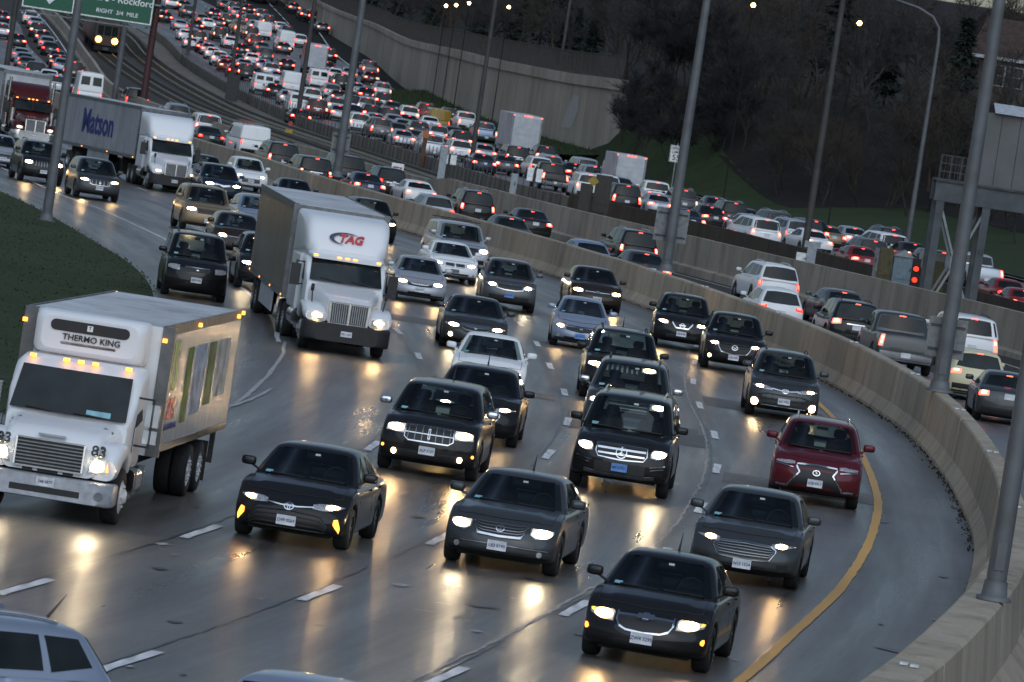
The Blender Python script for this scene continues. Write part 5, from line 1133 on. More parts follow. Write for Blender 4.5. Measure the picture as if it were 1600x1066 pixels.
# ------------------------------------------------------------------ traffic seen from behind: roof rear edge in the picture, kind, colour, b = braking
KIND = {'s': ('sedan', 'car', 'sedan'), 'h': ('hatchback', 'car', 'hatchback'), 'u': ('suv', 'suv', 'suv'), 'U': ('suv', 'suv', 'full-size suv'), 'v': ('minivan', 'van', 'minivan'), 'c': ('cargo_van', 'van', 'cargo van'), 'p': ('pickup', 'pickup truck', 'pickup')}
COL = {'k': 'black', 'd': 'dark grey', 'g': 'grey', 'i': 'silver', 'w': 'white', 'm': 'maroon', 'r': 'red', 'n': 'dark blue', 't': 'tan', 'b': 'pale blue', 'o': 'brown', 'y': 'yellow', 'c': 'cream', 'e': 'dark green', 'l': 'bluish silver', 'x': 'dark red'}
EXPRESS = """50,17,u,w 57,27,s,i 61,36,u,k,b 69,48,s,d,b 75,57,s,i 80,66,s,k 91,79,s,g,b 94,86,s,x,b 99,91,s,l 117,96,u,x,b 29,53,s,k,b 35,75,s,i 40,82,s,l 44,89,s,g
58,97,u,k 78,109,s,w 89,117,u,i,b 4,17,s,n,b 4,36,u,i,b 113,121,s,k 217,139,U,k 281,163,u,l 328,179,v,w,b 328,198,s,e 446,224,U,k,b 496,246,v,k,b 549,244,U,k 575,271,s,n,b 614,263,u,k
655,283,s,w,b 686,306,h,i 749,299,u,k,b 799,339,s,d,b 832,328,s,k,b 924,377,s,b 1001,361,u,k,b 1010,394,s,d,b 1220,414,u,w 1222,452,h,w 1319,454,s,g,b 1341,472,u,k,b 1411,490,p,d,b 1523,495,U,w,b 1578,583,s,d,b 1532,549,h,c,b"""
FARJAM = """240,-2,s,w 251,8,s,k 259,18,s,k,b 283,31,s,i 270,-5,u,w,b 289,1,s,k,b 297,9,u,d 303,44,s,i 312,48,v,k,b 291,46,s,w,b 317,22,s,t 326,29,s,w,b 336,13,s,n,b 346,43,u,k,b 361,57,s,w
320,64,s,x,b 327,67,s,i,b 334,74,s,w,b 345,80,u,w,b 354,87,s,i,b 356,92,s,r,b 353,0,s,g 359,22,v,k,b 368,4,u,k,b 371,11,s,i 379,18,s,i,b 394,23,u,k 389,7,s,x,b 412,15,u,d,b 422,24,u,k,b 399,32,s,i,b 440,35,s,w
451,41,u,k,b 396,42,u,k,b 376,32,p,t,b 401,54,u,r,b 378,68,s,k,b 417,75,u,d 395,83,s,w,b 414,93,s,l,b 480,14,u,k,b 493,16,u,x,b 472,-3,u,k,b 505,35,s,g,b 471,54,u,w
387,100,u,k,b 426,98,u,i,b 436,111,s,i,b 525,107,s,w 535,116,u,k,b 517,76,u,x,b 431,131,s,k,b 452,141,s,i,b 490,138,u,w,b 521,131,u,i 531,141,s,d,b 528,152,u,i,b 498,155,v,m,b 531,164,s,i,b
579,95,p,g,b 581,112,s,x,b 558,129,s,i,b 573,137,s,k,b 600,129,u,i,b 601,145,u,e,b 575,152,u,i,b 552,149,u,k 615,159,s,d 642,166,u,w,b 668,162,u,r,b 583,164,u,k,b 612,169,v,k,b 553,164,s,n 565,177,u,w,b 617,179,s,i
599,185,U,g,b 622,192,s,g 632,186,s,i 657,190,u,d,b 673,182,s,w 631,203,s,i,b 649,203,s,g 687,196,u,i,b 677,210,p,i,b 730,175,p,w,b 705,170,u,k 723,205,u,k,b 710,198,s,g 722,219,u,w,b 759,191,p,b,b 758,225,s,i,b 756,241,s,n,b
811,229,v,k,b 791,243,s,d,b 855,229,u,k,b 864,243,u,i,b 847,246,u,w 864,255,p,k,b 899,255,s,k,b 919,248,v,i 930,259,u,i,b 923,272,u,w,b 952,274,u,w,b 972,278,s,n 982,289,U,k,b 1028,284,p,w,b 1029,303,s,i,b
1072,296,u,d,b 1119,308,s,g,b 1150,316,u,k,b 1112,322,s,k,b 1075,327,s,n,b 1168,326,s,d 1177,336,s,i,b 1199,342,v,w,b 1220,331,u,g 1275,344,u,k,b 1250,344,u,i 1272,359,s,w,b 1296,353,s,t,b 1335,355,s,i,b 1396,357,u,k,b 1398,366,v,w,b
1368,375,u,d,b 1348,386,s,r,b 1429,380,s,k,b 1475,393,U,k,b 1530,397,p,i,b 1577,437,s,r 1601,452,s,r,b
460,4,s,d,b 341,27,s,g,b 307,31,s,k,b 411,66,s,g 444,66,s,g,b 300,58,s,w,b 369,84,s,k,b 383,92,s,i,b 370,100,s,r,b 449,92,s,k,b 512,96,s,k,b 470,170,s,k,b 547,106,s,i 640,180,s,k,b 588,177,s,i,b"""
SHAPES = {'s': lambda: S_sedan(H=1.48), 'h': lambda: S_hatch(L=4.4, W=1.76, H=1.56), 'u': lambda: S_suv(H=1.72), 'U': lambda: S_bigsuv(), 'v': lambda: S_van(), 'c': lambda: S_cargo(), 'p': lambda: S_pickup()}
BKEY = {'s': 'sedan', 'h': 'hatch', 'u': 'suv', 'U': 'tallsuv', 'v': 'van', 'c': 'cargo', 'p': 'pickup'}
PROTO = {}
def proto(k, brake, lod, var):
    key = (k, brake, lod, var)
    if key not in PROTO:
        sp = SHAPES[k]()
        if var and k in 'su':
            sp = (S_sedan(H=1.45, L=4.55, deck=1.05, ybl=.55, yrr=1.15) if k == 's' else S_suv(H=1.78, L=4.75, yrr=.32, deck=1.15, belt=1.15))
        B = dict(TAILS[BKEY[k]]); B['brake'] = brake
        if var and k == 'u': B.update(tail=[(.80, .82, 1.16), (.97, .82, 1.16)], strip=None)
        if var and k == 's': B.update(tail=[(.62, .78, .94), (.95, .74, .95)])
        nd = build_car(sp, 2 if lod == 2 else 1, dict(FRONT1['sedan' if k in 'sh' else 'big' if k in 'Upc' else 'suv'], lamp=None), B, nwin=2 if k in 'shp' else 3, rails=('chrome' if var else True) if k in 'uU' else False, bed=k == 'p', vanside=k == 'c', glass_rear=True)
        PROTO[key] = (sp, [Node('', merge_nodes(nd))] if lod == 0 else nd)
    return PROTO[key]
ORD = ['first', 'second', 'third', 'fourth', 'fifth', 'sixth', 'seventh', 'eighth', 'ninth', 'tenth', 'eleventh', 'twelfth', 'thirteenth', 'fourteenth', 'fifteenth', 'sixteenth', 'seventeenth', 'eighteenth', 'nineteenth', 'twentieth']
FARGROUP, EXGROUP = 'traffic driving away in the far carriageway', 'traffic driving away in the express lanes'
REG = []                                            # (object, lane phrase, words, distance)
def lane_phrase(kind, pos):
    if kind == 'far':
        i = int(np.clip((FBAR.near(pos[0], pos[1])[1]-1.6)/3.7, 0, 5))
        return ['the lane beside the rail fence', 'the second lane beyond the rail fence', 'the third lane beyond the rail fence', 'the fourth lane beyond the rail fence', 'the fifth lane beyond the rail fence', 'the outer lane along the grass'][i]
    o = -WALL.near(pos[0], pos[1])[1]
    return 'the express lane beside the rail wall' if o < 5.0 else 'the express lane beside the median barrier'
def add_rear(table, which):
    path = FBAR if which == 'far' else WALL
    for n, it in enumerate(table.split()):
        q = it.split(','); x, y, k, c = float(q[0]), float(q[1]), q[2], COL[q[3]]; brake = len(q) > 4
        var = n % 2; sp, _ = proto(k, brake, 1, var)
        loc = (0, sp.yrr+.1, sp.H-.02); p = at(x, y, loc[2]); d = -lane_dir(p, path); pos, rot = place_vehicle(x, y, loc, d)
        s = FPX/pos[1]; lod = 2 if s > 33 else 1 if s > 15.5 else 0
        sp, nd = proto(k, brake, lod, var)
        nm, cat, word = KIND[k]
        if lod == 0:
            e = link(nm, nd[0].mesh, None, pos, rot); e.material_slots[0].link = 'OBJECT'; e.material_slots[0].material = PM[c]; tag(e, None, cat, FARGROUP if which == 'far' else EXGROUP)
        else:
            e = empty(nm, pos, 0, None, cat, FARGROUP if which == 'far' else EXGROUP); e.rotation_euler = rot; inst(nd, e, PM[c])
        REG.append((e, lane_phrase(which, pos), '%s %s' % (c, word), pos[1]))
add_rear(EXPRESS, 'express'); add_rear(FARJAM, 'far')
def name_rear():
    by = {}
    for e, lane, wd, y in REG: by.setdefault((lane, wd), []).append((y, e))
    for (lane, wd), L_ in by.items():
        L_.sort(key=lambda a: a[0])
        for i, (y, e) in enumerate(L_):
            if len(L_) == 1: e['label'] = 'only %s in %s' % (wd, lane)
            elif i == 0: e['label'] = 'nearest %s in %s' % (wd, lane)
            elif i == len(L_)-1: e['label'] = 'farthest %s in %s' % (wd, lane)
            else: e['label'] = '%s %s from the near end of %s' % (ORD[i], wd, lane)
# ------------------------------------------------------------------ trucks
def L_(name, secs, mt, kids=None, label=None, smooth=True): return Node(name, loft(MB(), secs, 0, smooth).mesh(name, mt), kids, label)
def quad(name, c, mt, t=.02, kids=None, n=1):
    """Plate through four corners (counter-clockwise seen from outside), t thick outwards."""
    c = [np.array(p, float) for p in c]; nrm = np.cross(c[1]-c[0], c[3]-c[0]); nrm /= np.linalg.norm(nrm); mb = MB()
    v = [p-nrm*.01 for p in c]+[p+nrm*t for p in c]; mb.add(v, [(4, 5, 6, 7), (0, 1, 5, 4), (1, 2, 6, 5), (2, 3, 7, 6), (3, 0, 4, 7)]); return Node(name, mb.mesh(name, mt), kids)
def bx(name, a, mt, kids=None): return Node(name, MB().box(*a).mesh(name, mt), kids)
def cyl(name, a, b, r, mt, n=10, kids=None): return Node(name, MB().tube([a, b], r, n).mesh(name, mt), kids)
TW = {}
def truck_wheel(x, y, r=.52, dual=False, mt=None):
    mt = mt or M_RIM; k = (r, dual, mt.name)
    if k not in TW:
        w_ = .58 if dual else .29; me = MB()
        for xc in ((-.15, .15) if dual else (0,)): me.lathe_x([(xc-.14, r*.6), (xc-.14, r*.94), (xc-.10, r), (xc+.10, r), (xc+.14, r*.94), (xc+.14, r*.6)], 22)
        ri = MB(); x0 = .15 if dual else 0
        if dual: ri.lathe_x([(x0+.13, r*.62), (x0+.10, r*.58), (x0-.02, r*.45), (x0-.02, r*.22), (x0+.12, r*.18), (x0+.13, 0)], 22)
        else: ri.lathe_x([(x0+.13, r*.62), (x0+.11, r*.57), (x0+.16, r*.46), (x0+.17, r*.26), (x0+.23, r*.2), (x0+.23, 0)], 22)
        for j in range(10): a = 2*math.pi*j/10; ri.tube([(x0+.10 if dual else x0+.15, math.cos(a)*r*.36, math.sin(a)*r*.36), (x0+.16 if dual else x0+.19, math.cos(a)*r*.36, math.sin(a)*r*.36)], .022, 5)
        TW[k] = (me.mesh('tyre', M_TYRE), ri.mesh('rim', mt))
    t, ri = TW[k]; return Node('wheel', t, [Node('rim', ri)], None, (x, y, r), (0, 0, 0 if x > 0 else math.pi))
def tnode(name, body, size, mt, loc, rot, **k):
    me = text_mesh(body, size, **k); me.materials.clear(); me.materials.append(mt); return Node(name, me, [], None, loc, rot)
FACE_F, FACE_R, FACE_L = (R(90), 0, R(180)), (R(90), 0, R(90)), (R(90), 0, R(-90))   # lettering facing +y, +x, -x

def trailer_nodes(y0, y1, w_, z0, z1, sidemt, roofmt, frontmt, L=1.22, left_txt=None, wheels=True, container=False):
    ks = []
    ks.append(bx('trailer_box', (-w_/2, w_/2, y1, y0, z0, z1), frontmt))
    n = int((y0-y1)/L)
    for i in range(n):
        a, b = y0-(y0-y1)*i/n-.012, y0-(y0-y1)*(i+1)/n+.012
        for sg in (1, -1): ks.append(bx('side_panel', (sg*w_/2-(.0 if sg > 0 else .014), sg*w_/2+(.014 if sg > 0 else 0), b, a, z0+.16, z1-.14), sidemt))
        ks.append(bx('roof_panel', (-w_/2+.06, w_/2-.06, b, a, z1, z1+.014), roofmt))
    for sg in (1, -1):
        ks.append(bx('top_rail', (sg*w_/2-.02, sg*w_/2+.03, y1, y0, z1-.13, z1+.03), M_GREYMETAL)); ks.append(bx('bottom_rail', (sg*w_/2-.02, sg*w_/2+.03, y1, y0, z0, z0+.15), M_GREYMETAL))
        ks.append(bx('corner_post', (sg*w_/2-.10, sg*w_/2+.035, y0-.10, y0+.03, z0, z1+.03), M_GREYMETAL))
    ks.append(quad('roof_fairing_edge', [(w_/2-.05, y0+.01, z1-.18), (-w_/2+.05, y0+.01, z1-.18), (-w_/2+.05, y0+.01, z1), (w_/2-.05, y0+.01, z1)], M_GREYMETAL, .03))
    if wheels:
        for yw in (y1+2.2, y1+3.5):
            for sg in (1, -1): ks.append(truck_wheel(sg*(w_/2-.33), yw, .5, True))
        ks.append(bx('chassis_rail', (-.5, .5, y1+.5, y1+5, .75, z0), M_UNDER)); ks.append(bx('landing_gear', (-.9, .9, y0-3.0, y0-2.8, .35, z0), M_UNDER))
        ks.append(bx('under_ride_guard', (-1.1, 1.1, y1, y1+.1, .45, .58), M_DARKMETAL))
        for sg in (1, -1): ks.append(bx('mud_flap', (sg*.75-.3, sg*.75+.3, y1+1.35, y1+1.37, .25, .95), M_TRIM))
        for sg in (1, -1): ks.append(bx('side_skirt', (sg*(w_/2-.04)-.01, sg*(w_/2-.04)+.01, y1+5.2, y0-4.2, .45, z0-.01), frontmt))
    for yy in np.linspace(y0-.3, y1+.3, 4):
        for sg in (1, -1): ks.append(bx('marker_lamp', (sg*(w_/2+.03)-.015, sg*(w_/2+.03)+.015, yy-.05, yy+.05, z0+.05, z0+.10), M_AMBER))
    return ks

def tractor_nodes(paintmt, classic=False, fairing=True, grille_chrome=True, lamp=None):
    lamp = lamp or M_LAMPW; ks = []; k = 1.0
    hz = .06 if classic else 0
    ks.append(L_('bumper', [(0, 0, 1.7, .34, .82, .08), (-.06, 0, 2.2, .32, .84, .08), (-.22, 0, 2.42, .32, .84, .06), (-.5, 0, 2.44, .34, .82, .05)], M_CHROME if classic else M_TRIM))
    gz0, gz1 = .82, 1.45+hz
    ks.append(L_('hood', [(-.10, 0, 1.16, .84, 1.44+hz, .08), (-.35, 0, 1.26, .84, 1.52+hz, .10), (-.9, 0, 1.5, .86, 1.60+hz, .16), (-1.5, 0, 1.78, .9, 1.70+hz, .2), (-2.15, 0, 2.02, .95, 1.80+hz, .22)], paintmt))
    # grille: chrome ring and upright bars
    def gq(u, z): return np.array([u*(.52+.03*(z-gz0)), -.045-.03*u*u-.06*max(0, (z-1.2)), z])
    gr = []
    for sg in (1, -1):
        for z0_, z1_ in ((gz0, .90), (gz1-.04, gz1)): pass
    mb = MB()
    for z in (gz0+.0, gz1-.05): mb.bar(gq(-1, z)+np.array([0, .02, 0]), gq(1, z)+np.array([0, .02, 0]), .05, .05)
    for u in (-1, 1, 0): mb.bar(gq(u, gz0)+np.array([0, .02, 0]), gq(u, gz1-.05)+np.array([0, .02, 0]), .045 if u else .025, .05)
    gr.append(Node('grille_surround', mb.mesh('grille_surround', M_CHROME)))
    for j in range(18):
        u = -1+2*(j+.5)/18; m2 = MB(); m2.bar(gq(u, gz0+.03)+np.array([0, .005, 0]), gq(u, gz1-.07)+np.array([0, .005, 0]), .028, .03); gr.append(Node('grille_bar', m2.mesh('grille_bar', M_BARS)))
    ks.append(quad('grille', [gq(1, gz0)+(0, .01, 0), gq(-1, gz0)+(0, .01, 0), gq(-1, gz1-.03)+(0, .01, 0), gq(1, gz1-.03)+(0, .01, 0)], M_TRIM, .004, gr))
    for sg in (1, -1):
        ks.append(L_('fender', [(-.16, sg*.86, .60, .84, 1.10, .12), (-.35, sg*.90, .64, .84, 1.22, .14), (-.75, sg*.93, .62, .98, 1.30, .12), (-1.1, sg*.94, .60, 1.12, 1.32, .09), (-1.6, sg*.94, .58, 1.10, 1.28, .08), (-2.1, sg*.93, .56, .80, 1.16, .08)], paintmt))
        fx = lambda u, z: np.array([sg*(.66+u*.5), -.085-.20*u**2-.10*(z-.9), z])
        lens = quad('headlight', ([fx(0, .90), fx(1, .95), fx(1, 1.10), fx(0, 1.05)] if sg < 0 else [fx(1, .95), fx(0, .90), fx(0, 1.05), fx(1, 1.10)]), M_LENS, .03, [quad('lamp', ([fx(.08, .92), fx(.68, .945), fx(.68, 1.06), fx(.08, 1.035)] if sg < 0 else [fx(.68, .945), fx(.08, .92), fx(.08, 1.035), fx(.68, 1.06)]), lamp, .045), quad('indicator', ([fx(.74, .95), fx(.97, .96), fx(.97, 1.08), fx(.74, 1.06)] if sg < 0 else [fx(.97, .96), fx(.74, .95), fx(.74, 1.06), fx(.97, 1.08)]), M_AMBER, .045)])
        ks.append(lens)
        ks.append(truck_wheel(sg*1.02, -1.22, .51))
        # hood mirror on a stalk, door mirror on arms
        mb = MB(); mb.tube([(sg*.98, -.75, 1.28), (sg*1.02, -.70, 1.62)], .018, 6); mb.lathe_x([(-.04, .001), (-.04, .1), (.04, .1), (.04, .001)], 12, 0, (sg*1.02, -.70, 1.70)); ks.append(Node('hood_mirror', mb.mesh('hood_mirror', M_TRIM)))
        mb = MB(); mb.box(sg*1.36-.13, sg*1.36+.13, -2.62, -2.48, 1.62, 2.22); mb.bar((sg*1.02, -2.7, 2.28), (sg*1.36, -2.55, 2.28), .035); mb.bar((sg*1.02, -2.7, 1.66), (sg*1.36, -2.55, 1.66), .035); mb.bar((sg*1.36, -2.55, 1.62), (sg*1.36, -2.55, 2.32), .04)
        ks.append(Node('mirror', mb.mesh('mirror', M_TRIM)))
        ks.append(quad('side_window', [(sg*1.125, -3.25, 1.84), (sg*1.125, -2.5, 1.80), (sg*1.12, -2.78, 2.30), (sg*1.12, -3.25, 2.30)] if sg > 0 else [(sg*1.125, -2.5, 1.80), (sg*1.125, -3.25, 1.84), (sg*1.12, -3.25, 2.30), (sg*1.12, -2.78, 2.30)], M_GLASS, .012))
        ks.append(cyl('fuel_tank', (sg*.98, -3.0, .72), (sg*.98, -4.3, .72), .31, M_CHROME, 14)); ks.append(bx('step', (sg*.98-.2, sg*.98+.2, -2.9, -2.2, .45, .55), M_GREYMETAL))
        for yw in (-5.9, -7.2): ks.append(truck_wheel(sg*.92, yw, .5, True))
    ks.append(L_('cab', [(-2.05, 0, 2.12, .95, 1.78+hz, .1), (-2.35, 0, 2.22, .95, 2.14, .12), (-2.65, 0, 2.24, .95, 2.46, .12), (-3.5, 0, 2.26, .95, 2.50, .12)], paintmt))
    wq = lambda u, v: np.array([u*(1.04-.06*v), -1.99-.62*v-.06*u*u, 1.82+hz+.66*v])
    mb = MB(); us = np.linspace(-.97, .97, 9); mb.grid([[wq(u, v)+np.array([0, .035, .02]) for v in (.02, .35, .7, .97)] for u in us], 0, True); me = mb.mesh('windscreen', M_GLASS)
    wk = [Node('wiper', MB().bar(wq(-.8, .04)+np.array([0, .06, .02]), wq(-.15, .16)+np.array([0, .06, .02]), .02).bar(wq(.05, .04)+np.array([0, .06, .02]), wq(.7, .16)+np.array([0, .06, .02]), .02).mesh('wiper', M_TRIM))]
    if classic: wk.append(Node('centre_pillar', MB().bar(wq(0, .02)+np.array([0, .05, .02]), wq(0, .97)+np.array([0, .05, .02]), .05).mesh('centre_pillar', paintmt)))
    ks.append(Node('windscreen', me, wk))
    vis = [Node('marker_lamp', MB().box(x-.055, x+.055, -2.50, -2.40, 2.50, 2.55).mesh('marker_lamp', M_AMBER)) for x in (-.88, -.22, 0, .22, .88)]
    ks.append(L_('sun_visor', [(-2.42, 0, 1.9, 2.44, 2.54, .04), (-2.62, 0, 2.06, 2.46, 2.58, .05), (-2.85, 0, 2.12, 2.46, 2.60, .05)], paintmt, vis))
    ks.append(L_('sleeper', [(-3.45, 0, 2.40, .92, 2.50, .1), (-5.2, 0, 2.46, .92, 2.50, .08)], paintmt))
    if fairing:
        ks.append(L_('roof_fairing', [(-2.78, 0, 1.62, 2.46, 2.69, .10), (-2.92, 0, 2.10, 2.46, 2.99, .2), (-3.12, 0, 2.26, 2.46, 3.36, .25), (-3.4, 0, 2.34, 2.46, 3.54, .26), (-3.9, 0, 2.42, 2.44, 3.62, .2), (-5.2, 0, 2.50, 2.44, 3.66, .10)], paintmt))
    else:
        ks.append(L_('roof_fairing', [(-3.2, 0, 1.7, 2.46, 2.58, .06), (-3.6, 0, 2.1, 2.46, 3.0, .15), (-4.2, 0, 2.3, 2.46, 3.3, .15), (-5.2, 0, 2.4, 2.46, 3.35, .1)], paintmt))
        for sg in (1, -1):
            ks.append(cyl('exhaust_stack', (sg*1.22, -3.5, 1.0), (sg*1.22, -3.5, 3.6), .08, M_CHROME)); ks.append(cyl('air_cleaner', (sg*1.10, -1.95, 1.25), (sg*1.10, -1.95, 1.95), .18, M_CHROME, 12))
    ks.append(bx('chassis_rail', (-.45, .45, -8.0, -.6, .55, .95), M_UNDER)); ks.append(bx('fifth_wheel', (-.5, .5, -7.0, -6.0, .95, 1.1), M_DARKMETAL))
    pm = MB().box(-.153, .153, -.0, .012, .50, .65).mesh('licence_plate', M_PLATE); ks.append(Node('licence_plate', pm, [tn] if (tn := Node('plate_lettering', plate_text('P83 1057'), [], None, (0, .016, .57), FACE_F)) else [], None))
    return ks
def semi(name, px, py, nodes, tr, label, cat='truck', group=None, ty=None, cy_=None, sc=1.0):
    loc = (0, -1.22*sc, 0); p = at(px, py); d = lane_dir(p, BAR); pos, rot = place_vehicle(px, py, loc, d); d = lane_dir(pos, BAR); pos, rot = place_vehicle(px, py, loc, d)
    if cy_ is not None: pos, rot = place_vehicle(px, py, loc, np.array([math.sin(R(cy_)), -math.cos(R(cy_))]))
    e = empty(name, pos, 0, label, cat, group); e.rotation_euler = rot; e.scale = (sc, sc, sc); inst(nodes, e, None)
    if tr:
        piv = np.array([0, -6.5, 0]); Rm = np.array(Euler(rot).to_matrix()); q = np.array(pos)+Rm @ (piv-np.array([0, 6.0, 0])); d2 = lane_dir(q, BAR) if ty is None else np.array([math.sin(R(ty)), -math.cos(R(ty))]); dz = heading_rot(d2, q[1])[2]-rot[2]
        dz = (dz+math.pi) % (2*math.pi)-math.pi
        t = link('trailer', None, e, tuple(piv), (0, 0, dz)); inst(tr, t, None)
    return e
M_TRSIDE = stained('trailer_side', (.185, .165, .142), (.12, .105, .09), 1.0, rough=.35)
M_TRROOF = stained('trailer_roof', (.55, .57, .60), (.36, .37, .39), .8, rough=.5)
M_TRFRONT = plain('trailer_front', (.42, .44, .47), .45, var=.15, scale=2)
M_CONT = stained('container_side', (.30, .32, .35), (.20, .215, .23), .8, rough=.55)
M_REDP = paint('truck_red', (.065, .008, .008), .1)

# 1: white semi truck with the fairing emblem
tn = tractor_nodes(M_TRUCKW)
lg = [tnode('logo_lettering', 'TAG', .34, M_REDTXT, (-.06, -2.912, 3.04), (R(64), 0, R(180)), bold=.03, shear=.25, extrude=.03)]
mb = MB(); v = []; Tm = Matrix.Translation(Vector((.03, -2.895, 3.04))) @ Euler((R(26), 0, 0)).to_matrix().to_4x4(); na = 28
for i in range(na):
    a = R(50)+R(205)*i/(na-1); t_ = .02+.13*math.sin(math.pi*i/(na-1))
    for k_ in (1-t_, 1+t_): v.append(tuple(Tm @ Vector((-.44*math.cos(a)*k_, .012, .175*math.sin(a)*k_))))
mb.add(v, [(2*i, 2*i+1, 2*i+3, 2*i+2) for i in range(na-1)]); mb.add([(x, y-.03, z) for x, y, z in v], [(2*i, 2*i+2, 2*i+3, 2*i+1) for i in range(na-1)])
lg.append(Node('logo_swoosh', mb.mesh('logo_swoosh', plain('dark_blue_lettering', (.012, .02, .06), .4))))
tn[[n.name for n in tn].index('roof_fairing')].kids = lg
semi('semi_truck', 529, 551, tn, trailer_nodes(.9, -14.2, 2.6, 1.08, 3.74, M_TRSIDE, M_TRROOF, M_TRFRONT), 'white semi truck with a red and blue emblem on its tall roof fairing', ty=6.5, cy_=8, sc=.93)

# 2: white semi truck hauling a container with blue lettering
tn = tractor_nodes(M_TRUCKW, lamp=M_LAMPD)
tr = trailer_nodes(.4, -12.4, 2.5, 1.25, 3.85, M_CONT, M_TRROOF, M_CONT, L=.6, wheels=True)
tr.append(tnode('lettering', 'Matson', 1.7, M_BLUETXT, (1.28, -6.0, 2.6), FACE_R, bold=.02, extrude=.01))
semi('semi_truck', 264, 300, tn, tr, 'white semi truck pulling a grey container with large blue lettering', ty=23, cy_=13, sc=.96)

# 3: red semi truck at the left edge
tn = tractor_nodes(M_REDP, True, False, lamp=M_LAMPD); semi('semi_truck', 46, 228, tn, trailer_nodes(.6, -14, 2.6, 1.1, 3.9, M_TRROOF, M_TRROOF, M_TRFRONT), 'dark red long-nosed semi truck with a pale trailer at the left edge')

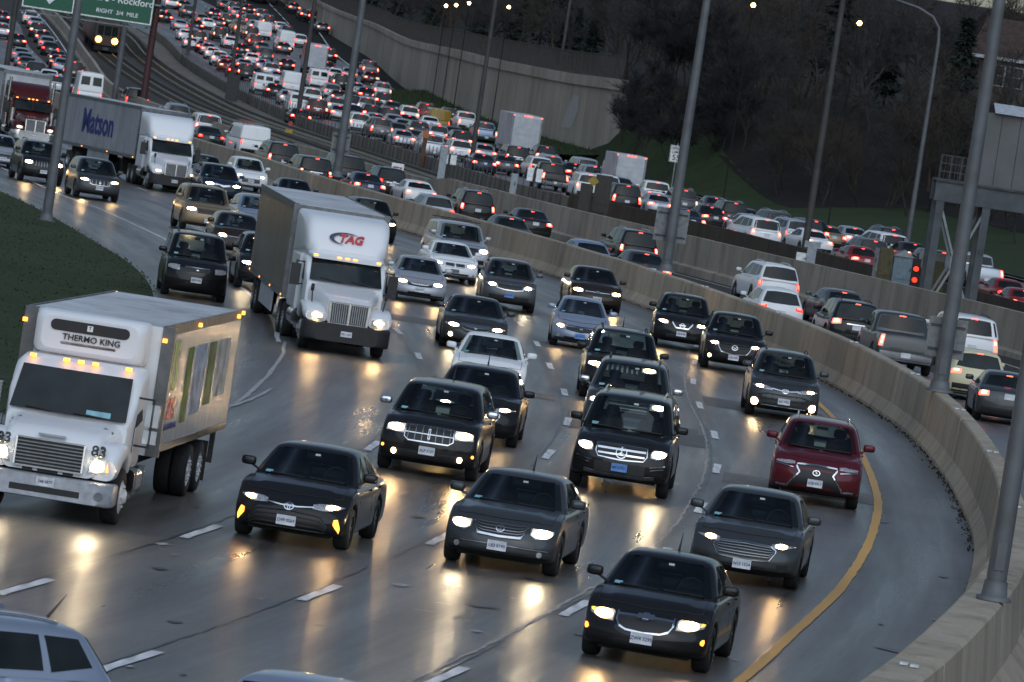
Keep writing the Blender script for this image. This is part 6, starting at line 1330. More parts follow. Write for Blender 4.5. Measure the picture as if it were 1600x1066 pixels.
# 4: refrigerated box truck in the foreground
def reefer():
    ks = []; P = M_TRUCKW
    ks.append(L_('bumper', [(0, 0, 1.9, .36, .74, .05), (-.08, 0, 2.28, .34, .76, .05), (-.30, 0, 2.40, .34, .76, .05), (-.5, 0, 2.40, .36, .74, .05)], plain('painted_bumper', (.36, .38, .42), .4, .3), [Node('bumper_slot', MB().box(-.62, .62, -.02, .006, .44, .55).mesh('bumper_slot', M_TRIM)), *[Node('tow_eye', MB().tube([(sg*.95, -.03, .52), (sg*.95, .006, .52)], .08, 12).mesh('tow_eye', M_GREYMETAL)) for sg in (1, -1)]]))
    ks.append(L_('hood', [(-.08, 0, 1.62, .80, 1.30, .12), (-.16, 0, 1.70, .80, 1.44, .14), (-.5, 0, 1.78, .82, 1.56, .18), (-1.0, 0, 1.9, .86, 1.64, .2), (-1.45, 0, 2.05, .9, 1.72, .2)], P))
    gq = lambda u, z: np.array([u*(.60 if z < 1.30 else .60), -.02-.03*u*u-.10*max(0, z-1.15), z]); gr = []
    for j in range(7):
        z = .90+.42*(j+.5)/7; gr.append(Node('grille_bar', MB().bar(gq(-.97, z)+(0, .03, 0), gq(.97, z)+(0, .03, 0), .03, .022).mesh('grille_bar', M_BARS)))
    mb = MB()
    for u in (-1, 1): mb.bar(gq(u, .88)+(0, .03, 0), gq(u, 1.36)+(0, .03, 0), .04, .03)
    for z in (.87, 1.36): mb.bar(gq(-1, z)+(0, .03, 0), gq(1, z)+(0, .03, 0), .04, .03)
    gr.append(Node('grille_surround', mb.mesh('grille_surround', M_CHROME)))
    ks.append(quad('grille', [gq(1, .88)+(0, .02, 0), gq(-1, .88)+(0, .02, 0), gq(-1, 1.36)+(0, .02, 0), gq(1, 1.36)+(0, .02, 0)], M_TRIM, .005, gr))
    ks.append(Node('hood_badge', MB().bar((-.24, -.09, 1.45), (.24, -.09, 1.45), .07, .03).mesh('hood_badge', M_CHROME)))
    for x in (-.36, 0, .36): ks.append(bx('lower_vent', (x-(.18 if x == 0 else .09), x+(.18 if x == 0 else .09), -.10, -.072, .79-.0, .855), M_TRIM))
    for sg in (1, -1):
        ks.append(L_('fender', [(-.14, sg*.92, .48, .80, 1.16, .14), (-.3, sg*.95, .50, .80, 1.36, .16), (-.7, sg*.97, .48, 1.06, 1.44, .12), (-1.1, sg*.97, .46, 1.16, 1.42, .08), (-1.5, sg*.97, .44, .86, 1.30, .08)], P))
        fx = lambda u, z: np.array([sg*(.68+u*.48), -.06-.22*u**2-.12*(z-.9), z]); pick = lambda a, b, c, d: [a, b, c, d] if sg < 0 else [b, a, d, c]
        ks.append(quad('headlight', pick(fx(0, .90), fx(1, .94), fx(1, 1.20), fx(.15, 1.14)), M_LENS, .03, [quad('lamp', pick(fx(.06, .92), fx(.60, .94), fx(.60, 1.15), fx(.18, 1.12)), M_LAMPX, .045), quad('indicator', pick(fx(.64, .95), fx(.97, .96), fx(.97, 1.17), fx(.64, 1.15)), M_AMBER, .045)]))
        ks.append(tnode('fleet_number', '83', .27, M_BLACK, (sg*.84, -.105, 1.28), (R(62), 0, R(180)), bold=.008, extrude=.035))
        ks.append(quad('air_scoop', pick(np.array([sg*.70, -.82, 1.585]), np.array([sg*.88, -.86, 1.51]), np.array([sg*.90, -1.02, 1.565]), np.array([sg*.74, -1.0, 1.635])), M_GREYMETAL, .02))
        ks.append(truck_wheel(sg*1.05, -1.02, .50, False, plain('white_rim', (.55, .57, .6), .5)))
        mb = MB(); mb.box(sg*1.42-.12, sg*1.42+.12, -1.92, -1.78, 1.72, 2.12); mb.box(sg*1.42-.12, sg*1.42+.12, -1.92, -1.78, 1.42, 1.66); ks.append(Node('mirror', mb.mesh('mirror', M_CHROME), [Node('mirror_arm', MB().bar((sg*1.05, -1.85, 2.2), (sg*1.42, -1.8, 2.2), .035).bar((sg*1.08, -1.85, 1.36), (sg*1.42, -1.8, 1.36), .035).bar((sg*1.42, -1.8, 1.34), (sg*1.42, -1.8, 2.22), .04).mesh('mirror_arm', M_TRIM))]))
        ks.append(quad('side_window', [(sg*1.165, -2.35, 1.78), (sg*1.165, -1.72, 1.68), (sg*1.07, -1.98, 2.42), (sg*1.08, -2.35, 2.42)] if sg > 0 else [(sg*1.165, -1.72, 1.68), (sg*1.165, -2.35, 1.78), (sg*1.08, -2.35, 2.42), (sg*1.07, -1.98, 2.42)], M_GLASS, .012))
        ks.append(bx('door_gap', (sg*1.175-.006, sg*1.175+.006, -1.55, -1.535, .95, 1.7), M_TRIM))
        ks.append(Node('fuel_tank', loft(MB(), [(-2.1, sg*1.0, .42, .46, .92, .12), (-3.3, sg*1.0, .42, .46, .92, .12)]).mesh('fuel_tank', M_CHROME), [bx('tank_strap', (sg*1.0-.22, sg*1.0+.22, y-.03, y+.03, .45, .93), M_GREYMETAL) for y in (-2.3, -3.1)]))
        ks.append(bx('step', (sg*1.06-.14, sg*1.06+.14, -2.05, -1.6, .42, .48), M_GREYMETAL))
        for yw in (-8.9, -10.25): ks.append(truck_wheel(sg*.90, yw, .50, True, plain('white_rim', (.55, .57, .6), .5)))
        ks.append(bx('mud_flap', (sg*.9-.3, sg*.9+.3, -11.0, -10.98, .18, .95), M_TRIM))
    ks.append(L_('cab', [(-1.35, 0, 2.15, .90, 1.70, .1), (-1.7, 0, 2.30, .88, 2.15, .14), (-2.02, 0, 2.30, .88, 2.62, .2), (-2.6, 0, 2.30, .88, 2.68, .16)], P))
    wq = lambda u, v: np.array([u*(1.09-.07*v), -1.28-.56*v-.07*u*u, 1.71+.82*v]); us = np.linspace(-.96, .96, 9)
    mb = MB(); mb.grid([[wq(u, v)+np.array([0, .045, .02]) for v in (.04, .35, .7, .95)] for u in us], 0, True)
    st = [quad('paper', [wq(.30, .06)+(0, .055, 0), wq(.70, .06)+(0, .055, 0), wq(.70, .20)+(0, .055, 0), wq(.30, .20)+(0, .055, 0)][::1], plain('pale_paper', (.20, .40, .46), .6), .004)]
    st = [Node('paper', MB().add([wq(-.70, .07)+(0, .06, .02), wq(-.30, .07)+(0, .06, .02), wq(-.30, .19)+(0, .06, .02), wq(-.70, .19)+(0, .06, .02)], [(0, 1, 2, 3)]).mesh('paper', plain('pale_paper', (.16, .33, .38), .6)))]
    st.append(Node('wiper', MB().bar(wq(-.85, .05)+(0, .07, .02), wq(-.1, .10)+(0, .07, .02), .022).bar(wq(.0, .05)+(0, .07, .02), wq(.7, .10)+(0, .07, .02), .022).mesh('wiper', M_TRIM)))
    ks.append(Node('windscreen', mb.mesh('windscreen', M_GLASS), st))
    for x in (-.86, -.26, 0, .26, .86): ks.append(bx('marker_lamp', (x-.05, x+.05, -2.02, -1.93, 2.63, 2.685), M_AMBER))
    # body: fluted bright sides, white nose, roof sheets
    y0, y1, w_, z0, z1 = -2.95, -12.6, 2.50, 1.12, 3.42
    def bright(t, b, o):
        tc = N(t, 'TexCoord'); mp = N(t, 'Mapping'); mp.inputs['Scale'].default_value = (1, 9.0, .08); t.links.new(tc.outputs['Object'], mp.inputs[0]); n = noise(t, 2.0, 5, .7, vec=mp.outputs[0])
        r_ = ramp(t, n.outputs['Fac'], [(.3, (.40, .45, .50)), (.7, (.58, .64, .70))]); t.links.new(r_.outputs[0], b.inputs['Base Color']); setp(b, metal=.42, rough=.2, spec=.2); bump(t, b, n.outputs['Fac'], 1.0, .09)
    M_BRIGHT = node_mat('bright_sheet', bright); M_WBOX = plain('white_body', (.66, .68, .70), .4, var=.08, scale=2)
    sub = []
    for i in range(7):
        a, b = y0-(y0-y1)*i/7-.008, y0-(y0-y1)*(i+1)/7+.008
        for sg in (1, -1): sub.append(bx('side_panel', (sg*w_/2-(0 if sg > 0 else .012), sg*w_/2+(.012 if sg > 0 else 0), b, a, z0+.14, z1-.16), M_BRIGHT))
    for sg in (1, -1):
        sub.append(bx('top_rail', (sg*w_/2-.02, sg*w_/2+.03, y1, y0, z1-.15, z1+.03), M_GREYMETAL)); sub.append(bx('bottom_rail', (sg*w_/2-.02, sg*w_/2+.03, y1, y0, z0, z0+.13), M_CHROME)); sub.append(bx('corner_post', (sg*w_/2-.20, sg*w_/2+.032, y0-.12, y0+.03, z0, z1+.03), plain('dark_corner', (.10, .105, .11), .4)))
        for yy, zz in ((y0+.005, z1-.22), (y1+.6, z1-.07), (y0-4.0, z1-.07), (y1+.05, z1-.02)): sub.append(bx('marker_lamp', (sg*(w_/2+.02)-.05, sg*(w_/2+.02)+.03, yy-.05, yy+.06, zz-.035, zz+.035), M_AMBER))
    for i in range(7): a, b = y0-(y0-y1)*i/7-.01, y0-(y0-y1)*(i+1)/7+.01; sub.append(bx('roof_panel', (-w_/2+.05, w_/2-.05, b, a, z1, z1+.014), M_TRROOF))
    FX = w_/2+.016
    sub.append(tnode('lettering', 'US', 1.25, M_GREENTXT, (-FX, y0-1.5, 2.62), FACE_L, bold=.02, extrude=.006)); sub.append(tnode('lettering', 'FOODS', .55, M_REDTXT, (-FX, y0-1.5, 1.86), FACE_L, bold=.015, extrude=.006)); 
    sub.append(tnode('lettering', 'KEEPING KITCHENS COOKING', .16, M_BLUETXT, (-FX, y0-1.75, 1.55), FACE_L, extrude=.006))
    for q, (a, b, c_) in enumerate(((3.2, 3.9, (.08, .17, .05)), (4.2, 5.6, (.26, .36, .48)), (5.9, 6.8, (.05, .14, .06)), (7.2, 8.6, (.30, .36, .38)))):
        sub.append(bx('printed_panel', (-FX-.003, -FX+.003, y0-b, y0-a, 1.55+.1*q, 2.95), plain('print_%d' % q, c_, .55, .0, spec=.08, var=.6, scale=2.5)))
    ks.append(Node('cargo_body', MB().box(-w_/2, w_/2, y1, y0, z0, z1).mesh('cargo_body', M_WBOX), sub))
    # refrigeration unit on the nose
    un = [L_('unit_grille', [(y0+.52, 0, 1.42, 3.13, 3.32, .09), (y0+.40, 0, 1.46, 3.11, 3.34, .09)], M_TRIM, None)]
    un.append(tnode('lettering', 'THERMO KING', .155, M_BLACK, (-.05, y0+.52, 3.03), FACE_F, bold=.006, extrude=.012)); un.append(bx('unit_badge', (-.05, .05, y0+.50, y0+.53, 3.18, 3.28), M_WHITETXT)); un.append(L_('unit_slot', [(y0+.50, 0, 1.0, 2.89, 2.95, .03), (y0+.40, 0, 1.0, 2.89, 2.95, .03)], M_TRIM))
    un.append(tnode('unit_letter', 'T', .09, M_BLACK, (0, y0+.535, 3.23), FACE_F, bold=.01))
    ks.append(L_('cooling_unit', [(y0+.50, 0, 1.72, 2.80, 3.38, .16), (y0+.44, 0, 1.96, 2.72, 3.44, .16), (y0+.2, 0, 2.05, 2.68, 3.47, .12), (y0-.02, 0, 2.05, 2.68, 3.47, .1)], P, un))
    ks.append(L_('unit_housing', [(y0+.30, 0, 1.9, 2.2, 2.70, .1), (y0, 0, 1.95, 2.2, 2.70, .06)], P))
    ks.append(bx('chassis_rail', (-.45, .45, -12.4, -.6, .62, 1.11), M_UNDER)); ks.append(bx('under_ride_guard', (-1.1, 1.1, -12.6, -12.5, .42, .52), M_DARKMETAL)); 
    for sg in (1, -1): ks.append(bx('guard_strut', (sg*1.05-.05, sg*1.05+.05, -12.6, -12.5, .52, 1.12), M_DARKMETAL))
    TXp = plate_text('348 S877') if '348 S877' in TEXTS else plate_text('348 S877')
    ks.append(Node('licence_plate', MB().box(-.16, .16, 0, .014, .56, .72).mesh('licence_plate', M_PLATE), [Node('plate_lettering', TXp, [], None, (0, .018, .64), FACE_F)]))
    return ks
TS = .885; loc = (0, -1.02*TS, 0); d = np.array([-math.sin(R(5)), -math.cos(R(5))]); pos, rot = place_vehicle(78, 804, loc, d)
e = empty('box_truck', pos, 0, 'white refrigerated box truck number 83 with a cooling unit above its cab', 'truck'); e.rotation_euler = rot; e.scale = (TS, TS, TS); inst(reefer(), e, None)

# ------------------------------------------------------------------ box trucks and vans seen from behind
def box_truck(w_=2.45, z0=.95, z1=3.55, L=6.5, sidemt=None, paintmt=None):
    ks = []; sidemt = sidemt or M_TRROOF; y1, y0 = -L/2-1, L/2-1
    sub = [bx('side_panel', (sg*w_/2-(0 if sg > 0 else .012), sg*w_/2+(.012 if sg > 0 else 0), y0-(y0-y1)*(i+1)/5+.01, y0-(y0-y1)*i/5-.01, z0+.1, z1-.08), sidemt) for i in range(5) for sg in (1, -1)]
    for i in range(5): sub.append(bx('door_panel', (-w_/2+.13, w_/2-.13, y1-.02, y1, z0+.12+(z1-z0-.3)*i/5+.008, z0+.12+(z1-z0-.3)*(i+1)/5-.008), M_TRFRONT))
    for x in (-.25, 0, .25): sub.append(bx('marker_lamp', (x-.07, x+.07, y1-.04, y1, z1-.10, z1-.04), M_BRAKE))
    for sg in (1, -1): sub.append(bx('door_frame', (sg*(w_/2-.06)-.06, sg*(w_/2-.06)+.06, y1-.03, y1, z0, z1), M_GALV)); sub.append(bx('marker_lamp', (sg*(w_/2-.08)-.04, sg*(w_/2-.08)+.04, y1-.05, y1, z1-.12, z1-.05), M_BRAKE))
    ks.append(Node('cargo_body', MB().box(-w_/2, w_/2, y1, y0, z0, z1).mesh('cargo_body', M_TRROOF), sub))
    ks.append(L_('cab', [(y0+2.0, 0, 1.9, .5, 1.2, .15), (y0+1.6, 0, 2.1, .5, 1.5, .15), (y0+1.0, 0, 2.1, .5, 2.3, .2), (y0+.02, 0, 2.1, .5, 2.4, .15)], paintmt or M_TRUCKW))
    ks.append(bx('chassis_rail', (-.45, .45, y1+.2, y0+1.6, .5, z0), M_UNDER))
    for sg in (1, -1):
        ks.append(truck_wheel(sg*.86, y1+1.7, .43, True)); ks.append(truck_wheel(sg*.95, y0+1.1, .43)); ks.append(bx('tail_light', (sg*.95-.1, sg*.95+.1, y1-.04, y1+.05, .68, .82), M_BRAKE))
        ks.append(bx('mirror', (sg*1.3-.1, sg*1.3+.1, y0+1.1, y0+1.2, 1.5, 1.95), M_TRIM))
    ks.append(bx('rear_bumper', (-1.05, 1.05, y1-.15, y1+.05, .50, .62), M_GREYMETAL)); ks.append(bx('licence_plate', (-.55, -.25, y1-.06, y1-.04, .68, .83), M_PLATE))
    return ks, (0, y1, z1)
def put_rear(name, px, py, nd, loc, label, cat, path, group, pm=None):
    p = at(px, py, loc[2]); d = -lane_dir(p, path); pos, rot = place_vehicle(px, py, loc, d)
    e = empty(name, pos, 0, label, cat, group); e.rotation_euler = rot; inst(nd, e, pm); return e
def orange_fn(t, b, o):
    tc = N(t, 'TexCoord'); sp = N(t, 'SeparateXYZ'); t.links.new(tc.outputs['Object'], sp.inputs[0])
    r_ = ramp(t, (lambda m: (t.links.new(sp.outputs[2], m.inputs[0]), m.outputs[0])[1])(N(t, 'MapRange', i_1=.9, i_2=3.6, i_3=0.0, i_4=1.0)), [(0, (.42, .40, .42)), (.42, (.45, .30, .30)), (.44, (.75, .10, .05)), (.50, (.75, .10, .05)), (.52, (.40, .16, .14)), (.8, (.50, .12, .10)), (1, (.35, .14, .16))]); t.links.new(r_.outputs[0], b.inputs['Base Color']); setp(b, rough=.35)
nd, loc = box_truck(2.45, 1.0, 3.5, 6.5, node_mat('orange_graphic', orange_fn)); put_rear('box_truck', 497, 71, nd, loc, 'box truck with a red and orange striped side in the middle of the far traffic', 'truck', FBAR, FARGROUP)
nd, loc = box_truck(2.5, 1.0, 3.75, 7); put_rear('box_truck', 826, 181, nd, loc, 'tall white box truck in the far traffic in front of the retaining wall', 'truck', FBAR, FARGROUP)
nd, loc = box_truck(2.25, .85, 2.95, 4.6); put_rear('box_truck', 988, 243, nd, loc, 'low white box truck with a panelled door at the right end of the retaining wall', 'truck', FBAR, FARGROUP)
def cargo(high=2.15, windows=False, ladder=False, L=5.5):
    sp = S_cargo(H=high, L=L); B = dict(TAILS['cargo']); nd = build_car(sp, 1, dict(FRONT1['big'], lamp=None), B, nwin=2, vanside=True, glass_rear=False)
    for sg in (1, -1):
        nd.append(Node('rear_door', P_(sp.back, [(sg*.03 if sg > 0 else -.92, .04, .90), (.92 if sg > 0 else -.03, .04, .90)], PAINTSLOT, off=.018, depth=.01, nc=4, nr=3, out=(0, -1, 0)), [Node('rear_window', P_(sp.back, [(sg*.12 if sg > 0 else -.82, .34, .80), (.82 if sg > 0 else -.12, .34, .80)], M_GLASS, off=.028, depth=.005, nc=4, nr=2, out=(0, -1, 0)))] if windows else []))
    if ladder:
        mb = MB()
        for x in (-.55, -.15): mb.bar((x, -2.3, high+.16), (x, 1.2, high+.16), .05)
        for y in np.linspace(-2.2, 1.1, 12): mb.bar((-.55, y, high+.16), (-.15, y, high+.16), .035)
        nd.append(Node('ladder', mb.mesh('ladder', plain('red_ladder', (.42, .05, .04), .5)))); mb = MB()
        for y in (-2.0, -.4, 1.0): mb.bar((-.85, y, high+.08), (.85, y, high+.08), .05); mb.bar((-.8, y, high-.1), (-.8, y, high+.08), .05); mb.bar((.8, y, high-.1), (.8, y, high+.08), .05)
        nd.append(Node('roof_rack', mb.mesh('roof_rack', M_GREYMETAL)))
    return nd, (0, sp.yrr+.1, high-.02)
for px, py, hh, win, lad, lab, path, grp, colr in (
    (145, 114, 2.65, True, False, 'white high-roof van with two rear windows behind the blue-lettered container', WALL, EXGROUP, 'white'),
    (402, 197, 2.1, False, True, 'white work van carrying a red ladder on its roof rack', WALL, EXGROUP, 'white'),
    (415, 35, 2.3, False, False, 'windowless white van with rounded roof near the top of the far traffic', FBAR, FARGROUP, 'white'),
    (451, 49, 2.5, False, False, 'tall windowless white van left of the red-sided box truck', FBAR, FARGROUP, 'white'),
    (415, 116, 2.1, True, False, 'white van with twin rear windows beside the rail fence', FBAR, FARGROUP, 'white'),
    (460, 113, 2.3, False, False, 'windowless white van just below the red-sided box truck', FBAR, FARGROUP, 'white'),
    (501, 109, 2.2, True, False, 'white passenger van following the red-sided box truck', FBAR, FARGROUP, 'white'),
    (471, 146, 2.0, True, False, 'white van by the fence left of the maroon minivan', FBAR, FARGROUP, 'white'),
    (690, 171, 2.2, False, False, 'yellow van at the grass side of the far traffic', FBAR, FARGROUP, 'yellow')):
    nd, loc = cargo(hh, win, lad); put_rear('cargo_van', px, py, nd, loc, lab, 'van', path, grp, PM[colr])
def bus():
    nd = [L_('body', [(5, 0, 2.3, .55, 2.2, .2), (4.4, 0, 2.4, .5, 3.0, .25), (-5, 0, 2.4, .5, 3.05, .25)], PM['yellow'])]
    nd.append(quad('rear_window', [(-.95, -5.01, 1.7), (.95, -5.01, 1.7), (.95, -5.01, 2.4), (-.95, -5.01, 2.4)], M_GLASS, .01))
    for sg in (1, -1):
        nd.append(bx('tail_light', (sg*.9-.12, sg*.9+.12, -5.03, -5.0, 1.2, 1.4), M_BRAKE))
        for y in (-3.4, 3.2): nd.append(truck_wheel(sg*1.0, y, .48))
        for i in range(8): nd.append(bx('side_window', (sg*1.2-.012, sg*1.2+.012, -4.3+i*1.05, -3.5+i*1.05, 1.75, 2.4), M_GLASS))
    nd.append(bx('rear_bumper', (-1.15, 1.15, -5.15, -5.0, .45, .7), M_BLACK)); return nd, (0, -5, 3.0)
for px, py, lab in ((411, -27, 'yellow bus at the top of the far traffic, left of a second yellow bus'), (429, -26, 'yellow bus at the top of the far traffic, right of a second yellow bus')):
    nd, loc = bus(); put_rear('bus', px, py, nd, loc, lab, 'bus', FBAR, FARGROUP)

# ------------------------------------------------------------------ cars cut by the bottom edge
sp = S_suv(L=4.7, W=1.86, H=1.62); B = dict(TAILS['suv']); nd = build_car(sp, 2, dict(FRONT1['suv']), B, nwin=3, rails='chrome', antenna=True)
p = at(-190, 1186); d = np.array([-.80, -.60]); rot = heading_rot(d, p[1]); e = empty('suv', (p[0], p[1], gz(p[1])), 0, 'pale bluish suv cut off by the bottom left corner of the picture', 'suv', ONC); e.rotation_euler = rot; inst(nd, e, PM['bluish silver'])
sp = S_sedan(L=4.7, W=1.83, H=1.46); nd = build_car(sp, 2, dict(FRONT1['sedan']), dict(TAILS['sedan']))
p = at(447, 1277); d = lane_dir(p, BAR); e = empty('sedan', (p[0], p[1], gz(p[1])), 0, 'pale bluish sedan showing only its roof at the bottom edge', 'car', ONC); e.rotation_euler = heading_rot(d, p[1]); inst(nd, e, PM['bluish silver'])
# ------------------------------------------------------------------ poles, signs, railway equipment
M_POLE = plain('pole_steel', (.115, .122, .13), .6, .3, var=.25, scale=1.2)
M_POLED = plain('dark_pole', (.050, .048, .046), .7, .1, var=.3, scale=1.2)
M_POLER = plain('maroon_steel', (.052, .018, .018), .6, .1, var=.3)
M_LUM = plain('luminaire', (.22, .23, .24), .5)
def pole(base, h, r0, r1, label, mt=M_POLE, arm=2.4, adir=0.0, plate=True, heads=2, name='light_pole', group='highway light poles'):
    e = empty(name, base, 0, label, 'light pole', group)
    MB().tube([(0, 0, 0), (0, 0, h*.5), (0, 0, h)], [r0, (r0+r1)/2, r1], 14).obj('shaft', mt, e)
    if plate: MB().tube([(0, 0, 0), (0, 0, .05), (0, 0, .06), (0, 0, .28)], [r0*1.75, r0*1.75, r0*1.3, r0*1.15], 10).obj('base_plate', mt, e); MB().box(-r0*.45, r0*.45, -r0*1.08, -r0*.9, .45, .85).obj('access_cover', mt, e)
    for k in range(heads):
        a = adir+k*math.pi; c, s_ = math.cos(a), math.sin(a); pts = [(c*q*arm, s_*q*arm, h-.35+.75*math.sin(q*1.5)) for q in (0, .25, .5, .75, 1)]
        MB().tube(pts, [.05, .045, .04, .035, .03], 8).obj('arm', mt, e)
        hd = MB(); loft(hd, [(arm-.1, 0, .12, -.05, .07, .03), (arm+.25, 0, .34, -.09, .10, .06), (arm+.7, 0, .26, -.06, .07, .05)]); o = hd.obj('lamp_head', M_LUM, e, loc=(0, 0, h+.38)); o.rotation_euler = (0, 0, a-math.pi/2)
    return e
def on_bar(px, py, dz=1.38):
    p = at(px, py, dz); s, o_, t_ = BAR.near(p[0], p[1]); q = p; t_ = BAR.at(s)[1]; return (q[0], q[1], gz(q[1])+dz), math.atan2(t_[1], t_[0])
def sign_back(base, a, w_, z0, z1, label):
    e = empty('sign', (base[0], base[1], base[2]), a, label, 'sign', 'sign backs on the barrier light poles')
    MB().box(-.03, .0, -w_/2, w_/2, z0, z1).obj('sign_panel', M_GREYMETAL, e)
    for z in (z0+.2, z1-.2): MB().box(0.0, .05, -w_/2+.06, w_/2-.06, z-.03, z+.03).obj('bracket', M_DARKMETAL, e)
    return e
for (px, py, r0, r1, h, lab, sg) in ((1467, 612, .205, .14, 13, 'light pole rising from the median barrier by the dark pickup', (.98, .85, 1.85)), (1040, 424, .21, .13, 13, 'light pole on the median barrier beside the speed limit sign', (1.25, 1.1, 2.35)),
        (526, 276, .24, .14, 13, 'light pole on the median barrier above the roof of the white semi trailer', (.95, 1.15, 2.25)), (1552, 938, .150, .12, 12, 'nearest light pole standing on the barrier at the right edge', None)):
    b_, a_ = on_bar(px, py); pole(b_, h, r0, r1, lab, adir=a_+math.pi/2)
    if sg:
        yy = math.cos(a_), math.sin(a_)
        sign_back((b_[0]-yy[0]*(r0+.03), b_[1]-yy[1]*(r0+.03), b_[2]), a_, *sg, label='back of a sign on the '+lab.replace('on the median barrier ', '').replace('rising from the median barrier ', ''))
def ground_pole(px, py, r0, r1, h, lab, mt=M_POLE, **k):
    p = at(px, py); return pole((p[0], p[1], gz(p[1])), h, r0, r1, lab, mt, **k)
ground_pole(72, 346, .19, .115, 13, 'light pole on the grass verge at the left', adir=.2)
ground_pole(8, 120, .26, .2, 16, 'dark pole behind the red semi truck at the left edge', M_POLED, adir=.3)
ground_pole(177, 165, .25, .17, 16, 'light pole rising beside the white high-roof van', adir=.4)
for px, py, r0, lab in ((293, 86, .20, 'dark thin pole by the fence at the far bend'), (360, 128, .20, 'dark thin pole by the rail fence beside the farthest jam'), (464, 190, .22, 'dark pole by the rail fence at the maroon minivan'), (735, 262, .20, 'dark pole on a concrete block beside the white suv'), (1254, 412, .21, 'dark pole behind the brown barrier wall')):
    p = at(px, py); s, o_, t_ = FBAR.near(p[0], p[1]); q = p; t_ = FBAR.at(s)[1]
    pole((q[0], q[1], gz(q[1])+.0), 15, r0, r0*.7, lab, M_POLED, adir=math.atan2(t_[1], t_[0])+math.pi/2)
ground_pole(857, 226, .20, .14, 16, 'dark pole standing in front of the retaining wall', M_POLED, adir=.2)
p = at(1060, 285); pole((p[0], p[1], gz(p[1])+1.2), 15, .17, .11, 'thin light pole on the grass slope behind the speed limit sign', adir=.2)
# pole with a long curved arm on the slope
p = at(1416, 392); e = empty('light_pole', (p[0], p[1], gz(p[1])+.6), 0, 'light pole with a long curved arm on the grass slope', 'light pole', 'highway light poles')
H_ = 13.3; MB().tube([(0, 0, 0), (0, 0, H_*.6), (0, 0, H_), (-.12, 0, H_+.9), (-.6, 0, H_+1.55), (-1.6, 0, H_+2.0), (-3.4, 0, H_+2.35)], [.18, .14, .11, .10, .09, .08, .07], 12).obj('shaft', M_POLE, e)
hd = MB(); loft(hd, [(3.3, 0, .12, -.05, .07, .03), (3.6, 0, .34, -.09, .10, .06), (4.1, 0, .26, -.06, .07, .05)]); o = hd.obj('lamp_head', M_LUM, e, loc=(0, 0, H_+2.35)); o.rotation_euler = (0, 0, R(90))

# overhead sign gantry at the far left
GY = 440.0
gp = at_depth(226, 140, GY); gxr = gp[0]; gzr = gz(GY)
e = empty('sign_gantry', (gxr, GY, gzr), 0, 'maroon steel gantry carrying green direction signs over the far left lanes', 'gantry')
MB().tube([(0, 0, 0), (0, 0, 10)], .27, 14).obj('post', M_POLER, e); MB().tube([(-34, 0, 0), (-34, 0, 10)], .27, 14).obj('post', M_POLER, e)
MB().tube([(0, 0, 0), (0, 0, .5)], .42, 10).obj('footing', M_FBAR, e)
for z in (8.4, 9.8): 
    for y in (-.5, .5): MB().tube([(-34, y, z), (.3, y, z)], .09, 8).obj('chord', M_GALV, e)
for i in range(17): MB().bar((-34+2*i, -.5, 8.4 if i % 2 else 9.8), (-32+2*i, -.5, 9.8 if i % 2 else 8.4), .08).obj('lattice_brace', M_GALV, e)
def green_sign(x0, x1, z0, z1, lines, label, arrow=None):
    s_ = empty('green_sign', (gxr+(x0+x1)/2, GY-.75, gzr+z0), 0, label, 'sign'); w_ = x1-x0; h_ = z1-z0
    MB().box(-w_/2, w_/2, -.03, .03, 0, h_).obj('sign_panel', M_GREEN, s_)
    b_ = .09
    for a in ((-w_/2+.06, w_/2-.06, .06, .06+b_), (-w_/2+.06, w_/2-.06, h_-.06-b_, h_-.06), (-w_/2+.06, -w_/2+.06+b_, .06+b_, h_-.06-b_), (w_/2-.06-b_, w_/2-.06, .06+b_, h_-.06-b_)): MB().box(a[0], a[1], -.045, -.032, a[2], a[3]).obj('border', M_WHITETXT, s_)
    for body, size, x, z in lines: text('lettering', body, size, M_WHITETXT, s_, (x, -.05, z), (R(90), 0, 0), bold=.012, extrude=.01)
    if arrow:
        x, z = arrow; MB().add([(x-.16, -.05, z+1.2), (x+.16, -.05, z+1.2), (x+.16, -.05, z+.55), (x+.52, -.05, z+.55), (x, -.05, z), (x-.52, -.05, z+.55), (x-.16, -.05, z+.55)][::-1], [tuple(range(7))]).obj('arrow', M_WHITETXT, s_)
    MB().box(-w_/2, w_/2, -.75, -.10, -.32, -.22).obj('walkway', M_GREYMETAL, s_)
    for x in np.linspace(-w_/2+.3, w_/2-.3, 4): MB().box(x-.12, x+.12, -.85, -.6, -.20, -.08).obj('sign_lamp', M_DARKMETAL, s_)
# the lower edges run just inside the top of the picture
zb = at_depth(168, 31, GY)[2]-gzr
green_sign(-5.9, -.15, zb, zb+3.0, [("RIGHT  3/4  MILE", .44, .15, .62), ("O'Hare - Rockford", .74, 0, 1.62)], 'green overhead sign lettered for Rockford with the distance to the exit')
green_sign(-10.2, -6.15, zb, zb+3.0, [('90   WEST', .7, 0, 2.35)], 'green overhead sign with a white arrow pointing down', (.1, .52))

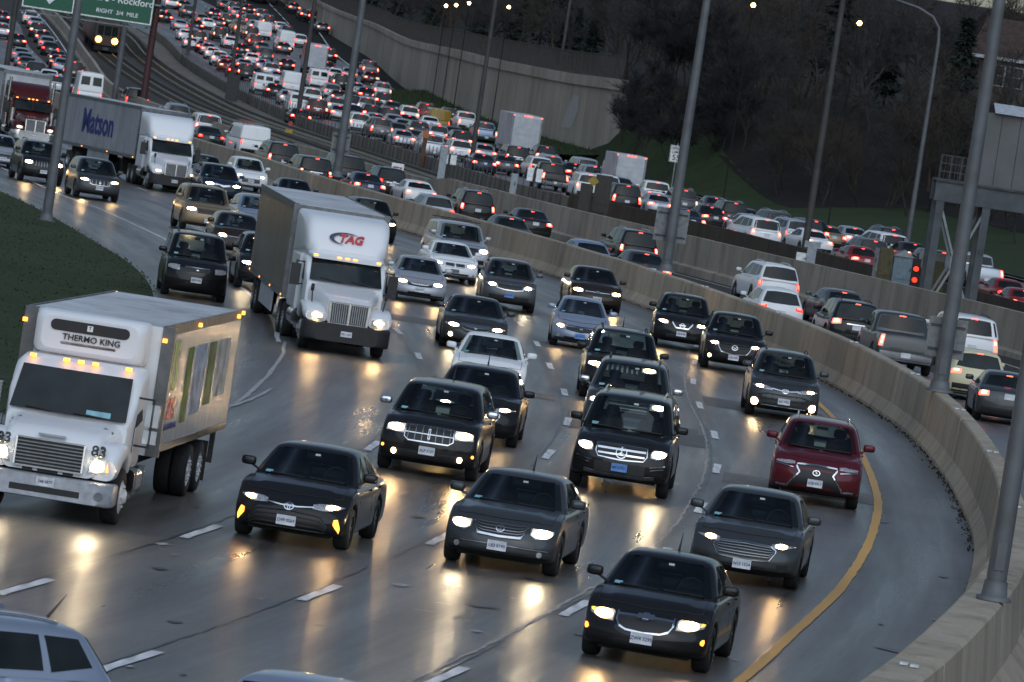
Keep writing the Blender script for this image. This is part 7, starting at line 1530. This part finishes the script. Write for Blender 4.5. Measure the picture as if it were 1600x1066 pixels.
# speed limit sign
p = at(1057, 300); q = at_depth(1055, 254, p[1]); z0 = q[2]
e = empty('speed_limit_sign', (q[0], p[1], gz(p[1])), 0, 'white speed limit 55 sign partly hidden by a light pole', 'sign'); dz = z0-gz(p[1])
MB().box(-.04, .04, .03, .11, 0, dz+1.5).obj('post', M_GALV, e); MB().box(-.52, .52, -.0, .03, dz, dz+1.32).obj('sign_panel', M_WHITETXT, e)
for a in ((-.49, .49, dz+.03, dz+.06), (-.49, .49, dz+1.26, dz+1.29), (-.49, -.46, dz+.06, dz+1.26), (.46, .49, dz+.06, dz+1.26)): MB().box(a[0], a[1], -.012, -.001, a[2], a[3]).obj('border', M_BLACK, e)
for body, size, z in (('SPEED', .30, 1.08), ('LIMIT', .30, .80), ('55', .62, .36)): text('lettering', body, size, M_BLACK, e, (0, -.012, dz+z), (R(90), 0, 0), bold=.012, extrude=.006)
# small notice on the rail wall
p = at(768, 300, .9); q, t_ = WALL.at(WALL.near(p[0], p[1])[0], -.2)
e = empty('notice', (q[0], q[1], gz(q[1])+1.15), math.atan2(t_[1], t_[0])+R(90), 'small white notice with red print on the rail wall above the dark suv', 'sign'); MB().box(-.36, .36, -.02, .02, 0, .62).obj('sign_panel', M_WHITETXT, e); MB().box(-.28, .28, -.03, -.021, .36, .42).obj('print_line', M_REDTXT, e); MB().box(-.28, .28, -.03, -.021, .22, .28).obj('print_line', M_REDTXT, e)

# signal house on a steel frame at the right
A_ = at_depth(1446, 466, 250.0); B_ = at_depth(1512, 478, 252.0)
z0 = gz(250)+.2; M_FRAME = plain('blue_grey_steel', (.060, .070, .078), .6, .2, var=.35, scale=1.5); M_CLAD = plain('cladding', (.105, .108, .110), .7, .1, var=.18, scale=.8)
e = empty('signal_house', (A_[0], 250, z0), 0, 'grey equipment house on a braced steel frame beside the tracks', 'equipment house')
bw = B_[0]-A_[0]; hh = 5.0; LW = 6.2
cx_ = [0, bw, LW]
for y in (0, 2.6):
    for x in cx_: MB().box(x-.17, x+.17, y-.17, y+.17, 0, hh).obj('column', M_FRAME, e)
    MB().box(-.3, LW+.3, y-.2, y+.2, hh, hh+.85).obj('beam', M_FRAME, e)
    for x0, x1 in ((0, bw),):
        for a, b in (((x0+.1, .3), ((x0+x1)/2, 2.4)), ((x1-.1, .3), ((x0+x1)/2, 2.4)), ((x0+.1, hh-.3), ((x0+x1)/2, 2.4)), ((x1-.1, hh-.3), ((x0+x1)/2, 2.4))): MB().bar((a[0], y-.05, a[1]), (b[0], y-.05, b[1]), .10).obj('brace', M_GALV, e)
    MB().box((bw)/2-.22, bw/2+.22, y-.12, y+.0, 2.15, 2.65).obj('gusset', M_GALV, e)
for x in cx_: MB().box(x-.15, x+.15, .2, 2.4, hh+.1, hh+.7).obj('cross_beam', M_FRAME, e)
MB().box(-.3, LW+.4, -.3, 2.9, hh+.85, hh+.95).obj('platform', M_DARKMETAL, e)
for x in (-.25, .2, .65, 1.1): MB().box(x-.025, x+.025, -.27, -.22, hh+.95, hh+2.0).obj('railing_post', M_DARKMETAL, e)
for z in (1.3, 1.65, 2.0): MB().box(-.27, 1.12, -.265, -.225, hh+z-.02, hh+z+.02).obj('railing_rail', M_DARKMETAL, e)
for i in range(9): MB().box(-.2+i*.15, -.185+i*.15, -.262, -.24, hh+.95, hh+1.98).obj('railing_bar', M_DARKMETAL, e)
for i in range(6): MB().box(1.3+i*.82, 1.3+(i+1)*.82-.02, -.1, 2.7, hh+.95, hh+4.1).obj('wall_panel', M_CLAD, e)
MB().add([(1.75, -.35, hh+4.12), (6.4, -.35, hh+4.12), (6.4, 1.4, hh+4.55), (1.75, 1.4, hh+4.55), (6.4, 2.9, hh+4.15), (1.75, 2.9, hh+4.15)], [(0, 1, 2, 3), (3, 2, 4, 5)]).obj('roof', plain('pale_roof', (.40, .43, .46), .5), e)
def cabinet(px, py, Y, w_, h_, d_, mt, label, slope=False, group=None, name='equipment_cabinet'):
    q = at_depth(px, py, Y); e = empty(name, (q[0], Y, gz(Y)+.15), 0, label, 'cabinet', group); zz = 0
    hb = q[2]-gz(Y)-.15+h_
    mb = MB(); mb.box(-w_/2, w_/2, 0, d_, max(.0, hb-h_-.35), hb); mb.obj('body', mt, e)
    MB().box(-w_/2+.06, w_/2-.06, -.02, 0, hb-h_+.1, hb-.08).obj('door', mt, e); MB().box(w_/2-.16, w_/2-.11, -.05, -.02, hb-h_*.55, hb-h_*.4).obj('handle', M_DARKMETAL, e)
    if slope: MB().add([(-w_/2-.06, -.06, hb), (w_/2+.06, -.06, hb), (0, .0, hb+.32), (-w_/2-.06, d_+.06, hb), (w_/2+.06, d_+.06, hb), (0, d_, hb+.32)], [(0, 1, 2), (3, 5, 4), (0, 2, 5, 3), (1, 4, 5, 2)]).obj('roof', M_GALV, e)
    for sg in (-1, 1): MB().box(sg*w_/2*.7-.05, sg*w_/2*.7+.05, .05, .15, 0, max(.05, hb-h_-.3)).obj('leg', M_DARKMETAL, e)
    return e
M_PALEB = plain('pale_blue_cabinet', (.16, .215, .25), .6, var=.2); M_OLIVE = plain('olive_box', (.085, .072, .032), .7, var=.25)
cabinet(1408, 440, 262, .92, 1.12, .7, M_PALEB, 'pale blue signal cabinet with a pitched lid beside the tracks', True)
cabinet(1380, 434, 262, .62, 1.35, .5, M_OLIVE, 'olive yellow relay box left of the pale blue signal cabinet', group='relay boxes by the tracks'); cabinet(1464, 456, 256, .5, 1.35, .5, M_OLIVE, 'olive yellow relay box right of the pale blue signal cabinet', group='relay boxes by the tracks')
cabinet(1366, 428, 262, .2, 1.2, .3, M_GREYMETAL, 'narrow grey post cabinet left of the olive relay box', name='post_cabinet')
q = at_depth(1427, 447, 260); e = empty('rail_signal', (q[0], 260, gz(260)+.1), 0, 'black rail signal with two red lights beside the pale blue cabinet', 'signal'); zz = q[2]-gz(260)-.1
MB().tube([(0, 0, 0), (0, 0, zz+1.5)], .06, 8).obj('post', M_DARKMETAL, e); MB().box(-.19, .19, -.1, .12, zz, zz+1.25).obj('signal_head', M_BLACK, e)
for z in (.28, .78): MB().tube([(0, -.10, zz+z), (0, -.15, zz+z)], .12, 14).obj('lamp', M_TAIL, e); MB().tube([(0, -.12, zz+z+.02), (0, -.28, zz+z+.05)], [.16, .16], 12, cap=False).obj('hood', M_BLACK, e)
def track_post(px, py, ptop, Y, w_, mt, label, head=None, group=None):
    q = at_depth(px, py, Y); t_ = at_depth(*ptop, Y); e = empty('track_marker', (q[0], Y, gz(Y)+.1), 0, label, 'track marker', group); h_ = t_[2]-gz(Y)-.1
    MB().box(-w_/2, w_/2, -w_/2, w_/2, 0, h_).obj('post', mt, e)
    if head: head(e, h_)
    return e
def h_box(w_, h2, mt): return lambda e, h_: MB().box(-w_/2, w_/2, -.16, .16, h_-h2, h_).obj('head', mt, e)
def h_disc(r_, mt): return lambda e, h_: MB().tube([(0, -.08, h_-r_), (0, -.03, h_-r_)], r_, 16).obj('disc', mt, e)
def h_diam(r_, mt): return lambda e, h_: MB().add([(0, -.1, h_+r_*.3), (r_, -.1, h_-r_*.7), (0, -.1, h_-r_*1.7), (-r_, -.1, h_-r_*.7)][::-1], [(0, 1, 2, 3)]).obj('disc', mt, e)
M_PALEG = plain('pale_grey_box', (.27, .30, .33), .5, var=.2)
track_post(1265, 414, (1273, 378), 268, .42, M_PALEG, 'pale grey square post on the rail wall under the dark pole', h_box(.75, .3, M_PALEG))
cabinet(1252, 412, 268, .55, .5, .4, M_WHITETXT, 'small white box at the foot of the pale square post', name='small_box')
track_post(688, 280, (691, 228), 345, .42, M_PALEG, 'pale grey signal mast in front of the fence barrier', h_box(.55, .5, M_GREYMETAL))
track_post(697, 282, (703, 240), 348, .10, M_BLACK, 'black post with two white boards beside the pale signal mast', lambda e, h_: [MB().box(x-.18, x+.18, -.12, -.05, h_-.65-.5*k, h_-.05-.5*k*1.2).obj('board', M_WHITETXT, e) for k, x in ((0, -.24), (0, .26))])
track_post(452, 208, (453, 189), 430, .08, M_DARKMETAL, 'round red track disc on a short post', h_disc(.19, plain('red_disc', (.34, .05, .05), .6))); track_post(450, 216, (452, 202), 428, .08, M_DARKMETAL, 'small yellow track marker below the red disc', h_box(.55, .28, plain('yellow_marker', (.34, .22, .02), .6)))
track_post(659, 254, (663, 204), 405, .30, plain('rust_brown', (.085, .045, .025), .8), 'rusty signal post with an orange head beside the silver sedan', h_box(.42, .5, plain('orange_head', (.40, .12, .03), .6)))
track_post(830, 310, (834, 263), 330, .10, M_BLACK, 'black post with white boards in front of the dark pickup', lambda e, h_: [MB().box(x-.17, x+.17, -.12, -.05, h_-.75, h_).obj('board', M_WHITETXT, e) for x in (-.26, .26)])
track_post(920, 332, (923, 276), 318, .10, M_BLACK, 'black post with a dull yellow diamond beside a dark relay case', h_diam(.32, plain('yellow_diamond', (.26, .19, .03), .6)))
cabinet(938, 322, 318, .9, 1.7, .6, plain('dark_case', (.035, .03, .026), .7), 'tall dark relay case at the end of the fence barrier', name='relay_case'); cabinet(912, 318, 316, .6, 1.1, .5, plain('dark_case', (.035, .03, .026), .7), 'short dark relay case left of the yellow diamond post', name='relay_case')
cabinet(360, 158, 520, 1.1, 2.4, .8, plain('dark_case2', (.030, .032, .034), .7), 'dark case and stand against the fence barrier at the far jam', name='relay_case')
cabinet(800, 305, 345, .4, 1.3, .3, M_PALEG, 'pale short post left of the black post with white boards', name='post_cabinet')

# commuter train with lit headlamps
tp = at(168, 82); s_, o_, t_ = FBAR.near(tp[0], tp[1]); q, t_ = FBAR.at(FBAR.near(-46, 606)[0], -8.9)
e = empty('train', (q[0], q[1], gz(q[1])+.42), 0, 'commuter train with bright yellow headlamps coming along the tracks', 'train'); e.rotation_euler = heading_rot(t_, q[1])
M_TR = plain('train_steel', (.055, .040, .034), .4, .5, var=.2); 
loft(MB(), [(0, 0, 2.5, .7, 3.1, .3), (-.15, 0, 2.75, .6, 3.45, .35), (-14.5, 0, 2.8, .6, 3.5, .35)]).obj('car_body', M_TR, e); loft(MB(), [(-14.9, 0, 2.75, .6, 3.45, .35), (-29, 0, 2.8, .6, 3.5, .35)]).obj('car_body', M_TR, e)
for x0, x1, z0, z1 in ((-1.05, -.45, 1.75, 2.75), (-.35, .35, 1.75, 2.75), (.45, 1.05, 1.75, 2.75)): MB().box(x0, x1, .0, .02, z0, z1).obj('cab_window', M_GLASS, e)
for x in (-1.0, 1.0): MB().tube([(x*.86, .0, 1.25), (x*.86, .05, 1.25)], .34, 14).obj('headlamp', M_TRAINL, e)
MB().box(-1.2, 1.2, -.4, .02, .1, .6).obj('underframe', M_UNDER, e); MB().box(-.3, .3, 0, .5, .2, .5).obj('coupler', M_DARKMETAL, e); MB().box(-.5, .5, .0, .03, 2.9, 3.2).obj('destination_sign', M_BLACK, e)
for y in (-2.5, -12, -17.5, -27): MB().box(-1.1, 1.1, y-1.2, y+1.2, -.1, .6).obj('bogie', M_UNDER, e)
# ------------------------------------------------------------------ wooded hill
def bare_tree(seed, h=13.0, spread=.8, twigs=1.0):
    r = random.Random(seed); mb = MB(); tw = MB()
    def branch(p, d, L, rad, lvl):
        n = 3 if lvl < 2 else 2; pts = [p]; q = np.array(p, float); dd = np.array(d, float)
        for i in range(n):
            dd = dd+np.array([r.gauss(0, .16), r.gauss(0, .16), r.gauss(.04, .10)]); dd /= np.linalg.norm(dd); q = q+dd*L/n; pts.append(q.copy())
        rads = [rad*(1-.45*i/n) for i in range(n+1)]
        mb.tube(pts, rads, 6 if lvl == 0 else 4 if lvl == 1 else 3, 0, cap=False)
        if lvl >= 3:
            for _ in range(int(7*twigs)):
                t = r.uniform(.15, 1.0); b = pts[0]+(pts[-1]-pts[0])*t; u = dd+np.array([r.gauss(0, .7), r.gauss(0, .7), r.gauss(.25, .5)]); u /= np.linalg.norm(u); l = r.uniform(.5, 1.3)
                s_ = np.cross(u, [r.gauss(0, 1), r.gauss(0, 1), r.gauss(0, 1)]); s_ /= np.linalg.norm(s_); w_ = r.uniform(.012, .028); m_ = b+u*l*.6+np.array([r.gauss(0, .05), r.gauss(0, .05), r.gauss(0, .05)])
                tw.add([b-s_*w_, b+s_*w_, b+u*l, ], [(0, 1, 2)])
                for k in range(2):
                    v = u+np.array([r.gauss(0, .6), r.gauss(0, .6), r.gauss(.1, .5)]); v /= np.linalg.norm(v); tw.add([m_-s_*w_*.7, m_+s_*w_*.7, m_+v*l*.6], [(0, 1, 2)])
            return
        k = {0: r.randint(5, 7), 1: r.randint(4, 5), 2: r.randint(3, 4)}[lvl]
        for i in range(k):
            t = r.uniform(.35 if lvl == 0 else .25, 1.0) if i else 1.0; b = np.array(pts[0])+(np.array(pts[-1])-np.array(pts[0]))*t
            idx = t*n; j = min(int(idx), n-1); b = pts[j]+(pts[j+1]-pts[j])*(idx-j); a = r.uniform(0, 6.28); tilt = r.uniform(.35, .95)*spread
            u = dd*math.cos(tilt)+(np.array([math.cos(a), math.sin(a), .25]))*math.sin(tilt); u /= np.linalg.norm(u)
            branch(b, u, L*r.uniform(.48, .70), rad*(1-.45*t)*r.uniform(.5, .68), lvl+1)
    branch(np.array([0., 0, -.3]), np.array([r.gauss(0, .05), r.gauss(0, .05), 1]), h*.46, h*.0145, 0); return mb, tw
M_BARK = plain('bark', (.028, .025, .023), .95, var=.4, scale=3); M_TWIG = plain('twigs', (.034, .031, .030), .95, var=.35, scale=.4)
M_BARK2 = plain('brown_bark', (.040, .030, .021), .95, var=.4, scale=3); M_TWIG2 = plain('brown_twigs', (.042, .032, .023), .95, var=.35, scale=.4)
M_NEEDLE = plain('evergreen_needles', (.010, .020, .013), .9, var=.5, scale=.5)
TP = []
for i in range(7):
    a, b = bare_tree(100+i, [12, 14, 13, 15, 11, 14, 10][i], [.75, .85, .95, .8, 1.05, .9, 1.1][i], [1.0, 1.2, 1.3, 1, 1.4, 1.2, 1.4][i]); br = i in (2, 5)
    TP.append((a.mesh('trunk', M_BARK2 if br else M_BARK), b.mesh('crown', M_TWIG2 if br else M_TWIG), [12, 14, 13, 15, 11, 14, 10][i]))
a_, b_ = bare_tree(77, 9, 1.15, 4.5); TP.append((a_.mesh('trunk', M_BARK), b_.mesh('crown', plain('dense_twigs', (.016, .016, .018), .95, var=.3, scale=.4)), 9))
def evergreen(seed, h=12):
    r = random.Random(seed); nd = MB(); tr = MB(); tr.tube([(0, 0, -.3), (0, 0, h*.95)], [h*.016, .03], 6)
    for _ in range(2600):
        t = r.random()**.8; z = h*(.10+.90*t); R_ = (1-t)*h*.24*(.75+.35*math.sin(z*4.1+seed))+.15; a = r.uniform(0, 6.28); q = R_*math.sqrt(r.uniform(.15, 1)); c = np.array([math.cos(a)*q, math.sin(a)*q, z-q*.25])
        u = np.array([math.cos(a), math.sin(a), r.uniform(-.5, .15)]); l = r.uniform(.25, .7); w_ = l*.28; s_ = np.array([-math.sin(a), math.cos(a), r.uniform(-.4, .4)])
        nd.add([c-s_*w_, c+u*l, c+s_*w_, c-u*l*.3+np.array([0, 0, .1])], [(0, 1, 2), (0, 2, 3)])
    return tr.mesh('trunk', M_BARK), nd.mesh('crown', M_NEEDLE), h
EP = [evergreen(1, 11), evergreen(2, 14), evergreen(3, 9)]
rt = random.Random(21); TREES = []
def hill_at(x, y):
    s, o, t_ = EDGE.near(x, y)
    if y > 500:
        s2, o2, _ = RW.near(x, y); 
        if s2 < RW.len-1 and o2 > 0: return gz(y)+rwh(s2)-.15+hill_z(o2*.62)*.7
    return gz(y)+hill_zz(s, o)
def put_tree(x, y, k, sc, ever=False):
    z = hill_at(x, y); pr = (EP if ever else TP)[k]
    e = empty('evergreen_tree' if ever else 'bare_tree', (x, y, z-.1), rt.uniform(0, 6.28), None, 'tree', 'evergreens on the hill' if ever else 'bare trees on the hill'); e.scale = (sc*rt.uniform(.9, 1.1), sc*rt.uniform(.9, 1.1), sc)
    link('trunk', pr[0], e); link('crown', pr[1], e); TREES.append((x, y, k, sc, ever, e)); return e
# edge of the wood, row behind row
for row, (o0, step, smin, smax) in enumerate(((12.5, 4.6, .4, .65), (16, 5.2, .65, 1.0), (22, 6.5, .85, 1.15), (30, 8, 1.0, 1.25), (41, 10, 1.0, 1.35), (56, 13, 1.1, 1.4), (76, 16, 1.2, 1.5))):
    s = E_RW-14
    while s < EDGE.near(38, 312)[0]+row*6:
        p, _ = EDGE.at(s+rt.uniform(-1.5, 1.5), o0+rt.uniform(-2.5, 2.5)); ev = rt.random() < (.0 if row == 0 else .10)
        if not (abs(p[0]/p[1]-43/470.) < .0065 and p[1] < 484): put_tree(p[0], p[1], rt.randrange(3) if ev else rt.randrange(7), rt.uniform(smin, smax)*(.9 if ev else 1), ev)
        s += step*rt.uniform(.8, 1.3)
for o0, step, smin, smax in ((6.5, 4.5, .35, .6), (9.5, 4.5, .5, .8)):
    s = E_RW+2
    while s < E_RW+66:
        p, _ = EDGE.at(s+rt.uniform(-1, 1), o0+rt.uniform(-1, 1)); put_tree(p[0], p[1], rt.randrange(7), rt.uniform(smin, smax)); s += step*rt.uniform(.8, 1.3)
for row, (o0, step, smin, smax) in enumerate(((6, 8, .55, .85), (14, 10.0, .7, 1.05), (26, 12, .8, 1.2), (42, 15, .9, 1.3))):
    s = RW.near(-40, 860)[0]
    while s < RW.len-2:
        p, _ = RW.at(s+rt.uniform(-2, 2), o0+rt.uniform(-2.5, 2.5)); ev = rt.random() < .16
        put_tree(p[0], p[1], rt.randrange(3) if ev else rt.randrange(7), rt.uniform(smin, smax), ev); s += step*rt.uniform(.8, 1.3)
for _ in range(16):
    p, _t = EDGE.at(E_RW+rt.uniform(-3, 34), rt.uniform(2.6, 7.5)); put_tree(p[0], p[1], 7, rt.uniform(.6, 1.0))
FRONT = []
# the leaning tree in front of the wall's end, shrubs beside it
for px, py, k, sc, dz in ((985, 262, 7, .95, .4), (1010, 268, 7, 1.0, .8), (1035, 272, 7, .95, 1.0), (968, 258, 7, .6, .3)):
    p = at(px, py, dz); FRONT.append(put_tree(p[0], p[1], k, sc)); TREES.pop()
for q, l in zip(FRONT, ('low dark bare tree in front of the right end of the retaining wall', 'bare tree just right of the low tree at the end of the retaining wall', 'bare tree farthest right of the small clump at the retaining wall end', 'small bare shrub leftmost at the right end of the retaining wall')): q['label'] = l; q['group'] = 'clump of bare trees at the wall end'
# labels: kind, size word and where it stands
TREES.sort(key=lambda q: q[0]/q[1])
WHERE = ['above the retaining wall', 'on the wooded hill']
for ever in (False, True):
    L_ = [q for q in TREES if q[4] == ever]; above = [q for q in L_ if q[1] > 505]; hill = [q for q in L_ if q[1] <= 505]
    for nm, G in (('above the retaining wall', above), ('on the wooded hill behind the grass slope', hill)):
        for q in G: q[5]['label'] = ('dark evergreen tree ' if ever else 'leafless twiggy dark grey tree ') + nm; q[5]['group'] = ('evergreens ' if ever else 'bare trees ')+nm
# houses among the trees
M_BRK = stained('house_brick', (.10, .085, .075), (.06, .05, .045), 1.5); M_ROOFH = plain('roof_shingle', (.045, .028, .022), .9, var=.4, scale=2); M_WHITEW = plain('white_trim', (.42, .43, .44), .6)
HY = 470; q = at_depth(1575, 188, HY); hz_ = q[2]; HX = q[0]
e = empty('house', (HX+2.0, HY, hz_-1), R(-8), 'brick house with white windows and a brown roof at the right edge of the wood', 'house')
MB().box(-5.0, 6, 0, 9, -3, 5.9).obj('wall', M_BRK, e)
MB().add([(-6.0, -.8, 5.9), (7, -.8, 5.9), (6.2, 4.5, 9.2), (-5.2, 4.5, 9.2), (7, 9.8, 5.9), (-6.0, 9.8, 5.9)], [(0, 1, 2, 3), (3, 2, 4, 5), (0, 3, 5), (1, 4, 2)]).obj('roof', M_ROOFH, e); MB().box(-6.0, 7, -.85, -.72, 5.72, 5.98).obj('gutter', M_WHITEW, e)
for x in (-3.4, -1.9, 1.2, 2.7):
    for z in (3.7, .6):
        f_ = MB().box(x-.62, x+.62, -.08, .02, z-.1, z+1.65).obj('window', M_WHITEW, e); MB().box(x-.5, x+.5, -.11, -.075, z, z+.74).obj('pane', M_GLASS, f_); MB().box(x-.5, x+.5, -.11, -.075, z+.82, z+1.54).obj('pane', M_GLASS, f_)
MB().box(3.6, 4.4, 3.5, 4.5, 7.5, 10.3).obj('chimney', M_BRK, e)
# lit street lamps on the street above the hill
for px, py, Y, lab in ((697, 9, 720, 'lit street lamp, first from the left above the retaining wall'), (713, 8, 722, 'lit street lamp, second from the left above the retaining wall'), (733, 5, 724, 'lit street lamp, third from the left above the retaining wall'), (795, 11, 700, 'lit street lamp beside the dark pole above the retaining wall'), (1177, 8, 520, 'lit street lamp at the top of the wood near the middle pole'), (1343, 36, 500, 'lit street lamp hanging in the wood left of the curved arm')):
    Y -= 110 if Y < 600 else 150
    q = at_depth(px, py, Y); z0 = hill_at(q[0], Y); e = empty('street_lamp', (q[0], Y, min(z0, q[2]-2)), 0, lab, 'street lamp', 'lit street lamps on the hill'); h_ = q[2]-min(z0, q[2]-2)
    MB().tube([(0, .6, 0), (0, .6, h_+.15), (0, .3, h_+.3), (0, .0, h_+.22)], [.05, .035, .03, .03], 8).obj('post', M_UNDER, e); MB().tube([(0, 0, h_-.16), (0, 0, h_+.0), (0, 0, h_+.16)], [.10, .18, .06], 12).obj('globe', M_STREET, e); MB().tube([(0, 0, h_+.14), (0, 0, h_+.22)], [.2, .05], 12).obj('cap', M_POLED, e)
name_rear()
